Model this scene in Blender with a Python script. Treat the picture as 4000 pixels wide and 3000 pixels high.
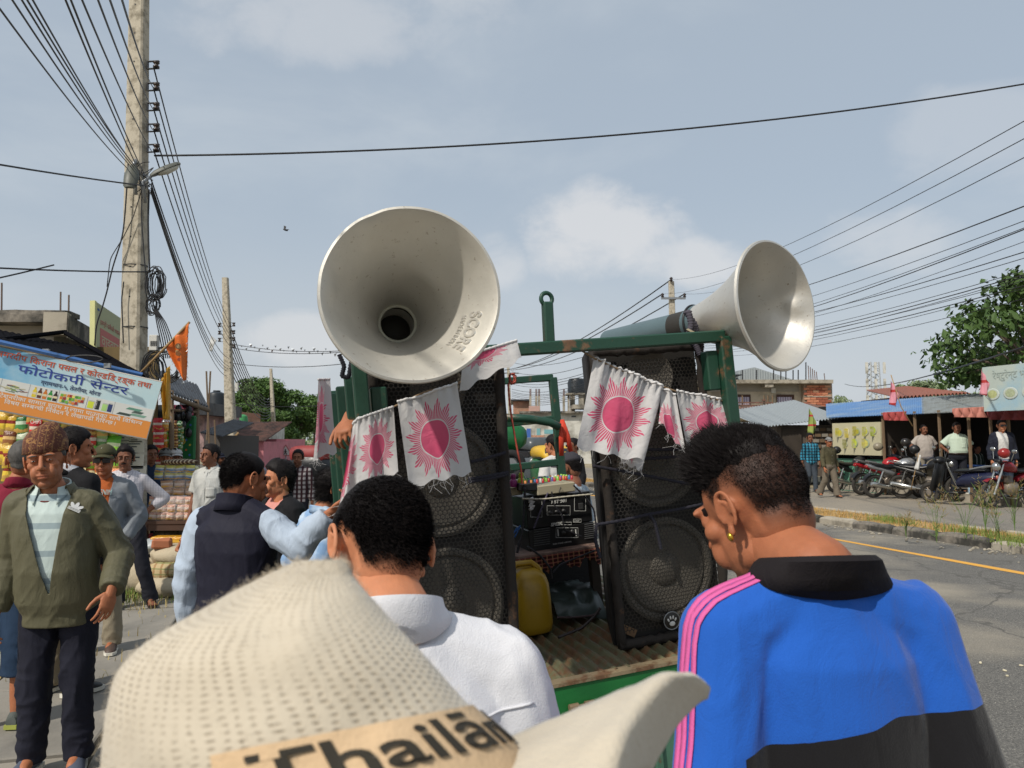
import bpy,bmesh,math,random
import numpy as np
from mathutils import Vector,Matrix,Euler
from mathutils.bvhtree import BVHTree
for o in list(bpy.data.objects):bpy.data.objects.remove(o,do_unlink=True)
SC=bpy.context.scene
COL=SC.collection
WS=bpy.data.scenes.new('workshop')
R=math.radians
random.seed(7);RNG=np.random.default_rng(7)
# ------------------------------------------------------------------ camera
CAM_H=1.65;PITCH=R(4.17);F=3020.0
cam=bpy.data.cameras.new('camera');camo=bpy.data.objects.new('camera',cam);COL.objects.link(camo)
camo.location=(0,0,CAM_H);camo.rotation_euler=(R(90)+PITCH,0,0)
cam.sensor_width=36;cam.lens=F/4000*36;cam.clip_start=0.05;cam.clip_end=3000
cam.dof.use_dof=True;cam.dof.focus_distance=3.2;cam.dof.aperture_fstop=11
SC.camera=camo
# ------------------------------------------------------------------ sky and sun
SUN=Vector((-0.52,-0.62,0.84)).normalized()
sun_el=math.asin(SUN.z);sun_az=math.atan2(SUN.x,SUN.y)
w=bpy.data.worlds.new('World');SC.world=w;w.use_nodes=True
nt=w.node_tree;nt.nodes.clear()
def _n(t,**k):
 n=nt.nodes.new(t)
 for a,b in k.items():setattr(n,a,b)
 return n
sky=_n('ShaderNodeTexSky');sky.sky_type='NISHITA';sky.sun_disc=False
sky.sun_elevation=sun_el;sky.sun_rotation=sun_az
sky.air_density=1.1;sky.dust_density=3.2;sky.ozone_density=1.6;sky.altitude=80
L=nt.links.new
def _m(op,a,b=None):
 n=_n('ShaderNodeMath',operation=op)
 for i,x in enumerate((a,b)):
  if x is None:continue
  if isinstance(x,(int,float)):n.inputs[i].default_value=x
  else:L(x,n.inputs[i])
 return n.outputs[0]
def _mix(f,a,b):
 n=_n('ShaderNodeMix',data_type='RGBA')
 for i,x in((0,f),(6,a),(7,b)):
  if isinstance(x,(int,float)):n.inputs[i].default_value=x
  elif isinstance(x,tuple):n.inputs[i].default_value=(*x,1)
  else:L(x,n.inputs[i])
 return n.outputs[2]
def _ramp(f,p0,p1):
 n=_n('ShaderNodeMapRange',interpolation_type='SMOOTHSTEP');L(f,n.inputs[0]);n.inputs[1].default_value=p0;n.inputs[2].default_value=p1;return n.outputs[0]
tc=_n('ShaderNodeTexCoord');sp=_n('ShaderNodeSeparateXYZ');L(tc.outputs['Generated'],sp.inputs[0])
def _noise(scale,det,sc=(1,1,2.1),loc=(.35,.2,.1),dist=.3):
 mp=_n('ShaderNodeMapping');mp.inputs['Scale'].default_value=sc;mp.inputs['Location'].default_value=loc;L(tc.outputs['Generated'],mp.inputs[0])
 no=_n('ShaderNodeTexNoise');no.inputs['Scale'].default_value=scale;no.inputs['Detail'].default_value=det;no.inputs['Roughness'].default_value=.58;no.inputs['Distortion'].default_value=dist;L(mp.outputs[0],no.inputs['Vector']);return no.outputs['Fac']
soft=_ramp(_noise(2.0,6),.46,.8);puff=_noise(9.0,9,(1,1,1.5),(1.3,.4,.2),.2)
az=_m('DIVIDE',sp.outputs[0],sp.outputs[1]);el=_m('DIVIDE',sp.outputs[2],sp.outputs[1])
cl=None
for(a0,e0,wa,we,k)in((.13,.27,.15,.085,1.0),(.22,.235,.14,.05,.9),(-.02,.235,.05,.05,.6),(-.28,.13,.1,.05,.7),(.5,.26,.14,.06,.5),(.62,.4,.18,.09,.35),(-.25,.58,.3,.1,.5)):
 d=_m('ADD',_m('POWER',_m('ABSOLUTE',_m('DIVIDE',_m('SUBTRACT',az,a0),wa)),2.),_m('POWER',_m('ABSOLUTE',_m('DIVIDE',_m('SUBTRACT',el,e0),we)),2.))
 g=_m('MULTIPLY',_ramp(_m('SUBTRACT',_m('ADD',_m('MULTIPLY',puff,2.2),-.35),d),.0,.75),k);cl=g if cl is None else _m('MAXIMUM',cl,g)
cl=_m('MULTIPLY',cl,_m('GREATER_THAN',sp.outputs[1],.05))
base=_mix(.72,sky.outputs[0],(4.3,4.95,5.6));base=_mix(_m('MULTIPLY',_ramp(_m('ABSOLUTE',sp.outputs[2]),.32,.0),.75),base,(5.35,5.65,5.95))
base=_mix(_m('MULTIPLY',soft,.45),base,(5.7,6.1,6.4));base=_mix(_m('MULTIPLY',cl,.62),base,(7.0,6.9,6.85))
bg=_n('ShaderNodeBackground');bg.inputs['Strength'].default_value=0.10;ou=_n('ShaderNodeOutputWorld');L(base,bg.inputs['Color']);L(bg.outputs[0],ou.inputs['Surface'])
sl=bpy.data.lights.new('sun','SUN');sl.energy=3.1;sl.angle=R(1.5);sl.color=(1.0,0.94,0.84)
so=bpy.data.objects.new('sun',sl);COL.objects.link(so);so.rotation_euler=SUN.to_track_quat('Z','Y').to_euler()
SC.view_settings.view_transform='Standard';SC.view_settings.look='None'
SC.view_settings.exposure=0.2;SC.view_settings.gamma=1;SC.view_settings.use_curve_mapping=False
SC.render.engine='CYCLES';SC.cycles.use_denoising=True
SC.cycles.max_bounces=6;SC.cycles.diffuse_bounces=3;SC.cycles.glossy_bounces=3;SC.cycles.transparent_max_bounces=8
# ------------------------------------------------------------------ placing
CP,SP=math.cos(PITCH),math.sin(PITCH)
def ray(u,v):
 a=(u-2000)/F;b=-(v-1500)/F
 return Vector((a,CP-b*SP,SP+b*CP))
def W(u,v,d):
 r=ray(u,v);return Vector((r.x*d/r.y,d,CAM_H+r.z*d/r.y))
def G(u,v,z=0.0):
 r=ray(u,v);t=(z-CAM_H)/r.z;return Vector((r.x*t,r.y*t,z))
HEAD=R(16)
RH=Vector((-math.sin(HEAD),math.cos(HEAD),0));RR_=Vector((math.cos(HEAD),math.sin(HEAD),0))
def RD(lat,along,z=0.0):return RR_*lat+RH*along+Vector((0,0,z))
# ------------------------------------------------------------------ colours and materials
def srgb(r,g=None,b=None):
 if isinstance(r,str):r,g,b=(int(r[i:i+2],16)for i in(0,2,4))
 f=lambda c:(c/255/12.92)if c/255<=0.04045 else((c/255+0.055)/1.055)**2.4
 return(f(r),f(g),f(b))
MATS={}
class NT:
 def __init__(s,m):s.m=m;s.t=m.node_tree;s.b=s.t.nodes['Principled BSDF']
 def n(s,t,**k):
  n=s.t.nodes.new(t)
  for a,b in k.items():
   if a in('data_type','operation','blend_type','wave_type','bands_direction','feature','noise_dimensions','vector_type','attribute_name','wave_profile','interpolation_type','clamp'):setattr(n,a,b)
   else:n.inputs[a].default_value=b
  return n
 def l(s,a,b):s.t.links.new(a,b)
 def math(s,op,a,b=None):
  n=s.t.nodes.new('ShaderNodeMath');n.operation=op
  for i,x in enumerate((a,b)):
   if x is None:continue
   if isinstance(x,(int,float)):n.inputs[i].default_value=x
   else:s.l(x,n.inputs[i])
  return n.outputs[0]
 def mix(s,fac,a,b,blend='MIX'):
  n=s.t.nodes.new('ShaderNodeMix');n.data_type='RGBA';n.blend_type=blend
  for i,x in((0,fac),(6,a),(7,b)):
   if isinstance(x,(int,float)):n.inputs[i].default_value=x
   elif isinstance(x,tuple):n.inputs[i].default_value=(*x[:3],1)
   else:s.l(x,n.inputs[i])
  return n.outputs[2]
 def ramp(s,fac,p0,p1,c0=(0,0,0),c1=(1,1,1)):
  n=s.t.nodes.new('ShaderNodeValToRGB');e=n.color_ramp.elements
  e[0].position=p0;e[1].position=p1;e[0].color=(*c0,1);e[1].color=(*c1,1)
  s.l(fac,n.inputs[0]);return n.outputs[0]
 def coord(s,kind='Object',scale=(1,1,1),rot=(0,0,0)):
  t=s.n('ShaderNodeTexCoord');m=s.n('ShaderNodeMapping');m.inputs['Scale'].default_value=scale;m.inputs['Rotation'].default_value=rot
  s.l(t.outputs[kind],m.inputs[0]);return m.outputs[0]
 def noise(s,vec,scale,detail=4,rough=.55,dist=0):
  n=s.n('ShaderNodeTexNoise',Scale=scale,Detail=detail,Roughness=rough,Distortion=dist)
  if vec is not None:s.l(vec,n.inputs['Vector'])
  return n.outputs['Fac']
 def bump(s,h,strength,dist=.01):
  n=s.n('ShaderNodeBump',Strength=strength,Distance=dist);s.l(h,n.inputs['Height'])
  s.l(n.outputs[0],s.b.inputs['Normal']);return n
def newmat(name):
 m=bpy.data.materials.new(name);m.use_nodes=True;return m
def mat(name,col=(.5,.5,.5),rough=.6,metal=0.,var=.18,vs=6.,bump=0.,bs=60.,bd=.004,dirt=None,dirtamt=.5,ds=3.,spec=.5,trans=0.,sheen=0.,sub=0.):
 if name in MATS:return MATS[name]
 if isinstance(col,str):col=srgb(col)
 m=newmat(name);t=NT(m);b=t.b
 b.inputs['Roughness'].default_value=rough;b.inputs['Metallic'].default_value=metal
 b.inputs['Specular IOR Level'].default_value=spec
 if trans:b.inputs['Transmission Weight'].default_value=trans
 if sheen:b.inputs['Sheen Weight'].default_value=sheen
 vec=t.coord()
 if var or dirt is not None:
  f=t.noise(vec,vs,5)
  c=t.mix(f,tuple(x*(1-var)for x in col),tuple(min(1,x*(1+var))for x in col))
  if dirt is not None:
   d=srgb(dirt)if isinstance(dirt,str)else dirt
   g=t.ramp(t.noise(vec,ds,6,.65),.62-dirtamt*.3,.75-dirtamt*.2)
   c=t.mix(g,c,d)
  t.l(c,b.inputs['Base Color'])
  r_=t.math('ADD',t.math('MULTIPLY',f,.25),rough-.12);t.l(r_,b.inputs['Roughness'])
 else:b.inputs['Base Color'].default_value=(*col,1)
 if bump:t.bump(t.noise(vec,bs,4),bump,bd)
 MATS[name]=m;return m
# ------------------------------------------------------------------ mesh builders
def rotm(rx=0,ry=0,rz=0):return np.array(Euler((R(rx),R(ry),R(rz))).to_matrix())
def look(dirv,up=(0,0,1)):
 d=np.array(dirv,float);d/=np.linalg.norm(d)
 u=np.array(up,float)
 if abs(d@u)>.98:u=np.array((0,1.,0))
 x=np.cross(u,d);x/=np.linalg.norm(x);y=np.cross(d,x)
 return np.stack([x,y,d],1)
class MB:
 def __init__(s):s.v=[];s.f=[];s.mi=[];s.n=0;s.cur=0;s.uv=None
 def raw(s,v,f):
  v=np.asarray(v,float).reshape(-1,3);s.v.append(v);o=s.n;s.n+=len(v)
  for q in f:s.f.append(tuple(int(i)+o for i in q));s.mi.append(s.cur)
  return s
 def box(s,c,size,rot=None,taper=1.0):
  x,y,z=(a/2 for a in size)
  v=np.array([(-x,-y,-z),(x,-y,-z),(x,y,-z),(-x,y,-z),(-x*taper,-y*taper,z),(x*taper,-y*taper,z),(x*taper,y*taper,z),(-x*taper,y*taper,z)])
  if rot is not None:v=v@np.asarray(rot).T
  return s.raw(v+np.array(c),[(3,2,1,0),(4,5,6,7),(0,1,5,4),(1,2,6,5),(2,3,7,6),(3,0,4,7)])
 def bbox(s,c,size,bev=.01,rot=None):
  h=np.array(size)/2;bev=min(bev,h.min()*.9);v=[]
  for sx in(-1,1):
   for sy in(-1,1):
    for sz in(-1,1):
     S=np.array((sx,sy,sz))
     for k in range(3):
      p=h-bev;p[k]=h[k];v.append(p*S)
  v=np.array(v);m={}
  ix=lambda sx,sy,sz,k:((sx>0)*4+(sy>0)*2+(sz>0))*3+k
  f=[]
  for k in range(3):
   a,b=[i for i in range(3)if i!=k]
   for sg in(-1,1):
    q=[]
    for(p,r)in((-1,-1),(1,-1),(1,1),(-1,1)):
     S=[0,0,0];S[k]=sg;S[a]=p;S[b]=r;q.append(ix(*S,k))
    f.append(q)
   for p in(-1,1):
    for r in(-1,1):
     q=[]
     for(sg,kk)in((-1,a),(-1,b),(1,b),(1,a)):
      S=[0,0,0];S[k]=sg;S[a]=p;S[b]=r;q.append(ix(*S,kk))
     f.append(q)
  for sx in(-1,1):
   for sy in(-1,1):
    for sz in(-1,1):f.append([ix(sx,sy,sz,k)for k in range(3)])
  # orient outward
  g=[]
  for q in f:
   P=v[q];nn=np.cross(P[1]-P[0],P[2]-P[0])
   g.append(q if nn@P.mean(0)>0 else q[::-1])
  if rot is not None:v=v@np.asarray(rot).T
  return s.raw(v+np.array(c),g)
 def loft(s,rings,cap=True,closed=True):
  rings=[np.asarray(r,float)for r in rings];n=len(rings[0]);v=np.concatenate(rings);f=[]
  m=n if closed else n-1
  for i in range(len(rings)-1):
   for j in range(m):
    k=(j+1)%n;f.append((i*n+j,i*n+k,(i+1)*n+k,(i+1)*n+j))
  if cap:
   f.append(tuple(range(n))[::-1]);f.append(tuple(range((len(rings)-1)*n,len(rings)*n)))
  return s.raw(v,f)
 def tube(s,pts,r,n=8,cap=True,flat=None):
  pts=[np.array(p,float)for p in pts];rr=r if hasattr(r,'__len__')else[r]*len(pts)
  rings=[];up=np.array((0,0,1.));ang=np.linspace(0,2*math.pi,n,endpoint=False)
  px=None
  for i,p in enumerate(pts):
   d=pts[min(i+1,len(pts)-1)]-pts[max(i-1,0)];L_=np.linalg.norm(d);d=d/(L_ if L_ else 1)
   if px is None:
    a=up if abs(d@up)<.95 else np.array((0,1.,0));x=np.cross(a,d)
   else:x=px-d*(px@d)
   x/=(np.linalg.norm(x)or 1);px=x;y=np.cross(d,x)
   fx,fy=flat or(1,1)
   rings.append(p+rr[i]*(np.outer(np.cos(ang),x)*fx+np.outer(np.sin(ang),y)*fy))
  return s.loft(rings,cap)
 def caps(s,p0,p1,r0,r1,n=12,m=4,flat=(1,1),up=None):
  p0=np.array(p0,float);p1=np.array(p1,float);d=p1-p0;L_=np.linalg.norm(d)
  if L_<1e-6:d=np.array((0,0,1.));L_=1e-6
  else:d=d/L_
  Mx=look(d,up if up is not None else(0,0,1));x,y=Mx[:,0]*flat[0],Mx[:,1]*flat[1]
  ang=np.linspace(0,2*math.pi,n,endpoint=False);c=np.outer(np.cos(ang),x)+np.outer(np.sin(ang),y);rings=[]
  for k in range(m):t=-math.pi/2+math.pi/2*(k+.35)/(m);rings.append(p0+d*r0*math.sin(t)+c*r0*math.cos(t))
  rings.append(p0+c*r0);rings.append(p1+c*r1)
  for k in range(m):t=math.pi/2*(k+.65)/m;rings.append(p1+d*r1*math.sin(t)+c*r1*math.cos(t))
  return s.loft(rings)
 def ell(s,c,r,rot=None,n=16,m=10):
  th=np.linspace(0,math.pi,m+1)[1:-1];ph=np.linspace(0,2*math.pi,n,endpoint=False)
  v=[(0,0,1)]+[(math.sin(t)*math.cos(p),math.sin(t)*math.sin(p),math.cos(t))for t in th for p in ph]+[(0,0,-1)]
  v=np.array(v)*np.array(r)
  if rot is not None:v=v@np.asarray(rot).T
  f=[(0,1+j,1+(j+1)%n)for j in range(n)]
  for i in range(m-2):
   for j in range(n):k=(j+1)%n;f.append((1+i*n+j,1+(i+1)*n+j,1+(i+1)*n+k,1+i*n+k))
  b=1+(m-2)*n;e=b+n;f+=[(b+(j+1)%n,b+j,e)for j in range(n)]
  return s.raw(v+np.array(c),f)
 def lathe(s,prof,n=24,M=None,o=(0,0,0),cap=False,ang=(0,2*math.pi)):
  full=abs(ang[1]-ang[0]-2*math.pi)<1e-6
  a=np.linspace(ang[0],ang[1],n,endpoint=not full);M=np.eye(3)if M is None else M
  rings=[np.stack([r*np.cos(a),r*np.sin(a),np.full_like(a,z)],1)@M.T+np.array(o)for r,z in prof]
  return s.loft(rings,cap,full)
 def grid(s,P):
  P=np.asarray(P,float);n,m=P.shape[:2]
  f=[(i*m+j,i*m+j+1,(i+1)*m+j+1,(i+1)*m+j)for i in range(n-1)for j in range(m-1)]
  return s.raw(P.reshape(-1,3),f)
 def disc(s,c,r,nrm,n=20):
  M=look(nrm);a=np.linspace(0,2*math.pi,n,endpoint=False)
  return s.raw(np.array(c)+r*(np.outer(np.cos(a),M[:,0])+np.outer(np.sin(a),M[:,1])),[tuple(range(n))])
 def torus(s,c,R0,r,M=None,n=32,m=10,sq=1.0):
  M=np.eye(3)if M is None else M;rings=[]
  b=np.linspace(0,2*math.pi,m,endpoint=False)
  for a in np.linspace(0,2*math.pi,n,endpoint=False):
   q=R0+r*np.cos(b);rings.append(np.stack([q*math.cos(a),q*math.sin(a),r*sq*np.sin(b)],1)@M.T+np.array(c))
  rings.append(rings[0]);return s.loft(rings,False)
 def prism(s,poly,c0,c1,thick):
  c0,c1,th=(np.array(q,float)for q in(c0,c1,thick));P=np.array(poly,float)
  a=np.outer(P[:,0],c0)+np.outer(P[:,1],c1);n=len(P)
  return s.loft([a,a+th])
 def arr(s):return np.concatenate(s.v)if s.v else np.zeros((0,3))
 def mesh(s,name='m'):
  me=bpy.data.meshes.new(name);me.from_pydata(s.arr().tolist(),[],s.f);me.update();return me
 def build(s,name,m,parent=None,smooth=False,angle=None,loc=None):
  me=s.mesh(name);ms=m if isinstance(m,(list,tuple))else[m]
  for x in ms:me.materials.append(x)
  if len(ms)>1:me.polygons.foreach_set('material_index',s.mi)
  return obj(name,me,parent,smooth,angle,loc)
def shade(me,smooth,angle=None):
 if smooth:
  me.polygons.foreach_set('use_smooth',[True]*len(me.polygons))
  if angle is not None:
   bm=bmesh.new();bm.from_mesh(me);a=R(angle)
   for e in bm.edges:
    if len(e.link_faces)==2 and e.calc_face_angle(0)>a:e.smooth=False
   bm.to_mesh(me);bm.free()
def obj(name,me,parent=None,smooth=False,angle=None,loc=None):
 shade(me,smooth,angle)
 o=bpy.data.objects.new(name,me);COL.objects.link(o)
 if parent is not None:o.parent=parent
 if loc is not None:o.location=loc
 return o
def tag(o,label,cat,group=None):
 o['label']=label;o['category']=cat
 if group:o['group']=group
 return o
def kind(o,k):o['kind']=k;return o
def thing(name,label,cat,loc=(0,0,0),rz=0.,group=None):
 o=bpy.data.objects.new(name,None);COL.objects.link(o);o.empty_display_size=.1
 o.location=loc;o.rotation_euler=(0,0,rz);return tag(o,label,cat,group)
def dup(root,loc,rz,label,group=None):
 r=root.copy();COL.objects.link(r);r.location=loc;r.rotation_euler=(0,0,rz);r['label']=label
 if group:r['group']=group
 for ch in list(root.children):
  c=ch.copy();COL.objects.link(c);c.parent=r
  for g in ch.children:
   d=g.copy();COL.objects.link(d);d.parent=c
 return r
# ------------------------------------------------------------------ numpy value noise
_T=np.random.default_rng(3).random((64,64,64))
def vnoise(p):
 i=np.floor(p).astype(int);f=p-i;f=f*f*(3-2*f);i&=63;j=(i+1)&63
 x0,y0,z0=i.T;x1,y1,z1=j.T;fx,fy,fz=f.T
 l=lambda a,b,t:a+(b-a)*t
 return l(l(l(_T[x0,y0,z0],_T[x1,y0,z0],fx),l(_T[x0,y1,z0],_T[x1,y1,z0],fx),fy),
    l(l(_T[x0,y0,z1],_T[x1,y0,z1],fx),l(_T[x0,y1,z1],_T[x1,y1,z1],fx),fy),fz)
def fbm(p,o=3):
 s=0;a=1;t=0
 for k in range(o):s=s+a*vnoise(p*2**k+17.3*k);t+=a;a*=.5
 return s/t
def ridge(p):return 1-np.abs(2*vnoise(p)-1)
def mverts(me):
 a=np.empty(len(me.vertices)*3);me.vertices.foreach_get('co',a);return a.reshape(-1,3)
def mnorms(me):
 a=np.empty(len(me.vertices)*3);me.vertices.foreach_get('normal',a);return a.reshape(-1,3)
def setverts(me,v):me.vertices.foreach_set('co',np.ascontiguousarray(v).ravel());me.update()
def fuse(mb,voxel,smooth=2,fac=.5):
 me=mb.mesh('tmp');o=bpy.data.objects.new('tmp',me);WS.collection.objects.link(o)
 m=o.modifiers.new('r','REMESH');m.mode='VOXEL';m.voxel_size=voxel;m.adaptivity=0
 if smooth:k=o.modifiers.new('s','SMOOTH');k.iterations=smooth;k.factor=fac
 dg=WS.view_layers[0].depsgraph;WS.view_layers[0].update();r=bpy.data.meshes.new_from_object(o.evaluated_get(dg))
 bpy.data.objects.remove(o);bpy.data.meshes.remove(me);return r
def textmesh(s,size=1.,ext=0.,align='LEFT',shear=0.,bold=0.,space=1.):
 c=bpy.data.curves.new('t','FONT');c.body=s;c.size=size;c.extrude=ext;c.align_x=align;c.shear=shear;c.offset=bold;c.space_character=space
 c.resolution_u=3
 o=bpy.data.objects.new('t',c);WS.collection.objects.link(o);dg=WS.view_layers[0].depsgraph;WS.view_layers[0].update()
 me=bpy.data.meshes.new_from_object(o.evaluated_get(dg));bpy.data.objects.remove(o);bpy.data.curves.remove(c);return me
def lettering(s,M4,size,m,parent,name='lettering',ext=.0015,align='LEFT',shear=0.,bold=0.,width=None,space=1.,fn=None):
 me=textmesh(s,size,ext,align,shear,bold,space)
 if len(me.vertices)==0:return None
 v=mverts(me)
 if width:
  w_=v[:,0].max()-v[:,0].min();v[:,0]*=width/w_
 if fn is not None:v=fn(v)
 setverts(me,v)
 me.materials.clear();me.materials.append(m);me.transform(M4)
 return obj(name,me,parent)
def frame(o,x,y,flip=1):
 x=Vector(x).normalized();y=Vector(y);y=(y-x*x.dot(y)).normalized();z=x.cross(y)
 return Matrix(((x.x,y.x,z.x,o[0]),(x.y,y.y,z.y,o[1]),(x.z,y.z,z.z,o[2]),(0,0,0,1)))
# ================================================================== people: builders
def skinmat(name,col,rough=.58):
 m=newmat(name);t=NT(m);vec=t.coord()
 a=t.n('ShaderNodeVertexColor');a.layer_name='tint'
 f=t.noise(vec,45,5);c=t.mix(f,tuple(x*.8 for x in col),tuple(x*1.18 for x in col))
 f2=t.noise(vec,9,3);c=t.mix(t.math('MULTIPLY',f2,.35),c,tuple((col[0]*1.1,col[1]*.8,col[2]*.7)))
 c=t.mix(1.0,c,a.outputs[0],'MULTIPLY');t.l(c,t.b.inputs['Base Color'])
 t.b.inputs['Roughness'].default_value=rough;t.b.inputs['Subsurface Weight'].default_value=.06;t.b.inputs['Subsurface Radius'].default_value=(.02,.008,.004)
 t.b.inputs['Specular IOR Level'].default_value=.35
 t.bump(t.noise(vec,260,3),.25,.002);return m
SKIN=dict(tan=skinmat('skin_tan',srgb(186,126,92)),brown=skinmat('skin_brown',srgb(166,108,76)),dark=skinmat('skin_dark',srgb(124,82,60)),warm=skinmat('skin_warm',srgb(160,101,70)))
def hairmat(name,col):
 m=newmat(name);t=NT(m);vec=t.coord(scale=(60,60,14))
 c=t.mix(t.noise(vec,4,4),tuple(x*.6 for x in col),tuple(x*1.6 for x in col));t.l(c,t.b.inputs['Base Color'])
 t.b.inputs['Roughness'].default_value=.55;t.b.inputs['Specular IOR Level'].default_value=.12;t.bump(t.noise(vec,9,4),.25,.003);return m
HAIR=hairmat('hair_black',(.012,.010,.010));HAIRG=hairmat('hair_grey',(.09,.085,.08));HAIRB=hairmat('hair_brownblack',(.022,.015,.011))
def cloth(name,col,var=.1,rough=.85,weave=420,sheen=.0,crease=.35,pattern=None,kind_='weave'):
 if name in MATS:return MATS[name]
 if isinstance(col,str):col=srgb(col)
 m=newmat(name);t=NT(m);vec=t.coord()
 c=t.mix(t.noise(vec,7,4),tuple(x*(1-var)for x in col),tuple(min(1,x*(1+var))for x in col))
 if pattern:c=pattern(t,vec,c)
 t.l(c,t.b.inputs['Base Color']);t.b.inputs['Roughness'].default_value=rough;t.b.inputs['Specular IOR Level'].default_value=.25
 if sheen:t.b.inputs['Sheen Weight'].default_value=sheen
 fine=t.noise(vec,weave,2);v2=t.coord(scale=(1,1,.45));cre=t.noise(v2,22,4,.6,1.2)
 h=t.math('ADD',t.math('MULTIPLY',fine,.25),t.math('MULTIPLY',cre,crease*4));t.bump(h,.45,.006)
 MATS[name]=m;return m
def stripes(col,axis,scale,lo,hi,amt=1.0):
 col=srgb(col)if isinstance(col,str)else col
 def f(t,vec,c):
  s=t.n('ShaderNodeSeparateXYZ');t.l(vec,s.inputs[0]);x=t.math('FRACT',t.math('MULTIPLY',s.outputs[axis],scale))
  k=t.math('MULTIPLY',t.math('MULTIPLY',t.math('GREATER_THAN',x,lo),t.math('LESS_THAN',x,hi)),amt);return t.mix(k,c,col)
 return f
def both(*fs):
 def f(t,vec,c):
  for g in fs:c=g(t,vec,c)
  return c
 return f
def head_prims(mb,ears=True,sex=0,nose=1.0,jaw=1.0):
 mb.ell((0,.012,.03),(.075,.095,.088));mb.ell((0,-.022,-.045),(.0585*jaw,.067,.078))
 mb.ell((0,-.064,-.1),(.024*jaw,.022,.018));mb.ell((0,.04,-.03),(.058,.055,.06))
 for s in(-1,1):
  mb.ell((s*.038*jaw,-.008,-.07),(.02,.034,.026));mb.ell((s*.041,-.058,-.016),(.021,.023,.02))
  mb.ell((s*.03,-.083,.027),(.026,.012,.0095),rotm(0,s*8));mb.ell((s*.031,-.0745,.005),(.017,.0145,.0125))
  mb.ell((s*.0115,-.1,-.034),(.009*nose,.0095,.0075));mb.ell((s*.03,-.07,-.05),(.02,.02,.03))
 mb.caps((0,-.084,.022),(0,-.109-(.03 if nose<.8 else .004)*(nose-1)*(1 if nose>.8 else-1),-.029),.0085,.0115*nose,10,3)
 mb.ell((0,-.088,-.0605),(.0255,.0115,.0055));mb.ell((0,-.0865,-.0735),(.021,.0125,.0068))
 if ears:
  for s in(-1,1):
   rm=rotm(12,0,0)@rotm(0,0,s*-18)
   mb.ell((s*.08,.012,-.008),(.0075,.019,.031),rm)
 return mb
def ear_mesh(mb,s,k=1.0):
 a=np.linspace(-.35*math.pi,1.2*math.pi,14);pts=[]
 for t in a:pts.append((s*(.083+.006*math.cos(t*.5)),.014-.021*-math.cos(t)*.9,.000+.031*math.sin(t)))
 mb.tube(pts,[.0048*k]*14,7);mb.ell((s*.079,.005,-.032),(.006,.008,.011));mb.ell((s*.0775,.014,-.004),(.0045,.015,.022))
 b=np.linspace(-.1*math.pi,.9*math.pi,8);mb.tube([(s*.084,.011-.011*-math.cos(t),-.002+.019*math.sin(t))for t in b],.0036*k,6)
_hb=fuse(head_prims(MB(),False),.005,2);_v=mverts(_hb);HB=BVHTree.FromPolygons([Vector(x)for x in _v],[tuple(p.vertices)for p in _hb.polygons])
def scalp(n=56,m=30):
 c=Vector((0,.012,.012));P=np.zeros((m,n,3));D=np.zeros((m,n,3))
 for i in range(m):
  th=math.pi*(i+.02)/(m-1+.04)
  for j in range(n):
   ph=2*math.pi*j/n;d=Vector((math.sin(th)*math.sin(ph),-math.sin(th)*math.cos(ph),math.cos(th)))
   h=HB.ray_cast(c+d*.4,-d)[0];P[i,j]=h if h else c+d*.08;D[i,j]=d
 return P,D
SCALP,SDIR=scalp()
def az_of(P):return np.abs(np.arctan2(P[...,0],-(P[...,1]-.012)))
def hairline(az,style):
 # height above which hair grows, by azimuth
 pts=dict(short=[(0,.072),(.55,.066),(.95,.045),(1.15,-.005),(1.4,-.012),(1.6,.022),(1.9,.012),(2.2,-.05),(3.15,-.078)],
      crop=[(0,.07),(.6,.066),(.95,.045),(1.15,.02),(1.4,.015),(1.6,.03),(1.9,.02),(2.2,-.03),(3.15,-.05)],
      long=[(0,.066),(.55,.058),(.9,.03),(1.1,-.06),(1.5,-.08),(2.0,-.1),(3.15,-.115)],
      top=[(0,.068),(.6,.06),(1.0,.054),(1.6,.06),(2.2,.07),(3.15,.075)],
      bald=[(0,.1),(.9,.09),(1.2,.03),(1.7,.03),(2.2,-.03),(3.15,-.06)])[style]
 x,y=zip(*pts);return np.interp(az,x,y)
def hair_mesh(style='short',thick=.012,volume=None,noise=.004,seed=0,quiff=0.,soft=.012):
 P,D=SCALP.copy(),SDIR;az=az_of(P);thr=hairline(az,style);n=fbm(P.reshape(-1,3)*60+seed*7.7,3).reshape(az.shape)
 k=np.clip((P[...,2]-thr)/soft+.5+(n-.5)*1.2,0,1);k=k*k*(3-2*k)
 top=np.clip(P[...,2]/.11,0,1);th=thick*(.55+.75*top)+noise*(n-.5)*2
 if quiff:th+=quiff*top**2*np.clip(np.cos(az),0,1)
 off=k*th-(1-k)*.012;Q=P+D*off[...,None];mb=MB();rows=[Q[i]for i in range(len(Q))];mb.loft(rows)
 return mb,(Q,k)
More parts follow.
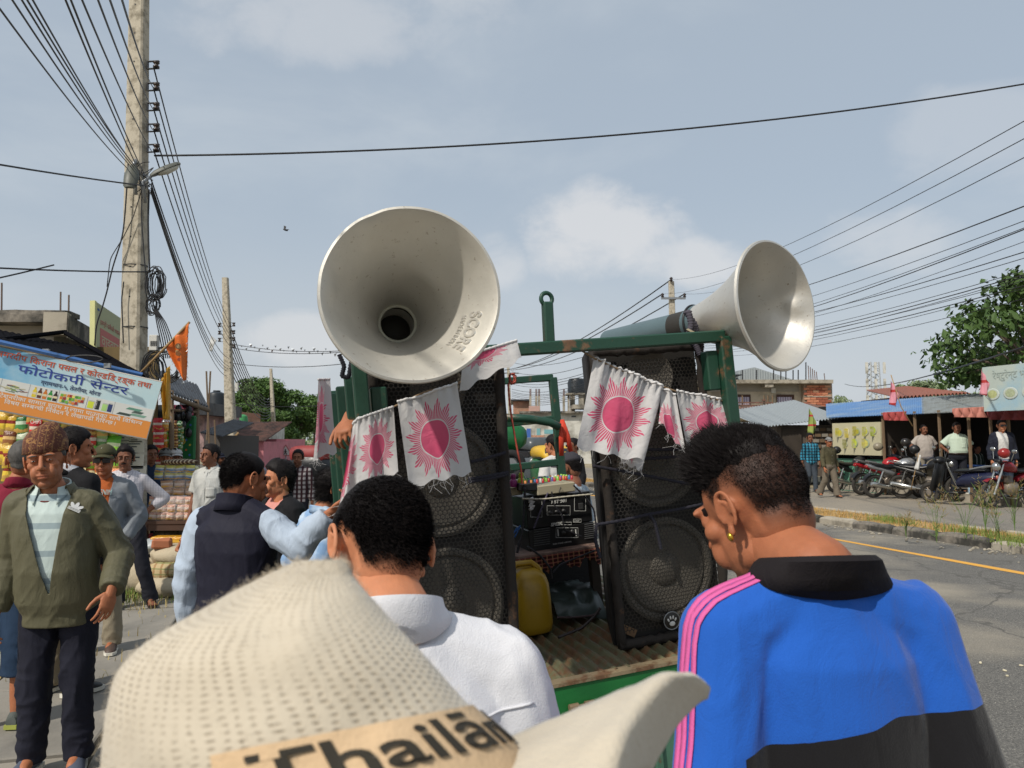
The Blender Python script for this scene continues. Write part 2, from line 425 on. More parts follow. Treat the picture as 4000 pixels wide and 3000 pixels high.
def strands(Q,k,count,length,rad,comb=(0,0,0),lift=.6,seed=0,jitter=.35,curl=0.,lenfn=None):
 r=np.random.default_rng(seed);m,n=k.shape;w_=np.sin(np.linspace(0,math.pi,m))[:,None]*k;p=(w_/w_.sum()).ravel()
 idx=r.choice(m*n,count,p=p);i,j=idx//n,idx%n;i=np.clip(i,0,m-2);a,b=r.random(count),r.random(count);j2=(j+1)%n
 base=((Q[i,j]*(1-a)[:,None]+Q[i+1,j]*a[:,None])*(1-b)[:,None]+(Q[i,j2]*(1-a)[:,None]+Q[i+1,j2]*a[:,None])*b[:,None])
 nr=SDIR[i,j];d=nr*lift+np.array(comb)+r.normal(0,jitter,(count,3));d/=np.linalg.norm(d,axis=1)[:,None]
 side=np.cross(d,r.normal(0,1,(count,3)));side/=np.linalg.norm(side,axis=1)[:,None]
 ln=length*r.uniform(.5,1.15,count)
 if lenfn is not None:ln=ln*lenfn(base)
 ln=ln[:,None];bend=np.array((0,0,-1.))*curl
 p0=base-nr*.003;p1=base+d*ln*.5;p2=base+(d+bend)*ln;s0=side*rad
 V=np.stack([p0-s0,p0+s0,p1-s0*.8,p1+s0*.8,p2],1).reshape(-1,3)
 o=np.arange(count)[:,None]*5;Fq=[(x,x+1,x+3,x+2)for x in o.ravel()];Ft=[(x+2,x+3,x+4)for x in o.ravel()]
 return V,Fq+Ft
def hand_prims(mb,wrist,d,nrm,thumb,size=1.0,curl=.5,spread=.12,finger_r=.0082):
 # d: pointing from wrist along the palm, nrm: back of the hand, thumb: +1 / -1 side of cross(d, nrm)
 d=np.array(d,float);d/=np.linalg.norm(d);nrm=np.array(nrm,float);nrm-=d*(nrm@d);nrm/=np.linalg.norm(nrm)
 sd=np.cross(d,nrm)*thumb;w_=np.array(wrist,float);k=size;M_=np.stack([sd,nrm,d],1)
 mb.caps(w_-d*.03*k,w_+d*.02*k,.026*k,.026*k,12,3,(1.0,.75),nrm)
 mb.ell(w_+d*.05*k,(.041*k,.0155*k,.05*k),M_);mb.ell(w_+d*.075*k,(.041*k,.014*k,.028*k),M_)
 Ls=(.074,.082,.077,.06)
 for q in range(4):
  off=(1.5-q)*.0195*k;p=w_+d*(.092-.004*abs(1-q))*k+sd*off
  dv=d+sd*spread*(1.5-q)*.5;dv/=np.linalg.norm(dv);an=curl*(.55+.1*q)
  segs=(.45,.31,.24)
  for si,fr in enumerate(segs):
   ca,sa=math.cos(an),math.sin(an);dd=dv*ca-nrm*sa;e=p+dd*Ls[q]*fr*k
   mb.caps(p,e,finger_r*(1-.1*si)*k,finger_r*(.92-.1*si)*k,9,3);p=e;an+=curl*(1.0 if si==0 else .6)
 p=w_+d*.022*k+sd*.026*k-nrm*.006*k;dv=d*.75+sd*.72-nrm*.3;dv/=np.linalg.norm(dv)
 for fr,rr in((.042,.0125),(.032,.0098),(.026,.0085)):
  e=p+dv*fr*k;mb.caps(p,e,rr*k,rr*.88*k,9,3);p=e;dv=dv+d*.25-sd*.18*curl*2;dv/=np.linalg.norm(dv)
def ering(c,rx,ry,n=28,p=2.3,rot=None):
 a=np.linspace(0,2*math.pi,n,endpoint=False);ca,sa=np.cos(a),np.sin(a)
 v=np.stack([rx*np.sign(ca)*np.abs(ca)**(2/p),ry*np.sign(sa)*np.abs(sa)**(2/p),np.zeros(n)],1)
 if rot is not None:v=v@rot.T
 return v+np.array(c)
def settint(me,cols):
 at=me.color_attributes.new('tint','FLOAT_COLOR','POINT');a=np.ones((len(me.vertices),4));a[:,:3]=cols;at.data.foreach_set('color',a.ravel())
def joinmesh(ms):
 bm=bmesh.new()
 for m in ms:bm.from_mesh(m)
 me=bpy.data.meshes.new('body');bm.to_mesh(me);bm.free();return me
class Fig:pass
def person(label,pos,yaw,H=1.66,group=None,build=1.0,belly=0.,head=None,arms=None,legs=None,lean=(0,0),twist=0.,skin='brown',
     shirt=None,pants=None,shoes=None,hair=None,lod=1,face=None,shoulders=1.0,stoop=0.,hands=(1,1),sink=0.,seed=None,name='person',palm=None,tuck=False):
 s=H/1.68;seed=seed if seed is not None else int(abs(pos[0]*37+pos[1]*91))+len(label)
 rt=thing(name,label,'person',(pos[0],pos[1],pos[2]if len(pos)>2 else 0),R(yaw),group)
 hd=dict(yaw=0,pitch=0,roll=0,scale=1.0);hd.update(head or{})
 J=Fig();J.rt=rt;J.s=s;A={};LG={}
 def bend(p):
  p=np.array(p,float)
  t=np.clip((p[...,2]/s-.9)/.5,0,1.6);p[...,0]+=lean[0]*t**1.15;p[...,1]+=lean[1]*t**1.15-stoop*t**2;return p
 wsh=.162*shoulders*s
 for sd in(-1,1):
  sh=bend((sd*wsh,.012*s,1.342*s));el=(sd*(.222*shoulders),.035,1.07);wr=(sd*.243*shoulders,-.03,.83)
  if arms and sd in arms:el,wr=arms[sd]
  A[sd]=(sh,np.array(el)*s,np.array(wr)*s)
  hp=np.array((sd*.088*s*build,0,.88*s));kn=(sd*.1,-.015,.47);an=(sd*.11,.02,.075)
  if legs and sd in legs:kn,an=legs[sd]
  LG[sd]=(hp,np.array(kn)*s,np.array(an)*s)
 nb=bend((0,.018*s,1.425*s));hc=bend((0,-.012*s,1.568*s))+np.array((0,-hd.get('dy',0),hd.get('dz',0)));hs=hd['scale']*s*1.06
 HR=rotm(hd['pitch'],hd['roll'],hd['yaw']);piv=np.array((0,.03,-.11))
 HM=lambda v:((np.asarray(v,float)-piv)@HR.T+piv)*hs+hc
 J.HM=HM;J.A=A;J.LG=LG;J.hc=hc;J.nb=nb;J.bend=bend
 HM4=Matrix.Translation(Vector(hc))@Matrix.Diagonal((hs,hs,hs,1))@Matrix.Translation(Vector(piv))@Matrix([list(r_)for r_ in HR]).to_4x4()@Matrix.Translation(-Vector(piv))
 J.HM4=HM4
 vx=(.0036,.0048,.0075)[lod];jaw=1.0+.06*math.sin(seed);nose=(face or{}).get('nose',1.0+.14*math.sin(seed*1.7))
 # body: head, trunk, arms, hands, legs in one mesh
 hm=head_prims(MB(),lod==2,0,nose,jaw)
 if lod<2:
  for sd in(-1,1):ear_mesh(hm,sd)
 hme=fuse(hm,vx,(3 if lod<2 else 2)+(face or{}).get('smooth',0));v=mverts(hme)
 c=np.ones((len(v),3));az=az_of(v)
 lip=np.exp(-((v[:,0]/.024)**2+((v[:,2]+.067)/.0085)**2))*(v[:,1]<-.08);c*=1-lip[:,None]*np.array((.18,.4,.35))
 eye=np.exp(-(((np.abs(v[:,0])-.031)/.02)**2+((v[:,2]-.006)/.012)**2))*(v[:,1]<-.06);c*=1-eye[:,None]*np.array((.25,.28,.28))
 ml=np.exp(-((v[:,0]/.023)**2+((v[:,2]+.0672)/.0022)**2))*(v[:,1]<-.08);c*=1-ml[:,None]*.6
 fc=face or{}
 if fc.get('stubble'):
  st=np.clip((-.035-v[:,2])/.03,0,1)*(v[:,1]<.0)*np.clip(1-lip*1.5,0,1);c*=1-st[:,None]*fc['stubble']
 if hair and hair.get('fade'):
  fd=np.clip((v[:,2]-hairline(az,hair.get('fadeline','short')))/hair.get('fadeh',.05),0,1)**.7;ww=fbm(v*240,2)[:,None];c*=1-np.clip(fd[:,None]*hair['fade']*(.96+.08*ww),0,.96)
  c=np.where((np.abs(v[:,0])>.0795)[:,None],1.0,c)
 v=HM(v);setverts(hme,v);settint(hme,c)
 nm=MB();nk=HM((0,.016,-.07));nr=.056*s*(.96+.04*build);nm.caps(nk,nb,nr*.95,nr*1.1,16,4,(1,1.05))
 nm.caps(nb,nb+np.array((0,.01,-.1*s)),nr*1.1,nr*1.2,14,3)
 sec=[(.80,.13,.095,0),(.86,.158,.113,0),(.93,.155,.108,0),(1.02,.142,.1,-.004),(1.12,.148,.104,-.006),(1.22,.16,.112,-.004),(1.31,.156,.1,0),(1.36,.128,.083,.006),(1.405,.078,.064,.012)]
 def torso(t,z0,flare=0.,top=1.42,drop=0.):
  rings=[]
  for z,rx,ry,cy in sec:
   if z<z0-.001 or z>top:continue
   b=belly*math.exp(-((z-1.03)/.12)**2);k=build*(shoulders if z>1.2 else 1)
   kk=1.0 if z<1.35 else .55
   rings.append(bend(ering((0,(cy-b*.6)*s,z*s),(rx*k+b*.35+t*kk)*s,(ry*build+b*.7+t*kk)*s)))
  z,rx,ry,cy=z0,np.interp(z0,[q[0]for q in sec],[q[1]for q in sec]),np.interp(z0,[q[0]for q in sec],[q[2]for q in sec]),0
  b=belly*math.exp(-((z-1.03)/.12)**2)
  rings.insert(0,bend(ering((0,(cy-b*.6)*s,z*s),(rx*build+b*.35+t+flare)*s,(ry*build+b*.7+t+flare)*s)))
  return rings
 tm=MB();tm.loft(torso(-.006,.80))
 for sd in(-1,1):
  sh,el,wr=A[sd];k=s*(.6+.4*build)
  tm.caps(sh,el,.047*k,.039*k);tm.caps(el,wr,.039*k,.026*k);tm.caps(bend((sd*.045*s,.014*s,1.395*s)),sh,.042*k,.048*k)
  hp,kn,an=LG[sd];tm.caps(hp,kn,.083*k,.053*k);tm.caps(kn,an,.053*k,.034*k);tm.caps(an,an+np.array((0,-.1*s,-.03*s)),.034*k,.028*k)
 parts_=[hme]
 for mb_,vz in((nm,vx*1.6),(tm,(.010,.014,.02)[lod])):
  me_=fuse(mb_,vz,2);settint(me_,np.ones((len(me_.vertices),3)));parts_.append(me_)
 for q,sd in enumerate((-1,1)):
  if not hands[q]:continue
  sh,el,wr=A[sd];d=wr-el;d=d/np.linalg.norm(d);hmb=MB();pn=(palm or{}).get(sd,{})
  d2=np.array(pn.get('dir',d+np.array((0,0,-.25))));nn=np.array(pn.get('nrm',(sd*.9,.1,.15)))
  # thumb points forward (-y) for hanging hands
  cr_=np.cross(d2,nn);th=pn.get('thumb',1 if cr_@np.array((0,-1.,.2))>0 else-1)
  hand_prims(hmb,wr+d*.012,d2,nn,th,s*1.0,pn.get('curl',.55));me_=fuse(hmb,(.003,.0036,.0055)[lod],1)
  settint(me_,np.ones((len(me_.vertices),3)));parts_.append(me_)
 bme=joinmesh(parts_);bme.materials.append(SKIN[skin]);bo=obj('body',bme,rt,True);J.body=bo
 for m_ in parts_:bpy.data.meshes.remove(m_)
 # eyes and brows
 if not fc.get('noeyes'):
  ew,ei,eb=MB(),MB(),MB()
  for sd in(-1,1):
   e=MB();e.ell((sd*.031,-.0792,.0035),(.0115,.0098,.0040),n=12,m=8);e.v=[HM(e.arr())];eo=e.build('eye',mat('eye_white',(.55,.52,.48),.25,var=0),bo,True)
   e=MB();e.ell((sd*.031,-.0866,.0036),(.0050,.0032,.0038),n=10,m=6);e.v=[HM(e.arr())];e.build('iris',mat('iris_dark',(.012,.008,.006),.15,var=0),bo,True)
   e=MB();tt=np.linspace(-1,1,7);e.tube([(sd*.033+sd*x*.019,-.0945+.012*max(0,x)**2+.003*abs(x),.0215+.0035*(1-x*x)-.002*x)for x in tt],[.0015,.0032,.0038,.0038,.0034,.0028,.0012],6,flat=(1,.8));e.v=[HM(e.arr())]
   e.build('eyebrow',fc.get('brow',HAIR),bo,True)
 if fc.get('moustache'):
  e=MB();tt=np.linspace(-1,1,9);e.tube([(x*.029,-.1+.017*x*x,-.0505-.006*x*x)for x in tt],[.002,.0045,.006,.0062,.0055,.0062,.006,.0045,.002],7,flat=(1,.9));e.v=[HM(e.arr())];e.build('moustache',fc['moustache'],bo,True)
 if fc.get('beard'):
  P,D=SCALP,SDIR;az=az_of(P);n_=fbm(P.reshape(-1,3)*90,2).reshape(az.shape);k=np.clip((-.03-.03*np.clip(1.2-az,0,1)-P[...,2])/.014,0,1)*np.clip((1.75-az)/.2,0,1)
  k=k*(1-np.exp(-((P[...,0]/.03)**2+((P[...,2]+.066)/.012)**2)))
  Q=P+D*(k*(.007+.006*n_)-(1-k)*.012)[...,None];e=MB();e.loft(list(Q))
  Vs,Fs=strands(Q,k,500,fc.get('blen',.02),.0011,(0,-.2,-.9),.5,seed);e.raw(Vs,Fs);e.v=[HM(e.arr())];e.build('beard',fc['beard'],bo,True)
 if fc.get('glasses'):
  g_=MB()
  for sd in(-1,1):
   g_.bbox((sd*.033,-.1,.0035),(.058,.006,.038),.004,rotm(0,0,sd*12));g_.tube([(sd*.062,-.096,.01),(sd*.08,-.04,.006),(sd*.083,.012,.0)],.0022,6)
  g_.tube([(-.012,-.108,.01),(.012,-.108,.01)],.003,6);g_.v=[HM(g_.arr())];g_.build('sunglasses',mat('black_lens',(.01,.01,.012),.12,var=0),rt,True,40)
 # hair
 if hair is not None:
  hm_,(Q,k)=hair_mesh(hair.get('style','short'),hair.get('thick',.012),noise=hair.get('noise',.005),seed=seed,quiff=hair.get('quiff',0),soft=hair.get('soft',.012))
  hm_.v=[HM(hm_.arr())];hmat=hair.get('mat',HAIR)
  cnt=hair.get('strands',(6000,1500,350)[lod]);Qh=HM(Q.reshape(-1,3)).reshape(Q.shape)
  Vs,Fs=strands(Q,k,cnt,hair.get('len',.022),hair.get('rad',(.0006,.0009,.0016)[lod]),hair.get('comb',(0,.5,-.45)),hair.get('lift',.3),seed,hair.get('jitter',.22),lenfn=hair.get('lenfn'))
  hm_.raw(HM(Vs),Fs);J.hairo=hm_.build('hair',hmat,rt,True)
 # clothes
 def wrinkle(me,amp,kinds=('torso',),sc=1.0,hem=None):
  v=mverts(me);n=mnorms(me);q=v*sc/s+seed*.37
  msk=np.clip(fbm(q*3.1+9,2)*2.6-.75,.15,1)
  d=msk*((ridge(q@rotm(0,14,0)*np.array((11,11,3.6))+.9*fbm(q*4,2)[:,None])**3-.3)*1.15+(ridge(q@rotm(35,30,0)*np.array((15,15,5)))**3-.3)*.8)+(fbm(q*11,2)-.5)*.5
  if 'arm' in kinds:
   for sd in(-1,1):
    sh,el,wr=A[sd];w_=np.exp(-(np.linalg.norm(v-el,axis=1)/(.1*s))**2)+.8*np.exp(-(np.linalg.norm(v-wr,axis=1)/(.11*s))**2);dd=wr-el;dd/=np.linalg.norm(dd)
    d+=w_*(ridge(np.outer(v@dd,(26,0,0))+v*np.array((6,6,6))+seed)-.5)*1.1
  if 'leg' in kinds:
   w_=np.exp(-((v[:,2]-.1*s)/(.13*s))**2)+.7*np.exp(-((v[:,2]-.47*s)/(.12*s))**2);d+=w_*(ridge(v*np.array((7,7,24))+seed)-.5)*1.2
  if hem is not None:d=d*np.clip((v[:,2]-hem*s)/.05+.1,.1,1)
  setverts(me,v+n*(d*amp)[:,None])
 J.wrinkle=wrinkle;J.torso=torso
 def sleeve(mb,t,frac,cuff=1.0,sides=(-1,1),bell=0.):
  for sd in sides:
   sh,el,wr=A[sd];k=s*(.6+.4*build)
   mb.caps(bend((sd*.05*s,.014*s,1.388*s)),sh,(.036+t)*k,(.046+t)*k);l1=np.linalg.norm(el-sh);l2=np.linalg.norm(wr-el);ll=frac*(l1+l2)
   if ll<=l1:mb.tube([sh,sh+(el-sh)*ll/l1],[(.048+t)*k,(.05+t*1.6+bell)*k],16)
   else:
    mb.caps(sh,el,(.048+t)*k,(.042+t)*k);e=el+(wr-el)*min(1,(ll-l1)/l2);mb.tube([el,el+(e-el)*.85,e],[(.043+t)*k,(.036+t*.9)*k,(.034+t*cuff*.7)*k],14)
 J.sleeve=sleeve
 vs=(.0062,.0095,.015)[lod]
 def top_mesh(spec):
  mb=MB();t=spec.get('t',.016);mb.loft(torso(t,spec.get('hem',.86),spec.get('flare',.0)))
  if spec.get('sleeve',.5)>0:sleeve(mb,spec.get('st',t),spec.get('sleeve',.5),spec.get('cuff',1.),bell=spec.get('bell',0.))
  else:
   for sd in(-1,1):mb.caps(bend((sd*.07*s,.012*s,1.38*s)),A[sd][0]*.9+bend((0,0,1.36*s))*.1,(.045+t)*s,(.04+t)*s)
  me=fuse(mb,vs,3);wrinkle(me,spec.get('amp',.009)*s,('torso','arm'),spec.get('wsc',1.0),spec.get('hem',.86));return me
 J.parts={}
 for key in('shirt','jacket'):
  spec=shirt.get(key)if shirt and key in shirt else None
  if not spec:continue
  me=top_mesh(spec)
  if spec.get('open'):
   w0,w1,zz=spec['open'];bm=bmesh.new();bm.from_mesh(me);lx=lean[0];dl=[]
   for f_ in bm.faces:
    c_=f_.calc_center_median();t_=(c_.z/s-.9)/.5;cx=lean[0]*max(0,t_)**1.15
    if f_.normal.y<.15 and c_.y<.02+lean[1]*max(0,t_)-.0 and c_.z>zz*s:
     w_=(w0+(w1-w0)*np.clip((c_.z/s-zz)/(1.4-zz),0,1))*s
     if abs(c_.x-cx-spec.get('ox',0)*s)<w_:dl.append(f_)
   dl=[]
   for sg in(-1,1):
    x0,x1=w0*s*sg+spec.get('ox',0)*s,w1*s*sg+spec.get('ox',0)*s+lean[0]
    a_=Vector((x0,0,zz*s));b_=Vector((x1,0,1.4*s));pn=(b_-a_).cross(Vector((0,1,0)))
    fs=[f_ for f_ in bm.faces if f_.normal.y<.3 and f_.calc_center_median().y<.03*s+lean[1]and f_.calc_center_median().z>zz*s-.02]
    ge=list({e for f_ in fs for e in f_.edges}|{vv for f_ in fs for vv in f_.verts})+fs
    bmesh.ops.bisect_plane(bm,geom=ge,plane_co=a_,plane_no=pn,dist=1e-5)
   for f_ in bm.faces:
    c_=f_.calc_center_median();t_=np.clip((c_.z/s-zz)/(1.4-zz),-.2,1.2);mid=spec.get('ox',0)*s+lean[0]*t_
    if f_.normal.y<.3 and c_.y<.03*s+lean[1]and c_.z>zz*s-.002 and abs(c_.x-mid)<(w0+(w1-w0)*t_)*s:dl.append(f_)
   bmesh.ops.delete(bm,geom=dl,context='FACES');bm.to_mesh(me);bm.free()
  me.materials.append(spec['mat']);o=obj(spec.get('name',key),me,rt,True);J.parts[key]=o
  if spec.get('open'):md=o.modifiers.new('thick','SOLIDIFY');md.thickness=.005;md.offset=-1
  if spec.get('collar'):collar(J,spec)
  if spec.get('placket'):
   mb=MB();zs=np.linspace(spec.get('hem',.86)+.02,1.38,12);tr=BVHTree.FromPolygons([vv.co.copy()for vv in me.vertices],[tuple(p.vertices)for p in me.polygons]);pts=[]
   for z in zs:
    b=bend((0,0,z*s));h=tr.ray_cast(Vector((b[0],b[1]-.6,z*s)),Vector((0,1,0)))[0]
    if h:pts.append(np.array(h))
   if len(pts)>3:
    a=np.array(pts);g_=np.stack([a+np.array((-.014*s,-.001,0)),a+np.array((-.013*s,-.004,0)),a+np.array((.013*s,-.004,0)),a+np.array((.014*s,-.001,0))],1);mb.grid(g_);mb.build('placket',spec['mat'],o,False)
    for p in pts[1::2]:
     q=MB();q.disc(p+np.array((0,-.0055,0)),.0055*s,(0,-1,0),8);q.build('button',mat('button_pale',(.6,.58,.52),.4,var=0),o)
  if spec.get('pocket'):
   px_,pz_=spec['pocket'];tr=BVHTree.FromPolygons([vv.co.copy()for vv in me.vertices],[tuple(p.vertices)for p in me.polygons]);g_=np.zeros((6,6,3));ok=True
   for i,z in enumerate(np.linspace(0,.115,6)):
    for j,x in enumerate(np.linspace(0,.1,6)):
     b=bend((0,0,(pz_-z)*s));h=tr.ray_cast(Vector((b[0]+(px_+x-.05)*s,b[1]-.6,(pz_-z)*s)),Vector((0,1,0)))[0]
     if h is None:ok=False
     else:g_[i,j]=np.array(h)+np.array((0,-.0035,0))
   if ok:mb=MB();mb.grid(g_);q=mb.build('pocket',spec['mat'],o,True);md=q.modifiers.new('thick','SOLIDIFY');md.thickness=.004;md.offset=-1
 if pants:
  mb=MB();t=pants.get('t',.014);top=pants.get('top',1.0);zs=[q for q in torso(t,.80,0,top)];mb.loft(zs);fr=pants.get('len',1.0)
  for sd in(-1,1):
   hp,kn,an=LG[sd];k=s*(.6+.4*build);mb.caps(hp,kn,(.086+t)*k,(.058+t*1.15)*k,16)
   if fr>=.99:
    an2=an+np.array((0,.0,-.02*s));mb.tube([kn,kn*.5+an2*.5,an2],[(.058+t*1.15)*k,(.05+t*1.3)*k,(.043+t*pants.get('flare',1.6))*k],18)
   else:e=kn+(an-kn)*max(0,(fr-.5)*2);mb.tube([hp,e],[(.086+t)*k,(.068+t*1.6)*k],18)
  me=fuse(mb,(.008,.0105,.016)[lod],3);wrinkle(me,pants.get('amp',.0085)*s,('torso','leg'));me.materials.append(pants['mat']);J.parts['trousers']=obj('trousers' if fr>.99 else 'shorts',me,rt,True)
  if pants.get('belt'):
   mb=MB();z=pants['belt'];r_=np.interp(z,[q[0]for q in sec],[q[1]for q in sec]);r2=np.interp(z,[q[0]for q in sec],[q[2]for q in sec]);b=belly*math.exp(-((z-1.03)/.12)**2);rings=[]
   for dz,dt in((-.017,.018),(-.016,.024),(.016,.024),(.017,.018)):rings.append(bend(ering((0,-b*.6*s,(z+dz)*s),(r_*build+b*.35+dt)*s,(r2*build+b*.7+dt)*s)))
   mb.loft(rings,False);mb.build('belt',mat('belt_leather','2a1c14',.4),rt,True)
 if shoes:
  for sd in(-1,1):
   hp,kn,an=LG[sd];out=sd*.18+(shoes.get('turn',{})or{}).get(sd,0);M_=rotm(0,0,math.degrees(out));b=an.copy();gz=max(0.0,an[2]-.075*s)
   o_=np.array((b[0],b[1],gz));k=s;mb=MB();ty=shoes.get('type','shoe')
   tf=lambda L_:[tuple(M_@np.array(x)*k+o_)for x in L_]
   if ty=='sandal':
    pr=[];xs=np.linspace(.05,-.17,9);wd=[.026,.034,.036,.034,.036,.043,.046,.042,.02]
    g0=[np.array((w_,y,.004))for y,w_ in zip(xs,wd)]+[np.array((-w_,y,.004))for y,w_ in zip(xs[::-1],wd[::-1])]
    g0=np.array(tf(g0));mb.loft([g0,g0+np.array((0,0,.018*k))]);so_=mb.build('shoe',shoes['mat'],rt)
    q=MB();
    for y,h in((-.1,.052),(-.045,.066)):q.tube(tf([(-.046,y,.015),(-.036,y,h*.8),(0,y-.005,h),(.036,y,h*.8),(.046,y,.015)]),.008*k,6,flat=(1,.5))
    q.build('strap',shoes['mat'],so_,True)
    f_=MB();P0,P1=tf([(0,.03,.045)])[0],tf([(0,-.12,.036)])[0];f_.caps(P0,P1,.03*k,.03*k,12,4,(1.15,.75))
    for q2 in range(5):a0,a1=tf([((q2-2)*.016,-.125,.032)])[0],tf([((q2-2)*.018,-.165+.006*abs(q2-1.5),.03)])[0];f_.caps(a0,a1,.011*k,.009*k,8,3)
    me_=fuse(f_,.0055,1);settint(me_,np.ones((len(me_.vertices),3)));me_.materials.append(SKIN[skin]);obj('foot',me_,so_,True)
   else:
    up=[(.055,.03,.04,.075),(.02,.037,.055,.10),(-.03,.036,.05,.095),(-.08,.04,.042,.075),(-.13,.044,.034,.06),(-.17,.036,.026,.046),(-.19,.018,.02,.03)];rings=[]
    for y,w_,hc_,ht in up:
     a_=np.linspace(0,2*math.pi,14,endpoint=False);rings.append(np.array(tf([(w_*math.cos(x),y,max(.012,ht*.5+ht*.5*math.sin(x)))for x in a_])))
    mb.loft(rings);so_=mb.build('shoe',shoes['mat'],rt,True,60)
    q=MB();xs=[u_[0]for u_ in up];wd=[u_[1]+.005 for u_ in up];xs[0]+=.008;xs[-1]-=.008
    g0=np.array(tf([(w_,y,.0)for y,w_ in zip(xs,wd)]+[(-w_,y,.0)for y,w_ in zip(xs[::-1],wd[::-1])]));q.loft([g0,g0+np.array((0,0,.024*k))]);q.build('sole',shoes.get('sole',mat('sole_white','d8d4c8',.6)),so_)
    if shoes.get('laces'):
     q=MB()
     for y,h in((-.04,.094),(-.065,.084),(-.09,.075)):q.tube(tf([(-.02,y+.006,h-.004),(0,y,h+.004),(.02,y-.006,h-.004)]),.0035*k,5)
     q.build('laces',shoes['laces'],so_,True)
 return J
def collar(J,spec):
 s=J.s;ty=spec['collar'];m=spec.get('cmat',spec['mat']);t=spec.get('t',.016);mb=MB();nb=J.nb+np.array((0,.002,.005*s));n=40;rows=[]
 gap=spec.get('gap',.35);a=np.linspace(gap,2*math.pi-gap,n)-math.pi/2
 def rr(z,r0,ry,dz_front=-.03):return np.stack([nb[0]+r0*np.cos(a),nb[1]+ry*np.sin(a),nb[2]+z+dz_front*s*(1-np.sin(a))/2*1.0],1)
 k=s*spec.get('ck',1.0)
 if ty=='shirt':
  prof=[(-.005,.064,.07),(.025,.062,.068),(.043,.0615,.0675),(.0445,.0655,.0715),(.034,.068,.075),(.02,.072,.08),(.004,.077,.086)]
  for i,(z,rx,ry)in enumerate(prof):
   q=rr(z*k,rx*k,ry*k,-.05)
   if i>=4:
    w_=np.exp(-((np.abs(a+math.pi/2-math.pi)-(math.pi-gap))/.35)**2);q[:,2]-=w_*.035*k*(i-3)/3;q[:,1]-=w_*.018*k*(i-3)/3
   rows.append(q)
 elif ty=='stand':
  for z,rx,ry in[(-.02,.08,.088),(.01,.073,.08),(.045,.07,.078),(.047,.064,.072),(.0,.066,.073)]:rows.append(rr(z*k,rx*k,ry*k,-.04))
 elif ty=='big':
  for z,rx,ry in[(-.01,.07,.076),(.024,.07,.076),(.033,.073,.079),(.028,.079,.085),(.01,.088,.095),(-.008,.095,.102)]:rows.append(rr(z*k,rx*k,ry*k,-.03))
 elif ty=='round':
  a=np.linspace(0,2*math.pi,n,endpoint=False)
  for z,rx,ry in[(-.012,.083,.085),(.004,.08,.082),(.01,.075,.078),(.004,.071,.074)]:rows.append(rr(z*k,rx*k,ry*k,-.04))
  mb.loft(rows,False);o=mb.build('collar',m,J.rt,True);return o
 P=np.array(rows);gm=J.parts.get('jacket')or J.parts.get('shirt')
 if ty in('big','shirt')and gm is not None:
  bv=BVHTree.FromPolygons([q.co.copy()for q in gm.data.vertices],[tuple(q.vertices)for q in gm.data.polygons])
  for j in range(n):
   h,hn=bv.find_nearest(Vector(P[-1,j]))[:2]
   if h is not None:P[-1,j]=np.array(h+hn*(.005 if ty=='big' else .008))
  for _ in range(8):P[-1,1:-1]=(P[-1,:-2]+2*P[-1,1:-1]+P[-1,2:])/4
  P[-2]=P[-1]*.5+P[-3]*.5
 mb.grid(P.transpose(0,1,2));o=mb.build('collar',m,J.rt,True,40)
 md=o.modifiers.new('thick','SOLIDIFY');md.thickness=.0035;md.offset=0;J.collar=o;return o
def cap_hat(J,m,logo=None,brim=True,turn=0.):
 P,D=SCALP,SDIR;z=P[...,2];k=np.clip((z-.045)/.008+.5,0,1);Q=P+D*(k*.017-(1-k)*.015)[...,None];mb=MB();mb.loft(list(Q));mb.ell((0,.012,.136),(.007,.007,.004));mb.v=[J.HM(mb.arr())];o=mb.build('cap',m,J.rt,True)
 if brim:
  g_=np.zeros((7,15,3));
  for i,r_ in enumerate(np.linspace(0,1,7)):
   for j,a in enumerate(np.linspace(-1.15,1.15,15)):x=math.sin(a)*(.083+.004*r_);y=-(math.cos(a)*(.098+.072*r_*math.cos(a)**.5))+.005;g_[i,j]=(x,y,.052-.016*r_-.02*(x/.08)**2*1.0)
  g2=g_+np.array((0,0,-.004));mb=MB();mb.grid(g_[:,::-1]);mb.grid(g2);mb.loft([np.concatenate([g_[-1]]),np.concatenate([g2[-1]])],False,False)
  M_=rotm(0,0,turn);v=mb.arr()@M_.T;mb.v=[J.HM(v)];mb.build('brim',m,o,True)
 return o
def topi(J,m):
 P,D=SCALP,SDIR;mb=MB();rings=[];a=np.linspace(0,2*math.pi,40,endpoint=False)
 for z,k,lift in((.045,1.06,0),(.047,1.1,0),(.08,1.1,.1),(.115,1.02,.5),(.14,.84,1),(.152,.55,1),(.156,.1,1)):
  zz=z+.022*np.cos(a+.5)*lift+(.012*np.sin(a))*(1-lift);rings.append(np.stack([.08*k*np.cos(a),.012+.1*k*np.sin(a),zz],1))
 rings.insert(0,rings[0]*np.array((.9,.9,1)));mb.loft(rings);v=mb.arr();v+=(fbm(v*45,3)[:,None]-.5)*.012;mb.v=[J.HM(v)];return mb.build('topi',m,J.rt,True)
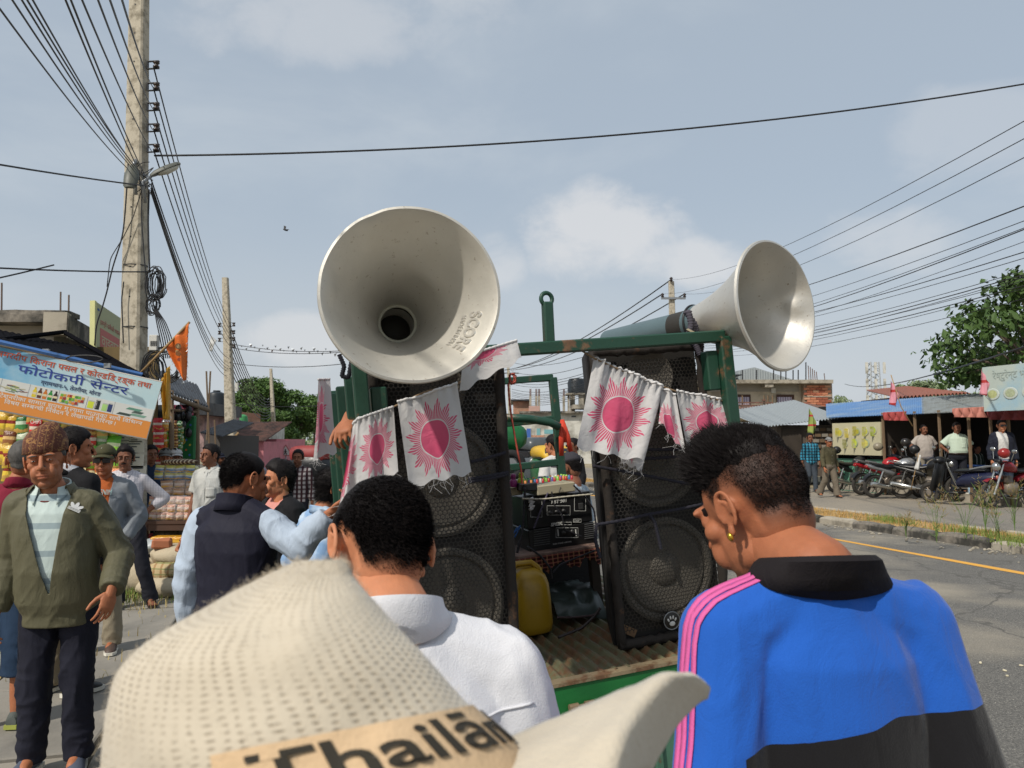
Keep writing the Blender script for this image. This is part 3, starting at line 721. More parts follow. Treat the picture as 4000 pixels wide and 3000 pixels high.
# ================================================================== the ground
def m_asphalt():
 m=newmat('asphalt');t=NT(m);v=t.coord()
 c=t.mix(t.noise(v,1.1,6,.65),srgb('6a6863'),srgb('8f8b83'));c=t.mix(t.ramp(t.noise(v,70,3),.35,.75),srgb('4c4a47'),c)
 c=t.mix(t.ramp(t.noise(v,130,2),.62,.7),c,srgb('b4aea2'));c=t.mix(t.ramp(t.noise(v,.35,5),.5,.72),c,srgb('a49a88'));vo=t.n('ShaderNodeTexVoronoi',feature='DISTANCE_TO_EDGE',Scale=.55);wv=t.n('ShaderNodeMix',data_type='VECTOR');n2=t.n('ShaderNodeTexNoise',Scale=2.2,Detail=4);t.l(v,n2.inputs['Vector']);wv.inputs[0].default_value=.35;t.l(v,wv.inputs[4]);t.l(n2.outputs['Color'],wv.inputs[5]);t.l(wv.outputs[1],vo.inputs['Vector']);ck=t.ramp(vo.outputs['Distance'],.002,.008);c=t.mix(ck,srgb('55524d'),c);pt_=t.ramp(t.noise(v,.16,2),.60,.62);c=t.mix(t.math('MULTIPLY',pt_,.55),c,srgb('55524e'))
 t.l(c,t.b.inputs['Base Color']);t.b.inputs['Roughness'].default_value=.9;t.bump(t.noise(v,90,4),.8,.012);return m
M_ASP=m_asphalt()
def m_dust():
 m=newmat('dusty_asphalt');t=NT(m);v=t.coord()
 c=t.mix(t.noise(v,.9,6,.65),srgb('7d7870'),srgb('a09788'));c=t.mix(t.ramp(t.noise(v,.22,5),.4,.65),c,srgb('b3a58e'));c=t.mix(t.ramp(t.noise(v,60,3),.3,.7),srgb('65605a'),c)
 t.l(c,t.b.inputs['Base Color']);t.b.inputs['Roughness'].default_value=.95;t.bump(t.noise(v,60,4),.6,.01);return m
M_DUST=m_dust()
M_SOIL=mat('soil','a0927a',.95,var=.3,vs=4,bump=.6,bs=30,bd=.02,dirt='6f6a4a',dirtamt=.6,ds=1.5)
M_CONC=mat('concrete_worn','a39b8c',.9,var=.22,vs=3,bump=.5,bs=45,bd=.006,dirt='6e675b',dirtamt=.55,ds=2.2)
M_CONCD=mat('concrete_stained','8d857a',.9,var=.3,vs=4,bump=.6,bs=40,bd=.006,dirt='3c3a35',dirtamt=.9,ds=2.6)
M_SLAB=mat('paving_concrete','8a857c',.92,var=.16,vs=2.5,bump=.4,bs=70,bd=.004,dirt='77736b',dirtamt=.5,ds=1.3)
M_SLAB2=mat('paving_concrete_pale','958e82',.92,var=.16,vs=2.5,bump=.4,bs=70,bd=.004,dirt='817a6e',dirtamt=.4,ds=1.1)
def strip(name,lat0,lat1,a0,a1,z,m,n=1):
 mb=MB();A_=np.linspace(a0,a1,n+1);mb.grid([[RD(lat0,a,z)for a in A_],[RD(lat1,a,z)for a in A_]][::-1]);o=mb.build(name,m);return kind(o,'structure')
kind(MB().grid([[(-1500,-200,-.06),(1500,-200,-.06)],[(-1500,2600,-.06),(1500,2600,-.06)]]).build('ground',M_SOIL),'structure')
strip('road',.15,10.35,-6,400,-.012,M_ASP);road2=strip('road',11.75,17.6,-6,400,-.02,M_DUST)
strip('shoulder',17.6,26,-6,60,-.03,M_SOIL)
# painted edge line
m=newmat('road_paint_yellow');t=NT(m);v=t.coord();c=t.mix(t.ramp(t.noise(v,14,6,.7),.3,.42),srgb('8d8371'),srgb('d9a040'));t.l(c,t.b.inputs['Base Color']);t.b.inputs['Roughness'].default_value=.8
mb=MB();A_=np.linspace(-4,200,120);mb.grid([[RD(8.92+.02*math.sin(a),a,-.008)for a in A_],[RD(8.78+.02*math.sin(a*1.3),a,-.008)for a in A_]]);kind(mb.build('road_marking',m),'structure')
# paving of the left footpath, slab by slab
base=strip('pavement',-6.6,.15,-3,60,-.035,mat('joint_soil','5d5648',.95,var=.3,bump=.5))
rs=np.random.default_rng(5);meshes=[]
for k in range(6):
 mb=MB();sx,sy=.47+.0*k,.62;j=rs.uniform(-.012,.012,(8,2));r_=.012
 P=[];
 for i,(x,y)in enumerate(((-1,-1),(0,-1),(1,-1),(1,0),(1,1),(0,1),(-1,1),(-1,0))):P.append((x*(sx-.012)+j[i,0],y*(sy-.012)+j[i,1]))
 P=np.array(P);z=rs.uniform(-.006,.006,8)
 bot=np.column_stack([P,np.full(8,-.05)]);mid=np.column_stack([P,-.006+z*.4]);top=np.column_stack([P*.975,z*.5]);mb.loft([bot,mid,top]);me=mb.mesh('slab');me.materials.append((M_SLAB,M_SLAB2)[k%2]);meshes.append(me)
for i in range(7):
 for jx in range(14):
  lat=-6.2+i*.95+.0;al=1.2+jx*1.25+(.4 if i%2 else 0);o=bpy.data.objects.new('slab',meshes[rs.integers(6)]);COL.objects.link(o);o.parent=base
  o.location=RD(lat,al,-.004+rs.uniform(-.006,.004));o.rotation_euler=(rs.uniform(-.006,.006),rs.uniform(-.006,.006),HEAD+(math.pi if rs.random()<.5 else 0)+rs.uniform(-.01,.01))
# median: kerb stones, soil, dry grass
med=strip('median',10.5,11.65,-4,90,.10,mat('median_soil','b19568',.95,var=.35,vs=5,bump=.8,bs=25,bd=.03,dirt='7a6a40',dirtamt=.6,ds=2),40)
kk=[]
for q in range(4):
 mb=MB();L_=.985;rings=[]
 for x in np.linspace(-L_/2,L_/2,6):
  e=rs.uniform(-.012,.012,4);b=.02 if abs(x)>L_*.45 else 0
  rings.append(np.array([(x,-.09,-.1),(x,-.09+e[0],.09+e[1]-b),(x,-.06+e[0],.135+e[2]-b),(x,.07,.14+e[3]-b),(x,.09,.12-b),(x,.09,-.1)]))
 mb.loft(rings);me=mb.mesh('kerb_stone');me.materials.append(M_CONCD if q%2 else M_CONC);kk.append(me)
for side,lat in((0,10.42),(1,11.72)):
 for i in range(40 if side==0 else 34):
  a=3+i*1.0;o=bpy.data.objects.new('kerb_stone',kk[rs.integers(4)]);COL.objects.link(o);o.parent=med;o.location=RD(lat+rs.uniform(-.02,.02),a,rs.uniform(-.015,.01));o.rotation_euler=(rs.uniform(-.03,.03),0,HEAD+R(90)+(math.pi if side==0 else 0)+rs.uniform(-.02,.02))
def blades(name,pts,hmin,hmax,wid,m,lean=.5,seed=1,seedheads=False):
 r=np.random.default_rng(seed);n=len(pts);pts=np.asarray(pts,float);a=r.uniform(0,2*math.pi,n);h=r.uniform(hmin,hmax,n);d=np.stack([np.cos(a),np.sin(a),np.zeros(n)],1);sdv=np.stack([-np.sin(a),np.cos(a),np.zeros(n)],1)*wid
 l=(r.random(n)**1.5*lean)[:,None];up=np.array((0,0,1.));H_=h[:,None]
 p1=pts+up*H_*.55+d*H_*l*.35;p2=pts+up*H_*(1-.35*l)+d*H_*l
 V=np.stack([pts-sdv,pts+sdv,p1-sdv*.7,p1+sdv*.7,p2],1).reshape(-1,3);o=np.arange(n)*5
 mb=MB();mb.raw(V,[(x,x+1,x+3,x+2)for x in o]+[(x+2,x+3,x+4)for x in o]);return mb
M_DRY=mat('dry_grass','b08c50',.9,var=.35,vs=9);M_GRN=mat('green_grass','6d7f38',.8,var=.4,vs=6);M_GRN2=mat('weed_green','55702f',.8,var=.4,vs=6);M_STRAW=mat('straw','b5a26a',.9,var=.3,vs=9)
P=[RD(rs.uniform(10.55,11.6),rs.uniform(4,60)**1.0,.1)for _ in range(26000)]
kind(tag(blades('g',P,.03,.09,.004,M_DRY,1.2).build('dry_grass',M_DRY),'trampled dry yellow grass covering the road median','grass'),'stuff')
P=[]
for _ in range(1500):
 c=[(10.75,9.3,.35),(10.9,10.5,.3),(11.2,8.2,.5),(11.0,12.3,.25),(10.5,9.0,.22)][rs.integers(5)];P.append(RD(c[0]+rs.normal(0,c[2]*.6),c[1]+rs.normal(0,c[2]*1.3),.1))
kind(tag(blades('g',P,.05,.2,.005,M_GRN,1.3,2).build('green_grass',M_GRN),'tufts of green grass growing over the broken kerb','grass'),'stuff')
def seed_weed(pos,h,label,seed):
 r=np.random.default_rng(seed);rt=thing('tall_weed',label,'weed',pos,0,'seed headed weeds on the median');mb=MB();hb=MB()
 for k in range(6):
  a=r.uniform(0,6.28);l=r.uniform(.1,.45);hh=h*r.uniform(.6,1.05);pts=[np.array((math.cos(a)*l*t*t*hh,math.sin(a)*l*t*t*hh,hh*t))+r.normal(0,.012,3)*t for t in np.linspace(0,1,7)];mb.tube(pts,np.linspace(.0045,.0018,7),4)
  for q in range(14):
   p=pts[-1]*(1-q*.022)+r.normal(0,.02,3);hb.caps(p,p+np.array((r.normal(0,.03),r.normal(0,.03),.035)),.0035,.0015,5,2)
  for q in range(4):p=pts[1+q%4];d=r.normal(0,.12,3);d[2]=abs(d[2]);n_=np.cross(d,(0,0,1));n_=n_/(np.linalg.norm(n_)+1e-6)*.007;mb.raw([p,p+d*.6+n_,p+d*1.1,p+d*.6-n_],[(0,1,2,3)])
 mb.build('stem',M_GRN2,rt);kind(hb.build('seed_head',mat('seed_brown','8d7a4e',.9),rt),'stuff')
for q,(u,v,h,l)in enumerate(((3660,2120,.75,'leaning weed with seed heads left of the kerb gap'),(3775,2105,.85,'bushy tall weed with seed heads above the green tuft'),(3850,2085,.95,'tallest seed headed weed on the median'),(3905,2110,.7,'short seed headed weed beside the tallest one'),(3965,2080,.9,'seed headed weed at the right edge of the picture'),(3540,2100,.45,'small thin weed standing apart on the dry grass'))):seed_weed(G(u,v,.1),h,l,q+3)
# loose gravel along the kerb
mb=MB()
for _ in range(500):
 p=RD(10.28-abs(rs.normal(0,.28)),rs.uniform(5,30),-.008);r_=rs.uniform(.008,.03);mb.ell((p.x,p.y,p.z+r_*.3),(r_,r_*rs.uniform(.6,1),r_*.6),n=6,m=4)
kind(tag(mb.build('gravel',M_CONC),'loose gravel lying along the foot of the kerb','gravel'),'stuff')
# straw and weeds on the left footpath
P=[];
for _ in range(2600):
 c=[(-2.05,6.9,.35,.5),(-1.2,8.9,.5,.35),(-2.6,8.2,.4,.5),(-.6,9.6,.5,.3),(-3.2,6.0,.3,.5)][rs.integers(5)];P.append(RD(c[0]+rs.normal(0,c[2]),c[1]+rs.normal(0,c[3]),-.01))
kind(tag(blades('g',P,.03,.12,.004,M_STRAW,1.3,4).build('straw_grass',M_STRAW),'dry straw and weeds between the footpath slabs','grass'),'stuff')
P=[RD(-1.6+rs.normal(0,.35),9.2+rs.normal(0,.25),-.01)for _ in range(900)]
kind(tag(blades('g',P,.05,.16,.005,M_GRN,1.0,6).build('green_weeds',M_GRN),'green weeds growing below the sacks at the stall','grass'),'stuff')
for q,(u,v)in enumerate(((2920,2475),(3830,2590),(3925,2620),(3990,2600),(3935,2640))):
 p=G(u,v,-.008);mb=MB();a=np.linspace(0,6.28,9)[:-1];mb.loft([np.stack([.028*np.cos(a),.018*np.sin(a),0*a],1),np.stack([.024*np.cos(a),.014*np.sin(a),.012+.004*np.cos(a)],1)]);o=mb.build('dry_leaf',mat('pale_leaf','c9bfa4',.8));o.location=p;o.scale=(.6,.6,.6);o.rotation_euler[2]=q;tag(o,'small pale dry leaf lying on the asphalt','leaf','dry leaves on the road')
# ================================================================== left side of the street
M_POLE=mat('pole_concrete','b7ae9c',.9,var=.14,vs=9,bump=.5,bs=55,bd=.004,dirt='857d6d',dirtamt=.55,ds=9)
M_WIRE=mat('wire_black',(.012,.012,.014),.5,var=0);M_INS=mat('insulator_brown',(.03,.018,.014),.25,var=0);M_STEEL=mat('galvanised','8d9092',.45,.6,var=.15)
M_PORC=mat('iron_dark',(.03,.03,.032),.5,.4,var=0)
def pole(label,base,top,w0,w1,rz=HEAD,holes=True,lod=0):
 rt=thing('utility_pole',label,'utility pole',base,0,'concrete utility poles');b=Vector(base);t_=Vector(top)-b;mb=MB();M_=rotm(0,0,math.degrees(rz));rings=[]
 for k,(f,sc_)in enumerate(((0,1),(1,0))):
  w_=w0+(w1-w0)*f;c=.22;q=np.array([(-1,-1+c),(-1+c,-1),(1-c,-1),(1,-1+c),(1,1-c),(1-c,1),(-1+c,1),(-1,1-c)])*w_/2*np.array((1,.8));rings.append(np.column_stack([q,np.zeros(8)])@M_.T+np.array(t_)*f)
 mb.loft(rings);mb.build('shaft',M_POLE,rt)
 if holes:
  for q,z in enumerate(np.linspace(.42,.97,13)):
   p=np.array(t_)*z;w_=(w0+(w1-w0)*z)*.4;h=MB();n_=M_@np.array((0,-1,0));h.lathe([(.011,.0),(.011,.006)],8,look(n_),p+n_*(w_-.003),True);h.build('bolt_hole',M_PORC,rt)
 return rt,t_,M_
def spool(parent,p,out,k=1.0):
 p=np.array(p);out=np.array(out)/np.linalg.norm(out);mb=MB()
 for dz in(.045,-.045):mb.box(p+out*.075*k+np.array((0,0,dz*k)),(.15*k,.03*k,.008*k),rotm(0,0,math.degrees(math.atan2(out[1],out[0]))))
 mb.box(p+out*.006*k,(.012*k,.03*k,.1*k),rotm(0,0,math.degrees(math.atan2(out[1],out[0]))));br=mb.build('bracket',M_PORC,parent);i=MB();i.lathe([(.0,-.04),(.035,-.038),(.038,-.02),(.022,-.006),(.022,.006),(.038,.02),(.035,.038),(.0,.04)],14,np.eye(3)*k,p+out*.115*k);i.build('insulator',M_INS,br,True);return p+out*.14*k
def wire(p0,p1,sag,label,group,r=.008,n=16,mt=None,cat='wire',name='overhead_wire'):
 p0,p1=np.array(p0,float),np.array(p1,float);pts=[p0+(p1-p0)*t-np.array((0,0,4*sag*t*(1-t)))for t in np.linspace(0,1,n)];mb=MB();mb.tube(pts,r,6);return tag(mb.build(name,mt or M_WIRE,None,True),label,cat,group)
# near pole
D1=9.4
b1=W(530,1480,D1);b1.z=0;t1=W(548,-260,D1+.0);P1,T1,Mx1=pole('tall concrete pole with insulators and lamps beside the shop sign',(b1.x+.02,D1,0),t1,.3,.185,R(-8))
def on1(u,v,dy=0):return np.array(W(u,v,D1+dy))
ins=[]
for v in(255,340,418,500,580):
 pl=on1(575,v,-.02)-np.array(P1.location);ins.append(spool(P1,pl,(1,-.1,0),1.05)+np.array(P1.location))
# two street lamps on the pole
def lamp(u,v,ang,tilt,label):
 rt=thing('street_lamp',label,'street lamp',W(u,v,D1-.25),0,'lamps on the pole');M_=rotm(tilt,0,0);M_=rotm(0,0,ang)@M_;mb=MB();rings=[]
 for y,w_,h in((0,.035,.03),(.06,.07,.05),(.2,.085,.06),(.34,.075,.05),(.38,.05,.03)):
  a=np.linspace(0,math.pi,9);rings.append(np.concatenate([np.stack([w_*np.cos(a),np.full(9,y),h*np.sin(a)],1)])@M_.T)
 mb.loft(rings);mb.build('housing',mat('lamp_grey','55574f',.5),rt,True,40);q=MB();rings=[]
 for y,w_,h in((.09,.05,-.02),(.2,.07,-.045),(.32,.055,-.035),(.36,.03,-.01)):
  a=np.linspace(math.pi,2*math.pi,9);rings.append(np.stack([w_*np.cos(a),np.full(9,y),h*-np.sin(a)-.003],1)@M_.T)
 q.loft(rings);q.build('diffuser',mat('lamp_lens','c9c8bc',.2,var=.1),rt,True);q=MB();q.tube([(0,0,0),(M_@np.array((0,-.12,-.02))),(M_@np.array((0,-.22,-.25)))],.02,8);q.build('arm',M_STEEL,rt,True);return rt
lamp(522,648,195,-62,'street lamp turned towards the viewer on the near pole');lamp(590,690,-62,32,'street lamp tilted up to the right on the near pole')
mb=MB();p=on1(527,690,-.2);mb.tube([p,on1(531,760,-.2)],.022,8);tag(mb.build('pipe_stub',M_STEEL,None,True),'short grey pipe clamped to the near pole','pipe')
mb=MB();c=on1(531,689,0);mb.lathe([(.145,-.02),(.147,-.02),(.147,.02),(.145,.02)],8,np.eye(3)*np.array((1,.85,1)),c);tag(mb.build('pole_band',M_STEEL),'bright steel band round the near pole','band')
# tangle of cables at the lamp brackets and coils
def coil(c,r0,n,label,seed,sq=(1,.35,1),rad=.0065,group=None):
 r=np.random.default_rng(seed);mb=MB();pts=[]
 for k in range(n*22):a=k/22*2*math.pi;rr=r0*(1+.2*math.sin(a*.137+seed)+.08*math.sin(a*.31));pts.append(np.array(c)+np.array((rr*math.cos(a)*sq[0]+.05*math.sin(a*.11),(k/(n*22)-.5)*.12,rr*math.sin(a)*sq[2]))+r.normal(0,.003,3))
 mb.tube(pts,rad,5);return tag(mb.build('cable_coil',M_WIRE,None,True),label,'cable',group)
coil(on1(607,1110,-.12),.15,11,'dark coil of cable hanging on the right of the near pole',1,(.5,1,1.15));coil(on1(600,1190,-.1),.1,8,'lower small cable coil under the dark coil on the pole',2,(.55,1,1))
coil(on1(640,1430,-.15),.2,10,'large loose cable coil behind the sign corner',3,(1,1,1));coil(on1(600,1455,-.1),.16,9,'tight cable coil at the foot of the near pole',4,(.7,1,1.2))
r=np.random.default_rng(11)
for k in range(9):
 a=on1(545+r.uniform(-20,25),640+r.uniform(0,90),-.16);b=on1(580+r.uniform(-20,20),690+r.uniform(-60,60),-.14);m_=(a+b)/2+np.array((r.uniform(-.1,.1),-.05,r.uniform(-.2,.1)));mb=MB();ts=np.linspace(0,1,10);mb.tube([a*(1-t)**2+m_*2*t*(1-t)+b*t*t for t in ts],.006,5);tag(mb.build('cable_loop',M_WIRE,None,True),'thin black cable loop tangled at the lamps on the pole','cable','cable tangle on the pole')
def vcable(pts,label,rad=.009,dy=-.16):
 P_=[on1(u,v,dy)for u,v in pts];P_=np.array(P_);ts=np.linspace(0,len(P_)-1,40);Q=np.stack([np.interp(ts,np.arange(len(P_)),P_[:,k])for k in range(3)],1)
 for _ in range(4):Q[1:-1]=(Q[:-2]+Q[1:-1]*2+Q[2:])/4
 mb=MB();mb.tube(list(Q),rad,5);return tag(mb.build('hanging_cable',M_WIRE,None,True),label,'cable')
vcable([(500,640),(495,740),(487,850),(478,930),(440,1040),(420,1130),(400,1200),(375,1270),(370,1350)],'long cable drooping left of the pole to the shop roof')
vcable([(560,720),(520,850),(480,930),(430,1010),(418,1120)],'second cable crossing to the left of the pole',.006)
vcable([(555,720),(552,850),(560,960),(566,1040),(575,1130)],'cable running down the face of the pole',.008)
vcable([(582,740),(578,860),(580,950),(584,1060)],'cable running down the right edge of the pole',.012)
vcable([(483,1100),(475,1170),(478,1250),(482,1340)],'cable hanging along the left edge of the lower pole',.008)
for q in range(6):vcable([(600,1190),(612+q*7,1260),(625+q*9,1320),(640+q*8,1400)],'cable strand %s from the coil down to the sign'%('first second third fourth fifth sixth'.split()[q]),.007)
mb=MB();c=W(603,1340,D1-.15);mb.bbox(c,(.1,.08,.19),.008);o=mb.build('meter_box',mat('box_white','c4c2ba',.5));tag(o,'small white electric box on the right of the near pole','electric box')
for k in range(4):q=MB();q.box((c.x-.02+.022*k,c.y-.043,c.z-.01),(.012,.006,.06));q.build('terminal',M_PORC,o)
for z,vv in((0,1040),(1,1280)):
 mb=MB();p=on1(530,vv,0);mb.lathe([(.148,-.006),(.154,-.006),(.154,.006),(.148,.006)],8,np.eye(3)*np.array((1,.85,1)),p);tag(mb.build('tie_wire',M_WIRE),('upper' if z==0 else 'lower')+' black tie wire wound round the near pole','wire')
# second, third and fourth pole
D2=29.;b2=W(912,1800,D2);b2.z=0;t2=W(880,1085,D2);P2,T2,Mx2=pole('second concrete pole behind the crowd on the left',b2,t2,.42,.21,R(-6),True)
for v in(1268,1298,1325,1352):spool(P2,np.array(W(897,v,D2))-np.array(b2),(1,-.2,0),1.5)
for v in(1270,1300,1328):spool(P2,np.array(W(876,v,D2))-np.array(b2),(-1,-.2,0),1.5)
mb=MB();c=W(925,1512,D2-.2);mb.bbox(c,(.12,.1,.32),.01);tag(mb.build('meter_box',mat('box_white','c4c2ba',.5)),'white electric box on the second pole','electric box')
D3=62.;b3=W(1075,1800,D3);b3.z=0;pole('third tall pole rising in front of the trees',b3,W(1058,1440,D3),.4,.2,R(-6),False);D4=78.;b4=W(1108,1800,D4);b4.z=0;pole('fourth thin pole behind the third one',b4,W(1095,1562,D4),.4,.2,R(-6),False)
# wires along the left poles: near part overhead to the upper left, far part to the second pole
lab='black overhead wire strung along the left row of poles';grp='wires along the left poles'
starts=[(15,-20),(85,-20),(120,-20),(140,-20),(160,-20),(280,-20),(300,-20),(345,-20),(405,-20),(450,-20),(495,-20)]
tops=[(500,660),(515,655),(520,650),(525,645),(528,650),(590,760),(585,720),(592,590),(595,505),(597,425),(600,345)]
for(a,b),(c_,d_)in zip(starts,tops):wire(W(c_,d_,D1-.13).lerp(W(a,b,3.6),1.55),W(c_,d_,D1-.13),.1,lab,grp,.0055,30)
for k,((u,v),(u2,v2))in enumerate(zip([(600,262),(600,345),(600,425),(600,505),(600,585),(590,700),(590,720),(590,735),(590,745),(590,750)],[(899,1268),(899,1290),(899,1310),(899,1325),(899,1352),(895,1400),(893,1430),(890,1440),(888,1450),(885,1470)])):wire(W(u,v,D1-.1),W(u2,v2,D2-.2),.35+.12*(k>4),lab,grp,.009)
for k in range(8):wire(W(898,1270+24*k,D2-.2),W(1062,1555+9*k,D3-.3),1.0,lab,grp,.02)
for k in range(5):wire(W(1066,1560+12*k,D3),W(1098,1630+6*k,D4),.4,lab,grp,.022)
wire(W(585,728,D1-.15).lerp(W(-40,597,6.5),3),W(585,728,D1-.15),.1,'single wire coming in from the left to the lamps',None,.009);wire(W(580,1062,D1-.15).lerp(W(-40,1008,7),3),W(580,1062,D1-.15),.1,'wire reaching the pole above the concrete roof',None,.009);wire(W(210,1035,7.8).lerp(W(-40,1078,7),4),W(210,1035,7.8),.05,'short wire joining the one above the concrete roof',None,.008)
wire(W(610,608,D1-.1),W(4060,318,11),.25,'long wire crossing the whole sky to the right',None,.012,40)
mb=MB();r=np.random.default_rng(2)
for k in range(14):a=W(600+k*2,608,D1-.12);mb.tube([a+Vector((0.01*math.cos(k),0,.012*math.sin(k*2))),W(602+k*2,606,D1-.12)],.006,4)
tag(mb.build('wire_splice',M_WIRE),'twisted splice where the long wire leaves the pole','wire')
for k,(v0,v1)in enumerate(((1345,1370),(1360,1375),(1420,1421),(1575,1576))):wire(W(912,v0,D2-.3),W(1345,v1,D2-4),.12,('upper thin','second thin','level thin','lowest thin')[k]+' line from the second pole towards the horn',None,.012)
# tinsel bunting on the upper two lines
for k in range(26):
 t_=k/25;u=940+t_*410;v=1348+24*t_+9*math.sin(k*2.1);p=W(u,v,D2-.4-3.2*t_);mb=MB();s_=.07+.06*((k*7)%5)/4;mb.raw([p,p+Vector((s_,0,-.02)),p+Vector((s_*.5,.03,-s_*1.2)),p+Vector((s_*.3,-.03,-s_*.5))],[(0,1,3),(1,2,3),(2,0,3),(0,2,1)]);tag(mb.build('tinsel_pennant',mat('tinsel','cfd3d6',.25,.7,var=0)),'small silver pennant on the line behind the horn','pennant','silver bunting pennants')
# ------------------------------------------------------------------ concrete building with the flat roof
bl=thing('concrete_building','unfinished concrete building with rusty bars on its flat roof','building',W(150,1500,10.6)*1.0);bl.location.z=0;O=np.array(bl.location)
M_PLASTER=mat('plaster_cream','b3ab9d',.9,var=.1,vs=2,bump=.2,bs=40,dirt='8d867a',dirtamt=.5,ds=1.2)
cx=W(250,1250,10.6);zt=W(250,1222,10.6).z;zb=W(250,1257,10.6).z;x1=W(262,1250,10.6).x;Lb=3.2;back=Vector((-.28,.96,0))
def rel(mb):mb.v=[mb.arr()-O];return mb
def quadbox(mb,a,b,depth,z0,z1):
 a,b,d=Vector(a),Vector(b),Vector(depth);f=[a,b,b+d,a+d];mb.loft([np.array([(p.x,p.y,z0)for p in f]),np.array([(p.x,p.y,z1)for p in f])])
A0=Vector((x1-4.0,10.6,0));A1=Vector((x1,10.6,0));mb=MB();quadbox(mb,A0,A1,back*7,zb,zt-.02);rel(mb).build('roof_slab',M_CONCD,bl)
mb=MB();quadbox(mb,A0+Vector((0,.35,0)),A1+Vector((-.38,.35,0)),back*6.4,-.02,zb-.002);rel(mb).build('wall',M_PLASTER,bl)
mb=MB();quadbox(mb,A1+Vector((-.33,.0,0)),A1+Vector((-.0,-.004,0)),back*.22,W(250,1307,10.6).z,zt+.01);rel(mb).build('beam_end',M_CONC,bl)
mb=MB();quadbox(mb,A1+Vector((.004,.0,0)),A1+Vector((.02,.0,0)),back*7,W(270,1320,10.6).z,zt-.03);rel(mb).build('roof_edge',M_CONCD,bl)
mb=MB();n=30;rings=[]
for t in np.linspace(0,1,n):
 p=A0.lerp(A1,t)+Vector((-.06,.12,0));h=.06+.008*math.sin(t*40)*math.sin(t*17);rings.append(np.array([(p.x,p.y-.08,zt-.03),(p.x,p.y-.07,zt+h*.8),(p.x,p.y+.05,zt+h),(p.x,p.y+.3,zt+h*.7),(p.x,p.y+.3,zt-.03)]))
mb.loft(rings);rel(mb).build('parapet',M_CONCD,bl)
for u,v0 in((6,1105),(236,1140),(268,1152)):mb=MB();p=W(u,1225,10.75);q=W(u+1,v0,10.75);mb.tube([p,q],.013,6);rel(mb).build('reinforcing_bar',mat('rust_bar','6b5a50',.8,var=.2),bl)
# ------------------------------------------------------------------ awning of the shop
aw=thing('shop_awning','dark corrugated awning roof with a blue edge over the shop sign','awning',(0,0,0));M_TIN=mat('tin_dark','3a3d42',.5,.3,var=.2,dirt='2a2623');M_TINB=mat('tin_blue','4f79b5',.45,.2,var=.15,dirt='36506f',dirtamt=.4)
def corr(p00,p01,p10,p11,amp,waves,nlen=3,th=.004):
 n=waves*6;up=(Vector(p01)-Vector(p00)).cross(Vector(p10)-Vector(p00)).normalized()
 if up.z<0:up=-up
 G_=np.zeros((n+1,nlen,3))
 for i in range(n+1):
  s_=i/n;h=amp*math.sin(2*math.pi*waves*s_)
  for j in range(nlen):t_=j/(nlen-1);p=Vector(p00).lerp(Vector(p01),s_).lerp(Vector(p10).lerp(Vector(p11),s_),t_);G_[i,j]=p+up*h
 mb=MB();mb.grid(G_);mb.grid((G_-np.array(up)*th)[:,::-1]);return mb
a0,a1=W(-60,1335,8.1),W(560,1470,8.85);c0,c1=W(-60,1325,9.9),W(380,1370,10.4);a0.z+=.05;a1.z+=.03;c0.z+=.16;c1.z+=.02
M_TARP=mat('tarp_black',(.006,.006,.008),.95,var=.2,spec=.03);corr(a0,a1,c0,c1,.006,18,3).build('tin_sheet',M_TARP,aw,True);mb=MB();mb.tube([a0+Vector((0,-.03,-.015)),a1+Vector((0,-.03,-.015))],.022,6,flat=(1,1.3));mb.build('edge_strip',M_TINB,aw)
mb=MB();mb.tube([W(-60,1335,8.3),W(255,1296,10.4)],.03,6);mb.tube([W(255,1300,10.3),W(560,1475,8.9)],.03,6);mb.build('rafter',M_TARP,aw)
for(u,v)in((180,1372),(420,1428)):mb=MB();mb.box(W(u,v,8.4),(.07,.03,.05));mb.build('sign_bracket',M_STEEL,aw)
mb=MB();a=np.linspace(0,2*math.pi,30);mb.tube([W(330+72*math.cos(t),1402+14*math.sin(t),8.35)for t in a],.008,5);tag(mb.build('cable_loop',M_WIRE,None,True),'flat loop of cable lying on the awning edge','cable')
# shop interior: dark back wall, side wall and counter
sh=thing('grocery_shop','dark open grocery shop front below the photocopy sign','shop',(0,0,0));M_DK=mat('shop_dark_wood','3b332b',.8,var=.3);
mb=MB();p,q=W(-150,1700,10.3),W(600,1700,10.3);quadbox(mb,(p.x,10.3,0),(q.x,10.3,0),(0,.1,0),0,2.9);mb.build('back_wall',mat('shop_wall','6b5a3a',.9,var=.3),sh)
mb=MB();p=W(560,1700,9.2);quadbox(mb,(p.x-.62,9.0,0),(p.x,9.0,0),(0,.05,0),0,2.15);mb.build('notice_panel',mat('panel_grey','85847c',.8,var=.15,dirt='6a675f'),sh)
mb=MB();p=W(-150,1700,8.9);q=W(420,1700,8.9);quadbox(mb,(p.x,8.9,0),(q.x,8.9,0),(0,.5,0),0,.95);mb.build('counter',M_DK,sh)
r=np.random.default_rng(8)
for k,(u,v,w_,h_)in enumerate(((478,1700,.17,.12),(530,1710,.15,.1),(505,1745,.34,.13),(500,1800,.36,.16),(520,1840,.3,.12))):
 p=W(u,v,8.97);mb=MB();mb.box(p,(w_,.006,h_));o=mb.build('notice',mat('paper_notice','cfccc0',.8,var=.1),None);tag(o,('small grey notice at the top','second small notice at the top','long text notice','large printed notice','picture notice')[k]+' on the grey panel beside the stall','notice','notices on the panel')
 for j in range(3):q=MB();q.box((p.x-w_*.05*j,p.y-.004,p.z+h_*(.25-.25*j)),(w_*(.75-.12*j),.002,h_*.09));q.build('text_line',mat('ink_dark','3d4550',.8),o)
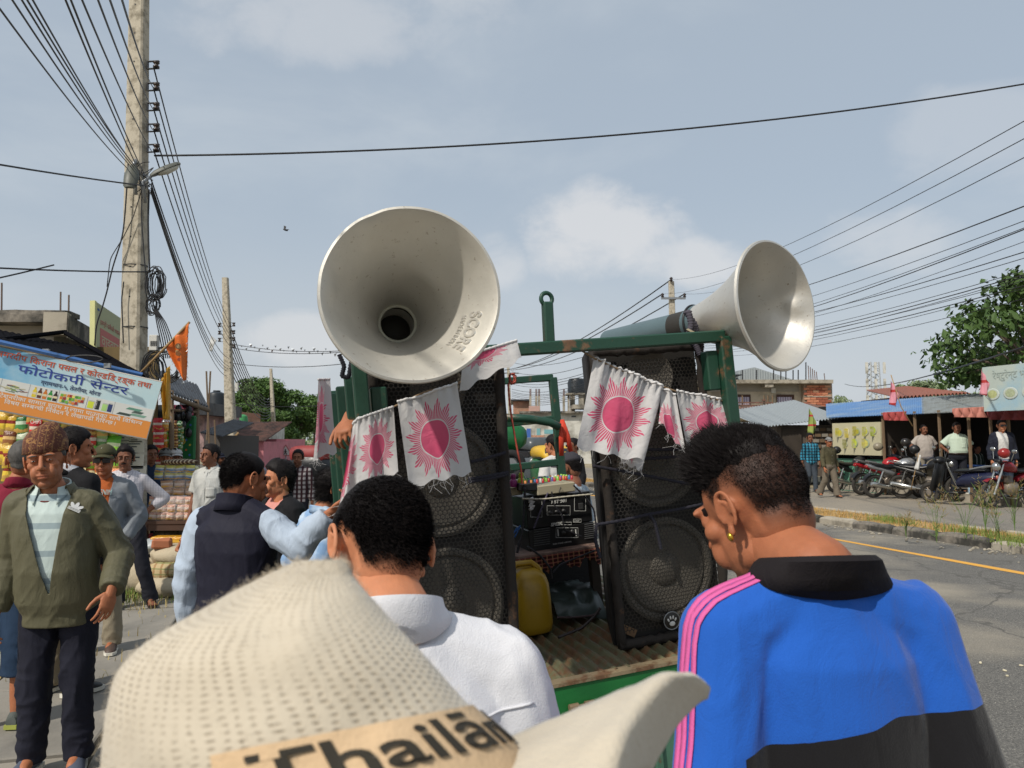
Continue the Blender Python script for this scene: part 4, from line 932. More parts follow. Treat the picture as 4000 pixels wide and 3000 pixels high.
# ------------------------------------------------------------------ the shop sign
SG=thing('shop_sign','tilted blue and white photocopy centre sign with orange band','sign',W(-28,1349,8.2));so_=np.array(SG.location)
ex=(W(633,1493,8.75)-W(-28,1349,8.2));Ls=ex.length;ex=ex.normalized();ey=(W(-28,1349,8.2)-W(-30,1600,8.2));ey=(ey-ex*ex.dot(ey)).normalized();ez=ex.cross(ey);Hs=.66;PX=Ls/1580.
def sgp(s_,t_,o=0.):return np.array(ex)*((s_+40)*PX)-np.array(ey)*(t_*PX)+np.array(ez)*o
def m_sign():
 m=newmat('sign_print_blue');t=NT(m);v=t.coord();d=t.n('ShaderNodeVectorMath',operation='DOT_PRODUCT');t.l(v,d.inputs[0]);d.inputs[1].default_value=ex;f=t.math('DIVIDE',d.outputs['Value'],Ls);nn=t.noise(v,2.2,3)
 f=t.math('ADD',f,t.math('MULTIPLY',t.math('SUBTRACT',nn,.5),.35));c=t.mix(t.ramp(f,.05,.55),srgb('4f9fc8'),srgb('b9d2d6'));c=t.mix(t.math('MULTIPLY',t.ramp(t.noise(v,3.1,4),.45,.7),.5),c,srgb('cfdad6'));t.l(c,t.b.inputs['Base Color']);t.b.inputs['Roughness'].default_value=.45;return m
def sgquad(s0,t0,s1,t1,o,m,name,th=.002,parent=None):
 mb=MB();P_=[sgp(s0,t1,o),sgp(s1,t1,o),sgp(s1,t0,o),sgp(s0,t0,o)];Q=[p+np.array(ez)*th for p in P_];mb.loft([np.array(P_),np.array(Q)]);return mb.build(name,m,parent or SG)
H_=Hs/PX
mb=MB();mb.loft([np.array([sgp(-40,H_,-.03),sgp(1540,H_,-.03),sgp(1540,0,-.03),sgp(-40,0,-.03)]),np.array([sgp(-40,H_,0),sgp(1540,H_,0),sgp(1540,0,0),sgp(-40,0,0)])]);mb.build('board',m_sign(),SG)
mb=MB();mb.tube([sgp(-40,0,-.01),sgp(1540,0,-.01),sgp(1540,H_,-.01),sgp(-40,H_,-.01),sgp(-40,0,-.01)],.012,4);mb.build('frame',mat('sign_frame','b8b2a8',.5),SG)
sgquad(-38,430,1536,H_-6,.001,mat('sign_orange','d98a3d',.45,var=.06),'orange_band');sgquad(-38,300,1536,429,.001,mat('sign_white','d2d2cc',.45,var=.06),'picture_strip')
for s_ in(125,375,640,905,1160):sgquad(s_-1.5,301,s_+1.5,428,.0035,mat('sign_grey','8a8d90',.5),'divider',.001)
INK_R=mat('sign_red','c0522f',.5,var=0);INK_B=mat('sign_blue','2a3f8f',.5,var=0);INK_W=mat('sign_paint_white','d8d4cc',.5,var=0);INK_K=mat('sign_navy','27305c',.5,var=0)
def halfcut(parts):
 return parts
def devline(parts,s0,s1,t_base,size,m,parent,gap=0.0,bold=0.,fr=None):
 ms=[];x=0.;adv=size*PX
 for p in parts:
  if p==' ':x+=.28*adv;continue
  half=p.endswith('/');me=textmesh(p.rstrip('/'),adv,.0008,'LEFT',0,bold);
  if len(me.vertices)==0:continue
  v=mverts(me);v[:,0]-=v[:,0].min();wd=v[:,0].max()
  if half:
   cut=wd*.66;bm=bmesh.new();v2=v;setverts(me,v2);bm.from_mesh(me);bmesh.ops.bisect_plane(bm,geom=bm.verts[:]+bm.edges[:]+bm.faces[:],plane_co=(cut,0,0),plane_no=(1,0,0),clear_outer=True);bm.to_mesh(me);bm.free();v=mverts(me);wd=cut
  v[:,0]+=x;setverts(me,v);x+=wd+gap*adv;ms.append(me)
 me=joinmesh(ms);v=mverts(me);v[:,0]*=(s1-s0)*PX/v[:,0].max();setverts(me,v);me.materials.clear();me.materials.append(m)
 o_=sgp(s0,t_base,.0035)if fr is None else fr;M4=frame(o_,ex,ey);me.transform(M4);
 for q in ms:bpy.data.meshes.remove(q)
 return obj('lettering',me,parent)
devline(['अमरदीप',' ','िक','राना',' ','पसल',' ','र',' ','को','ल/','ड','िड','्र','ङ्क',' ','तथा'],0,1450,92,84,INK_R,SG,bold=.0012)
devline(['फोटोकपी',' ','से','न/','टर'],225,1250,206,112,INK_B,SG,bold=.001)
devline(['ग्रामथान-५,',' ','तेतरीया,',' ','मोरङ'],455,1010,276,58,INK_K,SG,bold=.0003)
devline(['यहाँ',' ','स/','टे','श','नरीका',' ','सामान',' ','सुपथ',' ','मू','ल/','यमा',' ','पाउनुका',' ','साथै',' ','िव','िभ','न/','न'],-10,1460,484,56,INK_W,SG,bold=.0006)
devline(['िव','षय',' ','स','म/','ब','न/','धी',' ','िन','वेदन',' ','र',' ','लेखापढी',' ','ग','िर','न/','छ',' ','।'],195,1215,536,56,INK_W,SG,bold=.0006)
# printed pictures on the strip
def pic(poly,m,name='printed_picture',o=.004):
 mb=MB();P_=np.array([sgp(a,b,o)for a,b in poly]);mb.loft([P_[::-1],P_[::-1]+np.array(ez)*.0006]);mb.build(name,m,SG)
def bottle(s_,t0,t1,w_,col,capc):
 h=t1-t0;pic([(s_-w_,t1),(s_-w_,t0+h*.4),(s_-w_*.4,t0+h*.18),(s_-w_*.4,t0+h*.08),(s_+w_*.4,t0+h*.08),(s_+w_*.4,t0+h*.18),(s_+w_,t0+h*.4),(s_+w_,t1)],mat('print_'+col,col,.5,var=.1));pic([(s_-w_*.45,t0+h*.08),(s_-w_*.45,t0),(s_+w_*.45,t0),(s_+w_*.45,t0+h*.08)],mat('print_'+capc,capc,.5,var=0),o=.0042);pic([(s_-w_,t0+h*.72),(s_-w_,t0+h*.5),(s_+w_,t0+h*.5),(s_+w_,t0+h*.72)],mat('print_d8c9a0','d8c9a0',.5,var=.2),o=.0047)
for k,(col,cp)in enumerate((('d9c12f','c8a020'),('5b2f1a','3a3a3a'),('c8742a','303030'),('2f8a3a','303030'),('2a1d18','303030'))):bottle(428+k*47,318,418,19,col,cp)
for k in range(22):s_=672+(k%8)*27+r.uniform(-6,6);t_=325+(k//8)*32+r.uniform(-5,5);c_=['6fae3a','c7a23a','d7782e','9c2f2a','e0d070','4d8a2f'][k%6];pic([(s_-12,t_+26),(s_-13,t_),(s_+12,t_-3),(s_+13,t_+25)],mat('print_'+c_,c_,.5,var=.15),o=.004+.0002*k)
for k,(s_,w_,c_,t0)in enumerate(((945,28,'c9d23a',340),(1008,20,'1d1f22',318),(1075,24,'a8cf7a',340),(1125,20,'2a3a6a',330))):pic([(s_-w_,415),(s_-w_,t0),(s_+w_,t0),(s_+w_,415)],mat('print_'+c_,c_,.5,var=.2));pic([(s_-w_,t0+6),(s_-w_*.8,t0-6),(s_+w_*.8,t0-6),(s_+w_,t0+6)],mat('print_b8b8b0','b8b8b0',.4,var=0),o=.0045)
for(a,b,w_,c_)in((1350,335,80,'5f8f7a'),(1390,360,60,'4a5b52'),(1270,402,75,'3a4640'),(1400,390,85,'7aa08c')):pic([(a-w_,b+14),(a-w_+30,b-10),(a+w_,b-8),(a+w_-25,b+16)],mat('print_'+c_,c_,.5,var=.2))
pic([(-36,415),(-36,325),(60,318),(95,335),(85,410)],mat('print_1d1f22','1d1f22',.5,var=.2));pic([(-30,335),(30,322),(62,330),(10,346)],mat('print_8a8f92','8a8f92',.5,var=.1),o=.0045)
for k in range(16):a=170+r.uniform(0,170);b=340+r.uniform(0,75);an=r.uniform(-.6,.6);l=r.uniform(20,55);c_=['5d7f4a','a8b86a','4a5a6a','c0b890','96512f','cfc66a'][k%6];dx,dy=l*math.cos(an),l*math.sin(an)*.5;pic([(a-dx,b-dy+5),(a-dx,b-dy),(a+dx,b+dy),(a+dx,b+dy+6)],mat('print_'+c_,c_,.5,var=.15),o=.004+.0002*k)
lettering('TIGER',frame(sgp(1000,405,.0052),ey,-ex),.045,INK_W,SG,ext=.0004,width=.08)
# ------------------------------------------------------------------ faded noodle board behind the building
NB=thing('noodle_board','pale green faded noodle board edge on between roof and pole','sign',W(372,1425,10.4));no_=np.array(NB.location);pA,pB,pC=np.array(W(372,1176,10.3)),np.array(W(500,1262,11.4)),np.array(W(383,1440,10.3));nx=Vector(pB-pA);nL=nx.length;nx.normalize();ny=Vector((pA-pC));nH=ny.length;ny=(ny-nx*nx.dot(ny)).normalized();nz=nx.cross(ny)
def nbp(x,y,o=0):return pA-no_+np.array(nx)*x*nL-np.array(ny)*y*nH+np.array(nz)*o
def nq(x0,y0,x1,y1,o,m,name,th=.002):mb=MB();P_=np.array([nbp(x0,y1,o),nbp(x1,y1,o),nbp(x1,y0,o),nbp(x0,y0,o)]);mb.loft([P_,P_+np.array(nz)*th]);return mb.build(name,m,NB)
nq(0,0,1,1,-.05,mat('board_olive','a8ab86',.7,var=.1),'board',.05);nq(-.03,0,.02,1,-.055,mat('board_rim','c9c88c',.7),'rim',.065);nq(.14,.36,.72,.66,.001,mat('board_faded_red','b86a62',.7,var=.12),'logo_box');
mb=MB();mb.tube([nbp(x,.92-.1*math.sin(x*5+1.9),.004)for x in np.linspace(.02,.95,14)],.022,5,flat=(1,.2));mb.build('swoosh',mat('board_faded_red','b86a62'),NB)
NIW=mat('board_text_pale','b9b592',.7,var=0);NIR=mat('board_faded_red2','b5736a',.7,var=0)
lettering('वाइवाइ',frame(nbp(.18,.62,.004),nx,ny),.3*nH*.8,NIW,NB,ext=.001,width=nL*.5);lettering('हाम्रो सबैको पसल',frame(nbp(.14,.3,.003),nx,ny),.1*nH,NIR,NB,ext=.001,width=nL*.6)
mb=MB();a=np.linspace(0,6.28,16)[:-1];mb.raw([nbp(.09+.035*math.cos(t),.1+.02*math.sin(t),.003)for t in a],[tuple(range(15))]);mb.build('emblem',mat('board_blue','3a5a86',.7),NB)
for k in range(5):mb=MB();mb.ell(nbp(.9+.02*k,.62+.07*k,.0),(.05,.02,.14));mb.build('printed_leaf',mat('board_leaf','5d7f5a',.7),NB)
# ------------------------------------------------------------------ flags by the stall
def flag(label,P_,m,parent=None,waves=3,amp=.02,name='flag',n=16,cat='flag',pole_pts=None,prad=.012,group=None,seed=0,trim=None,deco=None):
 rt=thing(name,label,cat,P_[0],0,group);o_=np.array(P_[0]);A_,B_,C_,D_=(np.array(p)-o_ for p in P_);G_=np.zeros((n,n,3));nn=np.cross(B_-A_,D_-A_);nn/=np.linalg.norm(nn)
 for i in range(n):
  for j in range(n):s_,t_=i/(n-1),j/(n-1);G_[i,j]=(A_*(1-s_)+B_*s_)*(1-t_)+(D_*(1-s_)+C_*s_)*t_+nn*amp*(math.sin(waves*6.28*s_+1.7*t_+seed)*(.3+.7*t_)+.5*math.sin(waves*11*s_-3*t_))
 mb=MB();mb.grid(G_);fo=mb.build('cloth',m,rt,True);md=fo.modifiers.new('thick','SOLIDIFY');md.thickness=.002
 if pole_pts is not None:q=MB();q.tube([np.array(p)-o_ for p in pole_pts],prad,7);q.build('stick',mat('bamboo','9a7d55',.7,var=.2),rt,True)
 if trim is not None:
  q=MB();e=np.concatenate([G_[0],G_[:,-1],G_[-1][::-1]]);
  for k in range(0,len(e)-1):q.tube([e[k],e[k]+np.array((random.uniform(-.02,.02),random.uniform(-.01,.01),-.025))],.003,4)
  q.build('fringe',trim,rt)
 if deco:deco(rt,G_,nn)
 return rt
M_SAFF=cloth('saffron_satin','d06a2c',rough=.45);M_GOLD=cloth('gold_satin','b88a30',rough=.35);M_TRIM=mat('tinsel','cfd3d6',.25,.7,var=0)
def dec1(rt,G_,nn):
 for(i,j,r_,c_)in((8,4,.035,'6b4a2a'),(8,4,.02,'b9a27a'),(7,6,.03,'7a4a20'),(6,5,.02,'a88a5a'),(7,8,.022,'8a3a1a')):
  q=MB();q.disc(G_[i,j]-nn*.02,r_,nn,12);q.build('printed_patch',mat('flagprint_'+c_,c_,.6,var=.2),rt);q=MB();q.disc(G_[i,j]+nn*.02,r_,nn,12);q.build('printed_patch',mat('flagprint_'+c_,c_,.6,var=.2),rt)
flag('orange satin pennant on a stick beside the near pole',[W(645,1352,8.9),W(740,1262,8.9),W(722,1485,8.95),W(715,1490,8.95)],M_SAFF,waves=1,amp=.04,pole_pts=[W(548,1458,8.9),W(741,1258,8.9)],prad=.014,trim=M_TRIM,deco=dec1)
flag('crumpled gold satin flag hanging at the corner of the sign',[W(625,1495,8.8),W(664,1425,8.8),W(655,1640,8.8),W(640,1640,8.8)],M_GOLD,waves=2,amp=.05,trim=M_TRIM)
# ================================================================== goods at the stall
def packet_mesh(w_,h_,d_,seed=0):
 r=np.random.default_rng(seed);n,m=7,9;F_=np.zeros((m,n,3));B_=np.zeros((m,n,3))
 for i in range(m):
  for j in range(n):
   a,b=j/(n-1)*2-1,i/(m-1)*2-1;bul=max(0,(1-a**4))*max(0,(1-abs(b)**3.5));x=a*w_/2*(1-.06*(1-b*b));z=b*h_/2;k=d_/2*bul*(1+r.normal(0,.1));F_[i,j]=(x,-k-.001,z);B_[i,j]=(x,k+.001,z)
 mb=MB();mb.grid(F_);mb.grid(B_[:,::-1]);return mb
def m_packet(name,col,col2,lab='e8e0c8'):
 m=newmat(name);t=NT(m);v=t.coord('Generated');s=t.n('ShaderNodeSeparateXYZ');t.l(v,s.inputs[0]);z=s.outputs[2];nn=t.noise(v,3,3);zz=t.math('ADD',z,t.math('MULTIPLY',t.math('SUBTRACT',nn,.5),.25))
 c=t.mix(t.math('GREATER_THAN',zz,.58),srgb(col2),srgb(col));c=t.mix(t.math('MULTIPLY',t.math('GREATER_THAN',z,.5),t.math('LESS_THAN',z,.66)),c,srgb(lab))if lab else c
 c=t.mix(t.math('MULTIPLY',t.math('LESS_THAN',zz,.3),t.math('GREATER_THAN',zz,.12)),c,srgb('c8a050'));t.l(c,t.b.inputs['Base Color']);t.b.inputs['Roughness'].default_value=.25;t.bump(t.noise(v,9,3),.35,.02);return m
PK={k:(packet_mesh(.17,.24,.07,i),m_packet('packet_'+k,*c))for i,(k,c)in enumerate(dict(green=('5fa82a','8cc63f','d8e0b0'),red=('b8242a','d04038','d8c8b8'),yellow=('c9a227','e0c040','8a2a1a'),brown=('6b3a1d','8f5a2a','d8b070'),dkgreen=('2f6b3a','4a8a4a','c8d8c0'),white=('b9c2a8','8aa868','5a8a4a'),orange=('c96a24','dd9a3a','e0d0a0')).items())}
for k in PK:mb,m_=PK[k];me=mb.mesh('packet');me.materials.append(m_);shade(me,True);PK[k]=me
def packet(col,u,v,d,label,sc=1.,rx=0,rz=0,ry=0):
 o=bpy.data.objects.new('snack_packet',PK[col]);COL.objects.link(o);o.location=W(u,v,d);o.scale=(sc,sc,sc);o.rotation_euler=(R(rx),R(ry),R(rz));o['label']=label;o['category']='snack packet';o['group']='snack packets hung in the shop front';return o
nm=dict(green='shiny green chip packet hanging in a strip under the sign',red='red chip packet with white lettering patch under the sign',yellow='yellow snack packet hanging under the sign',brown='brown and gold snack packet hanging under the sign',dkgreen='dark green snack packet hanging under the sign',white='pale green and white snack packet hanging low under the sign',orange='orange snack packet hanging under the sign')
r=np.random.default_rng(4)
cols=[(10,['yellow','yellow','yellow','yellow']),(42,['brown','yellow','brown','yellow','yellow']),(82,['dkgreen','dkgreen','white','green']),(135,['red','red','red','white']),(180,['green','green','green','green','green']),(222,['green','green','white','white','green']),(268,['yellow','orange','dkgreen','green']),(312,['dkgreen','brown','green','orange','green']),(352,['brown','red','green','orange']),(398,['white','white','green','orange','red']),(440,['green','green','green','orange','green'])]
for(u,cs)in cols:
 for i,c in enumerate(cs):packet(c,u+r.uniform(-4,4),1585+u*.22+i*62+r.uniform(-6,6),8.72+r.uniform(-.04,.04),nm[c],r.uniform(.9,1.08),r.uniform(-8,8),r.uniform(-15,15),r.uniform(-5,5))
lettering('CHIPS',frame(W(118,1655,8.63),(1,0,.02),(0,0,1)),.07,mat('sign_white','d2d2cc'),None,'packet_lettering',width=.12)
bpy.data.objects['packet_lettering']['label']='white CHIPS lettering on the red packet';bpy.data.objects['packet_lettering']['category']='lettering'
for u in(180,222):
 o=lettering('CHIPS',frame(W(u-15,1700,8.62),(1,0,.02),(0,0,1)),.05,mat('sign_white','d2d2cc'),None,'packet_lettering',width=.1);tag(o,'white CHIPS lettering on a green packet','lettering','lettering on the green packets')
# second stall beyond the pole
ST=thing('bamboo_stall','bamboo stall with a tin roof beyond the near pole','stall',(0,0,0));M_BAM=mat('bamboo_dark','6f5b45',.8,var=.3,vs=12)
q0,q1,q2,q3=W(655,1530,10.2),W(815,1590,11.6),W(600,1500,12.2),W(770,1560,13.5);corr(q0,q1,q2+Vector((0,0,.25)),q3+Vector((0,0,.25)),.02,14).build('tin_sheet',M_TIN,ST,True)
for(u,v,d)in((768,1575,11.2),(668,1540,10.4)):mb=MB();p=W(u,v,d);g=Vector((p.x+.03,p.y,0));mb.tube([g,(g+p)/2+Vector((.03,0,0)),p+Vector((0,0,.05))],[.045,.04,.036],8);mb.build('post',M_BAM,ST,True)
mb=MB();mb.tube([q0-Vector((0,0,.05)),q1-Vector((0,0,.05))],.035,7);mb.tube([W(660,1600,10.3),W(768,1610,11.2)],.02,6);mb.build('beam',M_BAM,ST,True)
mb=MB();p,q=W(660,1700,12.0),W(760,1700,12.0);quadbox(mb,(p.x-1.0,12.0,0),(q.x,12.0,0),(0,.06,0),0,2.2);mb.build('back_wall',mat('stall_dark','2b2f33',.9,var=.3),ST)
nm2='small shiny packet in a strip hanging from the second stall'
for i,(u,c,n_,sc)in enumerate(((618,'red',5,1.0),(640,'orange',4,.85),(652,'green',4,.8),(668,'yellow',7,.6),(682,'brown',7,.6),(694,'dkgreen',6,.55),(706,'white',6,.5))):
 for j in range(n_):o=packet(c,u+r.uniform(-3,3),1660+j*62*sc*.62+r.uniform(-3,3),10.3+.05*i,'small %s packet in a strip hanging from the second stall'%dict(red='red',orange='orange',green='green',yellow='yellow',brown='brown',dkgreen='dark green',white='whitish')[c],sc*.8,r.uniform(-10,10),r.uniform(-25,25));o['group']='packets hung on the second stall'
for k,(u,w_,h_)in enumerate(((690,.22,.3),(715,.18,.34),(742,.2,.3))):o=flag(('left','middle','right')[k]+' small maroon pennant under the second stall roof',[W(u-12,1580,11.0),W(u+12,1585,11.0),W(u+12,1635,11.0),W(u-12,1632,11.0)],cloth('maroon_print','6d2f45',pattern=stripes('c06a7a',2,14,0,.3)),waves=1,amp=.02,n=8)
mb=MB();p=W(738,1710,10.9);mb.bbox(p,(.19,.06,.62),.02);o=mb.build('green_bag',mat('bag_green','1f6a3a',.6,var=.15));tag(o,'tall green bag with small prints hanging from the stall','bag')
for k in range(8):q=MB();q.disc((p.x-.02+.05*(k%2),p.y-.033,p.z+.25-.07*k),.016,(0,-1,0),8);q.build('print_dot',mat('print_%d'%(k%3),['c96a3a','4a6ac0','d0b040'][k%3],.6,var=0),o)
q=MB();q.torus((p.x-.08,p.y-.035,p.z-.05),.04,.008,look((0,-1,0)),16,6);q.build('print_ring',mat('print_gold','c9a23a',.6),o)
mb=MB();c=W(702,1640,10.7);r=np.random.default_rng(6)
for k in range(16):a=r.normal(0,.07,3);mb.ell(np.array(c)+a,(.05,.04,.07),n=8,m=5)
tag(mb.build('black_bag',mat('plastic_black','1b1a1e',.3,var=.1),None,True),'bunch of black plastic bags hanging from the stall beam','bag')
# shop table with clear bags of goods
TB=thing('wooden_table','dark wooden table with goods in clear bags in front of the stall','table',(0,0,0));dT=9.0
tl,tr=W(585,2028,dT),W(775,2035,dT+.1);zt_=.72;M_WD=mat('wood_dark','4a3326',.7,var=.3,vs=8)
mb=MB();quadbox(mb,(tl.x-.1,dT,0),(tr.x+.02,dT+.05,0),(0,.7,0),zt_-.035,zt_);mb.build('table_top',M_WD,TB)
mb=MB();quadbox(mb,(tl.x-.08,dT+.01,0),(tr.x,dT+.06,0),(0,.025,0),zt_-.11,zt_-.036);mb.build('apron',M_WD,TB)
for x,y in((tl.x-.06,dT+.03),(tr.x-.02,dT+.07),(tr.x-.02,dT+.66),(tl.x-.06,dT+.62)):mb=MB();mb.box((x,y,(zt_-.036)/2),(.055,.055,zt_-.036));mb.build('leg',M_WD,TB)
mb=MB();quadbox(mb,(tl.x-.06,dT+.04,0),(tr.x-.02,dT+.08,0),(0,.6,0),.2,.225);mb.build('shelf',M_WD,TB)
M_CLR=newmat('clear_plastic');t_=NT(M_CLR);t_.b.inputs['Base Color'].default_value=(.95,.93,.92,1);t_.b.inputs['Roughness'].default_value=.12;t_.b.inputs['Alpha'].default_value=.16;t_.bump(t_.noise(t_.coord(),16,4,.6,1),.8,.03)
M_PNK=m_packet('noodle_pack','b98a78','c9a898','cfc4b8');M_PNK2=m_packet('bread_pack','b08868','c2a08a','d0c0b0')
def bag_of(label,c,sx,sy,sz,nx_,nz_,pm,seed,mats_):
 rt=thing('goods_bag',label,'bag',c,0,'clear bags on the table');r=np.random.default_rng(seed);me=packet_mesh(sx/nx_*1.05,sz/nz_*1.08,.07,seed).mesh('inner_packet');me.materials.append(mats_);shade(me,True)
 for i in range(nx_):
  for j in range(nz_):o=bpy.data.objects.new('inner_packet',me);COL.objects.link(o);o.parent=rt;o.location=((i+.5)/nx_*sx-sx/2+r.uniform(-.008,.008),-sy/2+.035+r.uniform(-.01,.02),(j+.5)/nz_*sz);o.rotation_euler=(r.uniform(-.12,.12),r.uniform(-.1,.1),r.uniform(-.3,.3))
 mb=MB();rings=[]
 for z,k in((0,.9),(.03,1.04),(.5,1.07),(.85,1.0),(.97,.8)):q=ering((0,.02,z*sz*1.05),sx/2*k*1.03,sy/2*k*1.1,36,4);q+=(fbm(q*14+seed,2)[:,None]-.5)*.05;rings.append(q)
 mb.loft(rings);mb.build('clear_wrap',M_CLR,rt,True);q=MB();q.bbox((0,.06,sz*.48),(sx*.9,sy*.6,sz*.9),.03);q.build('packed_goods',mats_,rt);return rt
mid=W(680,2000,dT);bag_of('clear bag of stacked noodle packets at the bottom of the table pile',(W(682,2000,dT+.2).x,dT+.22,zt_+.002),.54,.3,.27,5,3,.1,1,M_PNK);bag_of('clear bag of brown bread packets in the middle of the table pile',(W(705,2000,dT+.25).x,dT+.27,zt_+.285),.42,.26,.17,3,2,.1,2,M_PNK2);bag_of('clear bag of yellow and blue snack packs on top of the pile',(W(690,2000,dT+.3).x,dT+.3,zt_+.465),.48,.24,.17,4,2,.1,3,m_packet('snack_pack','c8c060','6a8ab0','c8ccc0'))
mb=MB();p=Vector((W(705,1818,dT+.3).x,dT+.3,zt_+.675));mb.ell(p,(.22,.15,.035),n=20,m=8);tag(mb.build('cloth_bundle',cloth('floral_brown','5a4438',pattern=stripes('c8b89a',0,24,0,.35)),None,True),'brown flowered cloth bundle topping the pile on the table','bundle')
# drum, buckets, sacks
DR=thing('plastic_drum','worn brown plastic drum under the table','drum',(W(678,2100,dT+.35).x,dT+.3,.228));M_DR=mat('drum_brown','4b3a26',.55,var=.3,vs=5,dirt='6b5a40',dirtamt=.6)
mb=MB();mb.lathe([(.0,0),(.15,0),(.19,.03),(.215,.12),(.222,.2),(.215,.28),(.19,.36),(.155,.4),(.155,.42),(.168,.425),(.168,.46),(.15,.465),(.0,.465)],28,None,(0,0,0));mb.build('shell',M_DR,DR,True,35)
for k in range(8):a=k*.785;q=MB();q.tube([(.19*math.cos(a),.19*math.sin(a),.03),(.227*math.cos(a),.227*math.sin(a),.2),(.19*math.cos(a),.19*math.sin(a),.36)],.006,5);q.build('rib',M_DR,DR,True)
q=MB();q.torus((0,0,.2),.223,.006,None,28,5);q.build('hoop',M_DR,DR,True)
mb=MB();p=Vector((W(755,2100,dT+.3).x,dT+.3,.228));mb.lathe([(.0,0),(.09,0),(.12,.16),(.125,.17),(.115,.168),(.085,.01)],20);o=mb.build('pink_bucket',mat('plastic_pink','c05a9a',.4,var=.1),None,True,40);o.location=p;tag(o,'pink plastic bucket under the table beside the drum','bucket')
mb=MB();p=Vector((W(605,2100,dT+.3).x,dT+.35,.228));mb.lathe([(.0,0),(.15,0),(.17,.1),(.18,.24),(.0,.26)],22);o=mb.build('black_tub',mat('tub_black','1e2122',.5,var=.2),None,True,40);o.location=p;tag(o,'black tub under the left end of the table','tub')
mb=MB();mb.lathe([(.0,.05),(.1,.045),(.19,.02),(.2,0),(.19,.005),(.0,.03)],24);o=mb.build('red_lid',mat('plastic_red','b52c2c',.4,var=.1),None,True);o.location=p+Vector((0,0,.265));tag(o,'red plastic tray lying on the black tub','tray')  # the red plastic lid of the black tub below
def sack(label,c,sx,sy,sz,m,seed,rz=0):
 mb=MB();mb.ell((0,0,sz/2),(sx/2,sy/2,sz/2),n=32,m=18);v=mb.arr();k=np.abs(v[:,0])/(sx/2);v[:,1]*=1+.3*k**3;v[:,2]=np.clip((v[:,2]-sz/2)*1.35,-sz/2,sz/2)+sz/2;v+=(fbm(v*12+seed*5,3)[:,None]-.5)*.06*np.array((1,1,.8));v[:,2]=np.maximum(v[:,2],.0);mb.v=[v];o=mb.build('sack',m,None,True);o.location=c;o.rotation_euler[2]=rz;return tag(o,label,'sack','sacks in front of the stall')
M_SK=cloth('jute_pale','b3a68e',.2,crease=.8);M_SKP=cloth('jute_checked','b5a27c',.15,crease=.8,pattern=both(stripes('8a5a30',0,12,0,.3,.6),stripes('6b7a4a',2,18,0,.25,.6)))
sx=W(690,2250,8.5).x;sack('lowest pale sack lying on the ground by the stall',(sx,8.45,-.004),.75,.5,.2,M_SK,1);sack('checked sack lying in the middle of the sack pile',(sx-.02,8.5,.17),.6,.42,.17,M_SKP,2);sack('big pale sack draped on top of the sack pile',(sx+.06,8.62,.3),.8,.5,.2,M_SK,3);sack('pale sack slumped left behind the dark trousers',(W(545,2300,8.6).x,8.6,-.004),.5,.4,.34,M_SK,4)
mb=MB();mb.bbox((0,0,.055),(.2,.13,.11),.02,rotm(0,0,15));v=mb.arr();v+=(fbm(v*20,2)[:,None]-.5)*.03;mb.v=[v];o=mb.build('brick',mat('brick_red','a8694a',.9,var=.2,bump=.4),None);o.location=(W(622,2180,8.45).x,8.5,.475);tag(o,'single red brick lying on top of the sacks','brick')
mb=MB();mb.bbox((0,0,.04),(.5,.2,.08),.02);o=mb.build('yellow_pack',m_packet('yellow_pack','c98f24','d8a83a',None));o.location=(W(668,2150,8.75).x,8.85,.49);tag(o,'flat yellow packet lying on the sacks under the drum','packet')
r=np.random.default_rng(9)
for k,(u,v,d,c_)in enumerate(((735,2140,8.8,'c0b8a8'),(720,2170,8.7,'b09a88'),(600,2130,8.8,'9aa0a2'))):
 mb=MB();mb.ell((0,0,0),(.15,.1,.07),n=18,m=10);v_=mb.arr();v_+=(fbm(v_*18+k*9,3)[:,None]-.5)*.12;mb.v=[v_];o=mb.build('crumpled_bag',mat('crumple_%d'%k,c_,.4,var=.2),None,True);o.location=W(u,v,d);tag(o,('pale crumpled bag right of the drum','tan crumpled bag below the drum','grey crumpled bag left of the drum')[k],'bag')
